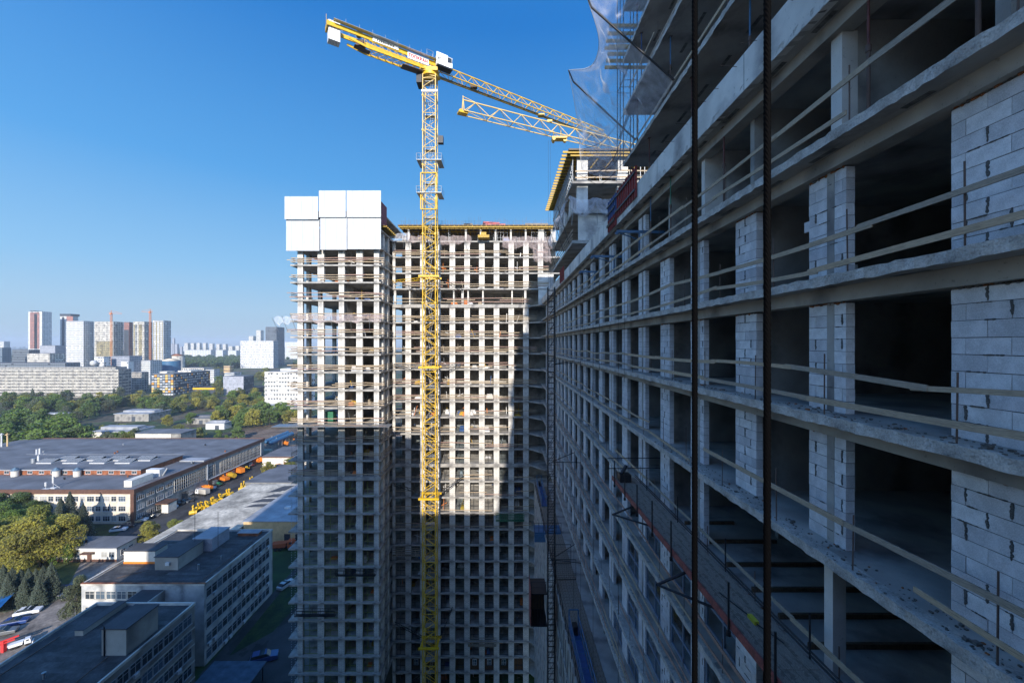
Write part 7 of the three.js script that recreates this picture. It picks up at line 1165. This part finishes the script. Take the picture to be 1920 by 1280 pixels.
{
  const P = (px, py) => { const g = onY(px, py); return [g[0], g[2]]; };
  for (const [px, py, k, c, tr, lab] of [
    [52, 1150, 'car', 'white', 0.42, 'white car parked beside the blue awning'], [27, 1170, 'car', 'blue', 0.42, 'dark blue car parked next to the white one by the awning'], [5, 1189, 'car', 'grey', 0.42, 'grey car parked outermost by the awning'],
    [222, 995, 'car', 'white', 0.35, 'white car parked before the cream factory front'], [237, 989, 'car', 'black', 0.35, 'black car parked before the cream factory front'], [251, 980, 'car', 'tan', 0.35, 'tan car parked by the factory corner'], [262, 977, 'car', 'white', 0.35, 'white car parked beside the factory side wall'], [275, 972, 'car', 'black', 0.35, 'black car parked near the entrance hut'], [284, 969, 'car', 'grey', 0.35, 'dark grey car parked near the entrance hut'],
    [318, 953, 'suv', 'white', 0.1, 'large white estate car parked beyond the entrance canopy'], [332, 947, 'car', 'black', 0.2, 'black car in the row beyond the white estate'], [342, 943, 'car', 'grey', 0.2, 'dark grey car in the row beyond the white estate'], [352, 940, 'car', 'black', 0.2, 'last black car in the row before the hall gate'],
    [536, 1099, 'car', 'silver', 1.25, 'pale silver car parked in the shaded street beside the tower'], [120, 1112, 'car', 'blue', -1.0, 'blue car on the drive beyond the barrier fence'], [128, 1118, 'car', 'black', -1.0, 'black car on the drive beyond the barrier fence'], [495, 1238, 'suv', 'blue', 0.4, 'dark blue car in deep shade by the canopy'],
    [393, 917, 'car', 'white', 0.4, 'white car behind the white box van']]) { const [x, d] = P(px, py); car(k, c, x, d, tr, lab); }
  // trucks and yard machines: cab, body, wheels
  const truck = (px, py, cab, body, kind, turn, label, s = 1) => {
    const [x, d] = P(px, py), t = thing(kind === 'tractor' ? 'tractor' : 'yard_truck', label, kind === 'tractor' ? 'tractor' : 'truck', [x, 0.02, d]);
    const add = (n, g, m, a = 0, b = 0, c = 0) => { const o = new THREE.Mesh(g, m); o.name = n; o.castShadow = o.receiveShadow = true; o.position.set(a, b, c); t.add(o); return o; };
    const bx = (w, h, l) => new THREE.BoxGeometry(w, h, l);
    add('chassis', bx(6.2, 0.3, 0.9), M.steelDark, 0, 0.75, 0);
    for (const sx of [-2.1, -1.0, 2.0]) for (const sz of [-0.95, 0.95]) add('wheel', wheelBig, tyreM, sx, 0.5, sz);
    const cabS = new THREE.Shape(); cabS.moveTo(0, 0); cabS.lineTo(1.75, 0); cabS.lineTo(1.75, 1.0); cabS.lineTo(1.45, 1.85); cabS.lineTo(0, 1.9); cabS.lineTo(0, 0); const cg = new THREE.ExtrudeGeometry(cabS, { depth: 2.1, bevelEnabled: true, bevelSize: 0.06, bevelThickness: 0.06, bevelSegments: 1 }); cg.translate(0, 0, -1.05);
    add('cab', cg, cab, 1.35, 0.9, 0); add('windscreen', bx(0.05, 0.75, 1.8), M.glassDark, 2.98, 2.25, 0).rotation.z = 0.32; add('side_window', bx(0.8, 0.6, 2.28), M.glassDark, 2.2, 2.25, 0);
    if (kind === 'box') { add('cargo_box', bx(4.1, 2.1, 2.2), body, -1.1, 2.0, 0); }
    else if (kind === 'tank') { const c = new THREE.CylinderGeometry(1.05, 1.05, 4, 16).rotateZ(Math.PI / 2); add('tank', c, body, -1, 2.05, 0); add('filler', new THREE.CylinderGeometry(0.25, 0.25, 0.4, 8), body, -1, 3.2, 0); }
    else if (kind === 'dump') { const s2 = new THREE.Shape(); s2.moveTo(-2, 0); s2.lineTo(1.7, 0); s2.lineTo(2.0, 1.25); s2.lineTo(-2.4, 1.1); const g = new THREE.ExtrudeGeometry(s2, { depth: 2.2, bevelEnabled: false }); g.translate(0, 0, -1.1); add('tipper_body', g, body, -1, 1.1, 0); add('rear_plough', bx(0.3, 0.9, 2.6), body, 3.6, 0.7, 0); }
    else { add('bonnet', bx(1.6, 0.9, 1.0), body, -0.4, 1.5, 0); add('rear_axle', bx(0.6, 0.5, 2), body, -2, 0.9, 0); }
    t.rotation.y = turn; t.scale.setScalar(s); return t;
  };
  truck(379, 928, carMat.white, C_.whiteWarm, 'box', 2.9, 'white box van parked with its back to the road', 0.9);
  truck(388, 920, C_.orange, C_.orange, 'tank', 2.9, 'small orange tanker behind the white box van', 0.8);
  truck(408, 910, carMat.grey, M.green, 'tractor', 2.9, 'dark tractor in front of the hall wall', 0.8);
  truck(418, 903, C_.orange, C_.orange, 'dump', 2.7, 'orange tipper with raised load beside the tractor'); truck(432, 898, C_.orange, M.formYellow, 'tank', 2.7, 'orange and yellow watering truck in the yard row');
  truck(447, 888, M.yellow, C_.orange, 'box', 2.7, 'yellow and orange sweeper truck in the yard row'); truck(460, 880, M.yellow, M.yellow, 'tractor', 2.7, 'yellow tractor in the yard row', 0.9); truck(469, 874, M.red, M.red, 'tractor', 2.7, 'red machine at the end of the yard row', 0.9);
  truck(479, 869, C_.orange, C_.orange, 'tank', 2.7, 'orange tank truck near the yard office'); truck(487, 868, C_.orange, C_.orange, 'tank', 2.7, 'second orange tank truck near the yard office');
  truck(525, 835, C_.orange, C_.orange, 'tank', 2.6, 'orange tank truck by the blue tanks, outermost'); truck(533, 836, C_.orange, C_.orange, 'tank', 2.6, 'orange tank truck by the blue tanks, beside the tower'); truck(536, 826, C_.orange, M.yellow, 'box', 2.6, 'orange and yellow truck behind the tank trucks'); truck(544, 828, M.yellow, C_.orange, 'tank', 2.6, 'yellow cab tank truck beside the tower'); truck(524, 882, C_.orange, C_.orange, 'dump', 2.4, 'orange machine beside the cream yard office');
  truck(532, 1030, mat('brick orange paint', 0.50, 0.10, 0.03, {}), mat('dull orange paint', 0.42, 0.09, 0.03, {}), 'dump', 0.15, 'orange tipper truck beside the ochre garage');
  truck(37, 1212, carMat.white, carMat.white, 'dump', 0.7, 'white truck with red boom parked at the edge of the car park', 0.5);
  { const [x, d] = P(6, 1222); single('red_boom', new Geo().bar([x - 2, 2.0, d - 1.5], [x + 1.8, 2.6, d + 1.2], 0.3, 0.25).bar([x - 1, 1.7, d - 1], [x + 1.4, 2.1, d + 0.8], 0.25, 0.25).box(x - 0.3, x + 0.3, 0, 2.3, d - 0.3, d + 0.3), mat('bright red machine paint', 0.55, 0.03, 0.03, {}), 'bright red lifting boom beside the white truck', 'boom'); }
  // yellow snow blowers along the warehouse
  const blower = (px, py, turn, label) => { const [x, d] = P(px, py), t = thing('snow_blower', label, 'snow blower', [x, 0.02, d], 'yellow snow blowers along the warehouse'); const add = (n, g, m, a, b, c, rz = 0) => { const o = new THREE.Mesh(g, m); o.name = n; o.castShadow = o.receiveShadow = true; o.position.set(a, b, c); o.rotation.z = rz; t.add(o); }; add('drum_housing', new THREE.CylinderGeometry(0.75, 0.75, 2.4, 14, 1, false, 0, 4.2).rotateX(Math.PI / 2), M.yellow, 0.8, 0.8, 0); add('frame', new THREE.BoxGeometry(2.6, 0.5, 1.2), M.yellow, -0.8, 0.9, 0); add('chute', new THREE.CylinderGeometry(0.25, 0.35, 1.9, 10), M.yellow, 0.3, 2.1, 0.2, 0.25); add('chute_hood', new THREE.BoxGeometry(0.9, 0.3, 0.5), M.yellow, 0.5, 3.0, 0.2, -0.5); add('wheel', wheelG, tyreM, -1.5, 0.33, 0.6); add('wheel', wheelG, tyreM, -1.5, 0.33, -0.6); t.rotation.y = turn; };
  for (const [px, py] of [[363, 963], [369, 959], [374, 956], [383, 954], [394, 948], [398, 946], [409, 940], [423, 932], [428, 930], [453, 919], [458, 915], [467, 909], [471, 907]]) blower(px, py, rr(-1.2, 1.6), 'yellow snow blower in the row along the white roofed warehouse');
}

// ------------------------------------------------------------------ trees
const leafCol = { green: [0.10, 0.175, 0.015], dark: [0.062, 0.118, 0.014], olive: [0.175, 0.20, 0.020], gold: [0.29, 0.27, 0.024], spruce: [0.085, 0.118, 0.078], fresh: [0.12, 0.20, 0.014], grey: [0.115, 0.14, 0.062] };
const leafMat = {}; for (const k in leafCol) { leafMat[k] = mat(k + ' leaves', ...leafCol[k], { roughness: 0.9, transmission: 0.35, thickness: 0, side: THREE.DoubleSide }); leafMat[k].vertexColors = true; }
function crownGeo(H, R, n, size, kind) {
  const p = [], nn = [], u = [], c = [], ix = [], lobes = [], v = new THREE.Vector3();
  if (kind === 'spruce') {
    for (let i = 0; i < n; i++) { const f = Math.pow(rnd(), 1.25), a = rnd() * 6.283, arm = Math.floor(f * 13), ph = Math.sin(arm * 12.9 + Math.floor(a * 1.6) * 78.2) * 0.5 + 0.5, y = 0.05 * H + f * 0.95 * H, tier = 0.55 + 0.3 * Math.abs(Math.sin(f * 20)) + 0.3 * ph, rad = R * Math.pow(1 - f, 0.85) * tier * Math.pow(rnd(), 0.4) + 0.04; addLeaf(Math.cos(a) * rad, y - rad * 0.22, Math.sin(a) * rad, size * (0.7 + 0.5 * (1 - f))); }
  } else {
    const nl = 19; for (let i = 0; i < nl; i++) { const a = rnd() * 6.283, e = rr(-0.5, 1), hy = rr(0.2, 0.84), rad = R * rr(0.3, 0.72) * (1 - 0.55 * Math.max(0, hy - 0.5)); lobes.push([Math.cos(a) * rad, H * hy, Math.sin(a) * rad, R * rr(0.22, 0.46), rr(0.75, 1.2)]); } lobes.push([0, H * 0.55, 0, R * 0.55, 0.9], [rr(-1, 1), H * 0.87, rr(-1, 1), R * 0.3, 1.1]);
    for (let i = 0; i < n; i++) { const L = lobes[Math.floor(rnd() * lobes.length)]; v.set(rr(-1, 1), rr(-0.75, 1), rr(-1, 1)).normalize().multiplyScalar(L[3] * (0.72 + 0.34 * rnd())); addLeaf(L[0] + v.x, L[1] + v.y * 0.85, L[2] + v.z, size * rr(0.6, 1.25), L[4]); }
  }
  function addLeaf(x, y, z, s, tone = 1) {
    const q = new THREE.Quaternion().setFromEuler(new THREE.Euler(rr(-1.1, 1.1), rnd() * 6.283, rr(-1.1, 1.1))), k = p.length / 3, w = s * 0.5, h = s * 0.42;
    const t = tone * rr(0.72, 1.25), cr = [t * rr(0.92, 1.12), t, t * 0.95];
    for (const [a, b] of [[-w, 0], [0, h], [w, 0], [0, -h]]) { v.set(a, 0, b).applyQuaternion(q); p.push(x + v.x, y + v.y, z + v.z); u.push(a, b); c.push(...cr); }
    v.set(0, 1, 0).applyQuaternion(q); for (let e = 0; e < 4; e++) nn.push(v.x, v.y, v.z);
    ix.push(k, k + 1, k + 2, k, k + 2, k + 3);
  }
  const g = new THREE.BufferGeometry(); g.setAttribute('position', new THREE.Float32BufferAttribute(p, 3)); g.setAttribute('normal', new THREE.Float32BufferAttribute(nn, 3)); g.setAttribute('uv', new THREE.Float32BufferAttribute(u, 2)); g.setAttribute('color', new THREE.Float32BufferAttribute(c, 3)); g.setIndex(ix); return g;
}
function trunkGeo(H, kind) { const g = new Geo(); g.tube([0, 0, 0], [0.1, H * (kind === 'spruce' ? 0.9 : 0.62), 0], H * 0.017, 7, H * 0.006); if (kind !== 'spruce') for (let q = 0; q < 7; q++) { const a = q * 0.9 + rnd(), y = H * rr(0.22, 0.5); g.tube([0, y, 0], [Math.cos(a) * H * 0.2, y + H * rr(0.15, 0.3), Math.sin(a) * H * 0.2], H * 0.008, 5, H * 0.003); } return g.geo(); }
const near = { broad: [0, 1].map(() => [crownGeo(14, 5.4, 15000, 0.36), trunkGeo(14)]), spruce: [0, 1].map(() => [crownGeo(14, 3.9, 11000, 0.36, 'spruce'), trunkGeo(14, 'spruce')]) };
const far = { broad: [0, 1, 2, 3].map(() => [crownGeo(14, 5.8, 3000, 0.85), trunkGeo(14)]), spruce: [0].map(() => [crownGeo(14, 3.0, 1300, 1.0, 'spruce'), trunkGeo(14, 'spruce')]) };
const treeWords = { green: 'mid-green broadleaf tree', dark: 'dark green dense tree', olive: 'olive green tree', gold: 'yellowing autumn tree', spruce: 'blue-green spruce', fresh: 'bright green tree', grey: 'grey-green willow-like tree' };
function tree(x, d, h, col, where, group, set = far, wide = 1, lab) {
  const kind = col === 'spruce' || col === 'pine' ? 'spruce' : 'broad', [cg, tg] = pick(set[kind]), t = thing(kind === 'spruce' ? 'spruce_tree' : 'tree', lab || treeWords[col] + ' ' + where, 'tree', [x, 0, d], group), s = h / 14;
  const tr = new THREE.Mesh(tg, C_.bark), cr = new THREE.Mesh(cg, leafMat[col]); tr.name = 'trunk'; cr.name = 'crown'; for (const m of [tr, cr]) { m.castShadow = m.receiveShadow = true; t.add(m); }
  t.scale.set(s * wide * rr(0.9, 1.1), s, s * wide * rr(0.9, 1.1)); t.rotation.y = rnd() * 6.283; return t;
}
{
  const place = (list, cols, where, group, set, hs, wide = 1) => { for (const [px, py] of list) { const [x, , d] = onY(px, py); tree(x, d, rr(...hs), pick(cols), where, group, set, wide); } };
  // front garden: golden trees, spruces
  for (const [px, py, h, c, w] of [[40, 1072, 15, 'gold', 1.25], [75, 1062, 15.5, 'gold', 1.2], [112, 1052, 14, 'gold', 1.15], [12, 1060, 14, 'olive', 1.2], [60, 1040, 15, 'olive', 1.1], [-25, 1080, 15, 'olive', 1.2], [20, 1030, 13, 'fresh', 1.1]]) { const [x, , d] = onY(px, py); tree(x, d, h, c, 'in the front garden of the factory', 'garden trees before the factory', near, w); }
  for (const [px, py, h] of [[130, 1010, 15.5], [155, 1006, 11], [113, 1000, 12]]) { const [x, , d] = onY(px, py); tree(x, d, h, 'spruce', 'rising before the cream factory front', 'tall spruces before the factory', near, 1.15); }
  for (const [px, py, h] of [[5, 1130, 9.5], [22, 1128, 8.5], [38, 1127, 8], [52, 1130, 8.5], [66, 1126, 8], [80, 1124, 8.5], [95, 1121, 9], [-12, 1135, 9.5], [14, 1140, 8.5], [45, 1138, 7.5], [72, 1136, 7]]) { const [x, , d] = onY(px, py); tree(x, d, h, 'spruce', 'in the low row beside the lawn', 'low spruces beside the lawn', near, 1.15); }
  for (const [px, py, h] of [[128, 1058, 6], [98, 1062, 5], [150, 1042, 5]]) { const [x, , d] = onY(px, py); tree(x, d, h, 'fresh', 'standing thin on the sunny lawn', 'young trees on the lawn', far, 0.6); }
  for (const [px, py, h, c] of [[5, 985, 12, 'dark'], [25, 990, 12.5, 'dark'], [45, 985, 11, 'dark'], [60, 992, 10, 'dark'], [-15, 1000, 14, 'dark'], [30, 1010, 12, 'dark'], [-10, 1025, 14, 'fresh']]) { const [x, , d] = onY(px, py); tree(x, d, h, c, 'close to the cream factory wall', 'dark trees at the factory wall', near, 1.1); }
  { const [x, , d] = onY(280, 1022); tree(x, d, 8, 'gold', '', null, near, 1.2, 'yellow-green round tree behind the office roof sheds'); tree(x + 5, d + 4, 7, 'olive', '', null, near, 1.1, 'small olive tree beside the yellow-green one'); }
  { const [x, , d] = onY(143, 1165); tree(x, d, 11, 'grey', '', null, near, 0.75, 'slim weeping tree against the white office wall'); }
  { const [x, , d] = onY(505, 893); tree(x, d, 7.5, 'gold', '', null, far, 1.2, 'yellow bush tree by the grey shed'); tree(x + 6, d + 8, 7, 'olive', '', null, far, 1.2, 'olive bush tree by the grey shed'); }
  // dense grove left of the factory roof
  const grove = []; for (let q = 0; q < 34; q++) grove.push([rr(-40, 145), rr(815, 862)]); place(grove.filter(([a, b]) => b - 815 > -60 && !(a > 100 && b > 855)), ['green', 'green', 'dark', 'fresh'], 'in the dense grove beside the factory roof', 'grove beside the factory', far, [15, 20], 1.15);
  const g2 = []; for (let q = 0; q < 22; q++) g2.push([rr(120, 262), rr(822, 850) - 0]); place(g2.map(([a, b]) => [a, Math.min(b, 838 + (262 - a) * 0.12)]), ['olive', 'green', 'grey', 'olive'], 'along the far edge of the factory roof', 'trees along the factory roof edge', far, [8, 12], 1.1);
  // belt of trees in the middle distance
  const belt = []; for (let q = 0; q < 80; q++) { const px = rr(-30, 555), py = rr(748, 800); if (px > 170 && px < 290 && py > 768) continue; if (px > 440 && py > 786) continue; belt.push([px, py]); } place(belt, ['green', 'olive', 'olive', 'green', 'gold', 'grey', 'fresh'], 'in the belt of trees behind the sheds', 'belt of trees in the middle distance', far, [9, 15], 1.2);
  const mid = []; for (let q = 0; q < 34; q++) mid.push([rr(-20, 240), rr(752, 775)]); place(mid, ['dark', 'dark', 'green', 'grey'], 'before the tan institute slab', 'trees before the institute', far, [9, 14], 1.15);
  for (const px of [213, 222, 255, 268, 60, 130]) { const [x, , d] = onY(px, 757); tree(x, d, rr(14, 17), 'spruce', 'dark against the institute slab', 'spruces before the institute', far, 1.2); }
  const mid2 = []; for (let q = 0; q < 46; q++) mid2.push([rr(250, 560), rr(742, 770)]); place(mid2.filter(([a, b]) => !(a > 284 && a < 400 && b < 748)), ['olive', 'olive', 'green', 'gold'], 'between the checkered house and the white slab', 'trees round the checkered house', far, [9, 14], 1.25);
  const yard = []; for (let q = 0; q < 20; q++) yard.push([rr(405, 560), rr(785, 803)]); place(yard, ['fresh', 'fresh', 'green', 'gold'], 'beside the rail yard', 'bright trees beside the rail yard', far, [11, 16], 1.15);
  for (const [px, py, h] of [[445, 824, 9], [410, 822, 6], [425, 826, 4], [360, 824, 8], [372, 826, 9], [352, 820, 7], [335, 815, 8]]) { const [x, , d] = onY(px, py); tree(x, d, h, pick(['olive', 'green']), 'standing alone at the rail yard edge', 'trees at the rail yard edge', far, 1.3); }
  const up = []; for (let q = 0; q < 42; q++) up.push([rr(380, 565), rr(700, 738)]); place(up.filter(([a, b]) => !(a < 480 && b < 742 && a > 412) && !(a < 400)), ['olive', 'green', 'gold', 'olive'], 'on the slope beyond the grey cube', 'trees on the slope beyond the cube', far, [12, 18], 1.5);
  // far wood that reads as one mass
  const far1 = new Geo(), wood = crownGeo(16, 9, 700, 3.2), pts = []; const wg = new Geo();
  const inst = new THREE.InstancedMesh(wood, leafMat.dark, 420); const mtx = new THREE.Matrix4(), qq = new THREE.Quaternion(), sc = new THREE.Vector3();
  for (let q = 0; q < 420; q++) { let px, py; if (q < 170) { px = rr(325, 452); py = rr(673, 690); } else if (q < 300) { px = rr(-40, 570); py = rr(664, 690); } else { px = rr(-60, 580); py = rr(652, 664); } const g = onY(px, py); qq.setFromAxisAngle(new THREE.Vector3(0, 1, 0), rnd() * 6.28); sc.setScalar(rr(0.8, 1.4) * (q < 300 ? 1 : 1.2)); mtx.compose(V(g[0], -3, g[2]), qq, sc); inst.setMatrixAt(q, mtx); }
  inst.name = 'far_wood'; inst.userData = { label: 'far dark green woods below the skyline', category: 'wood', kind: 'stuff' }; scene.add(inst);
}

renderer.render(scene, camera);
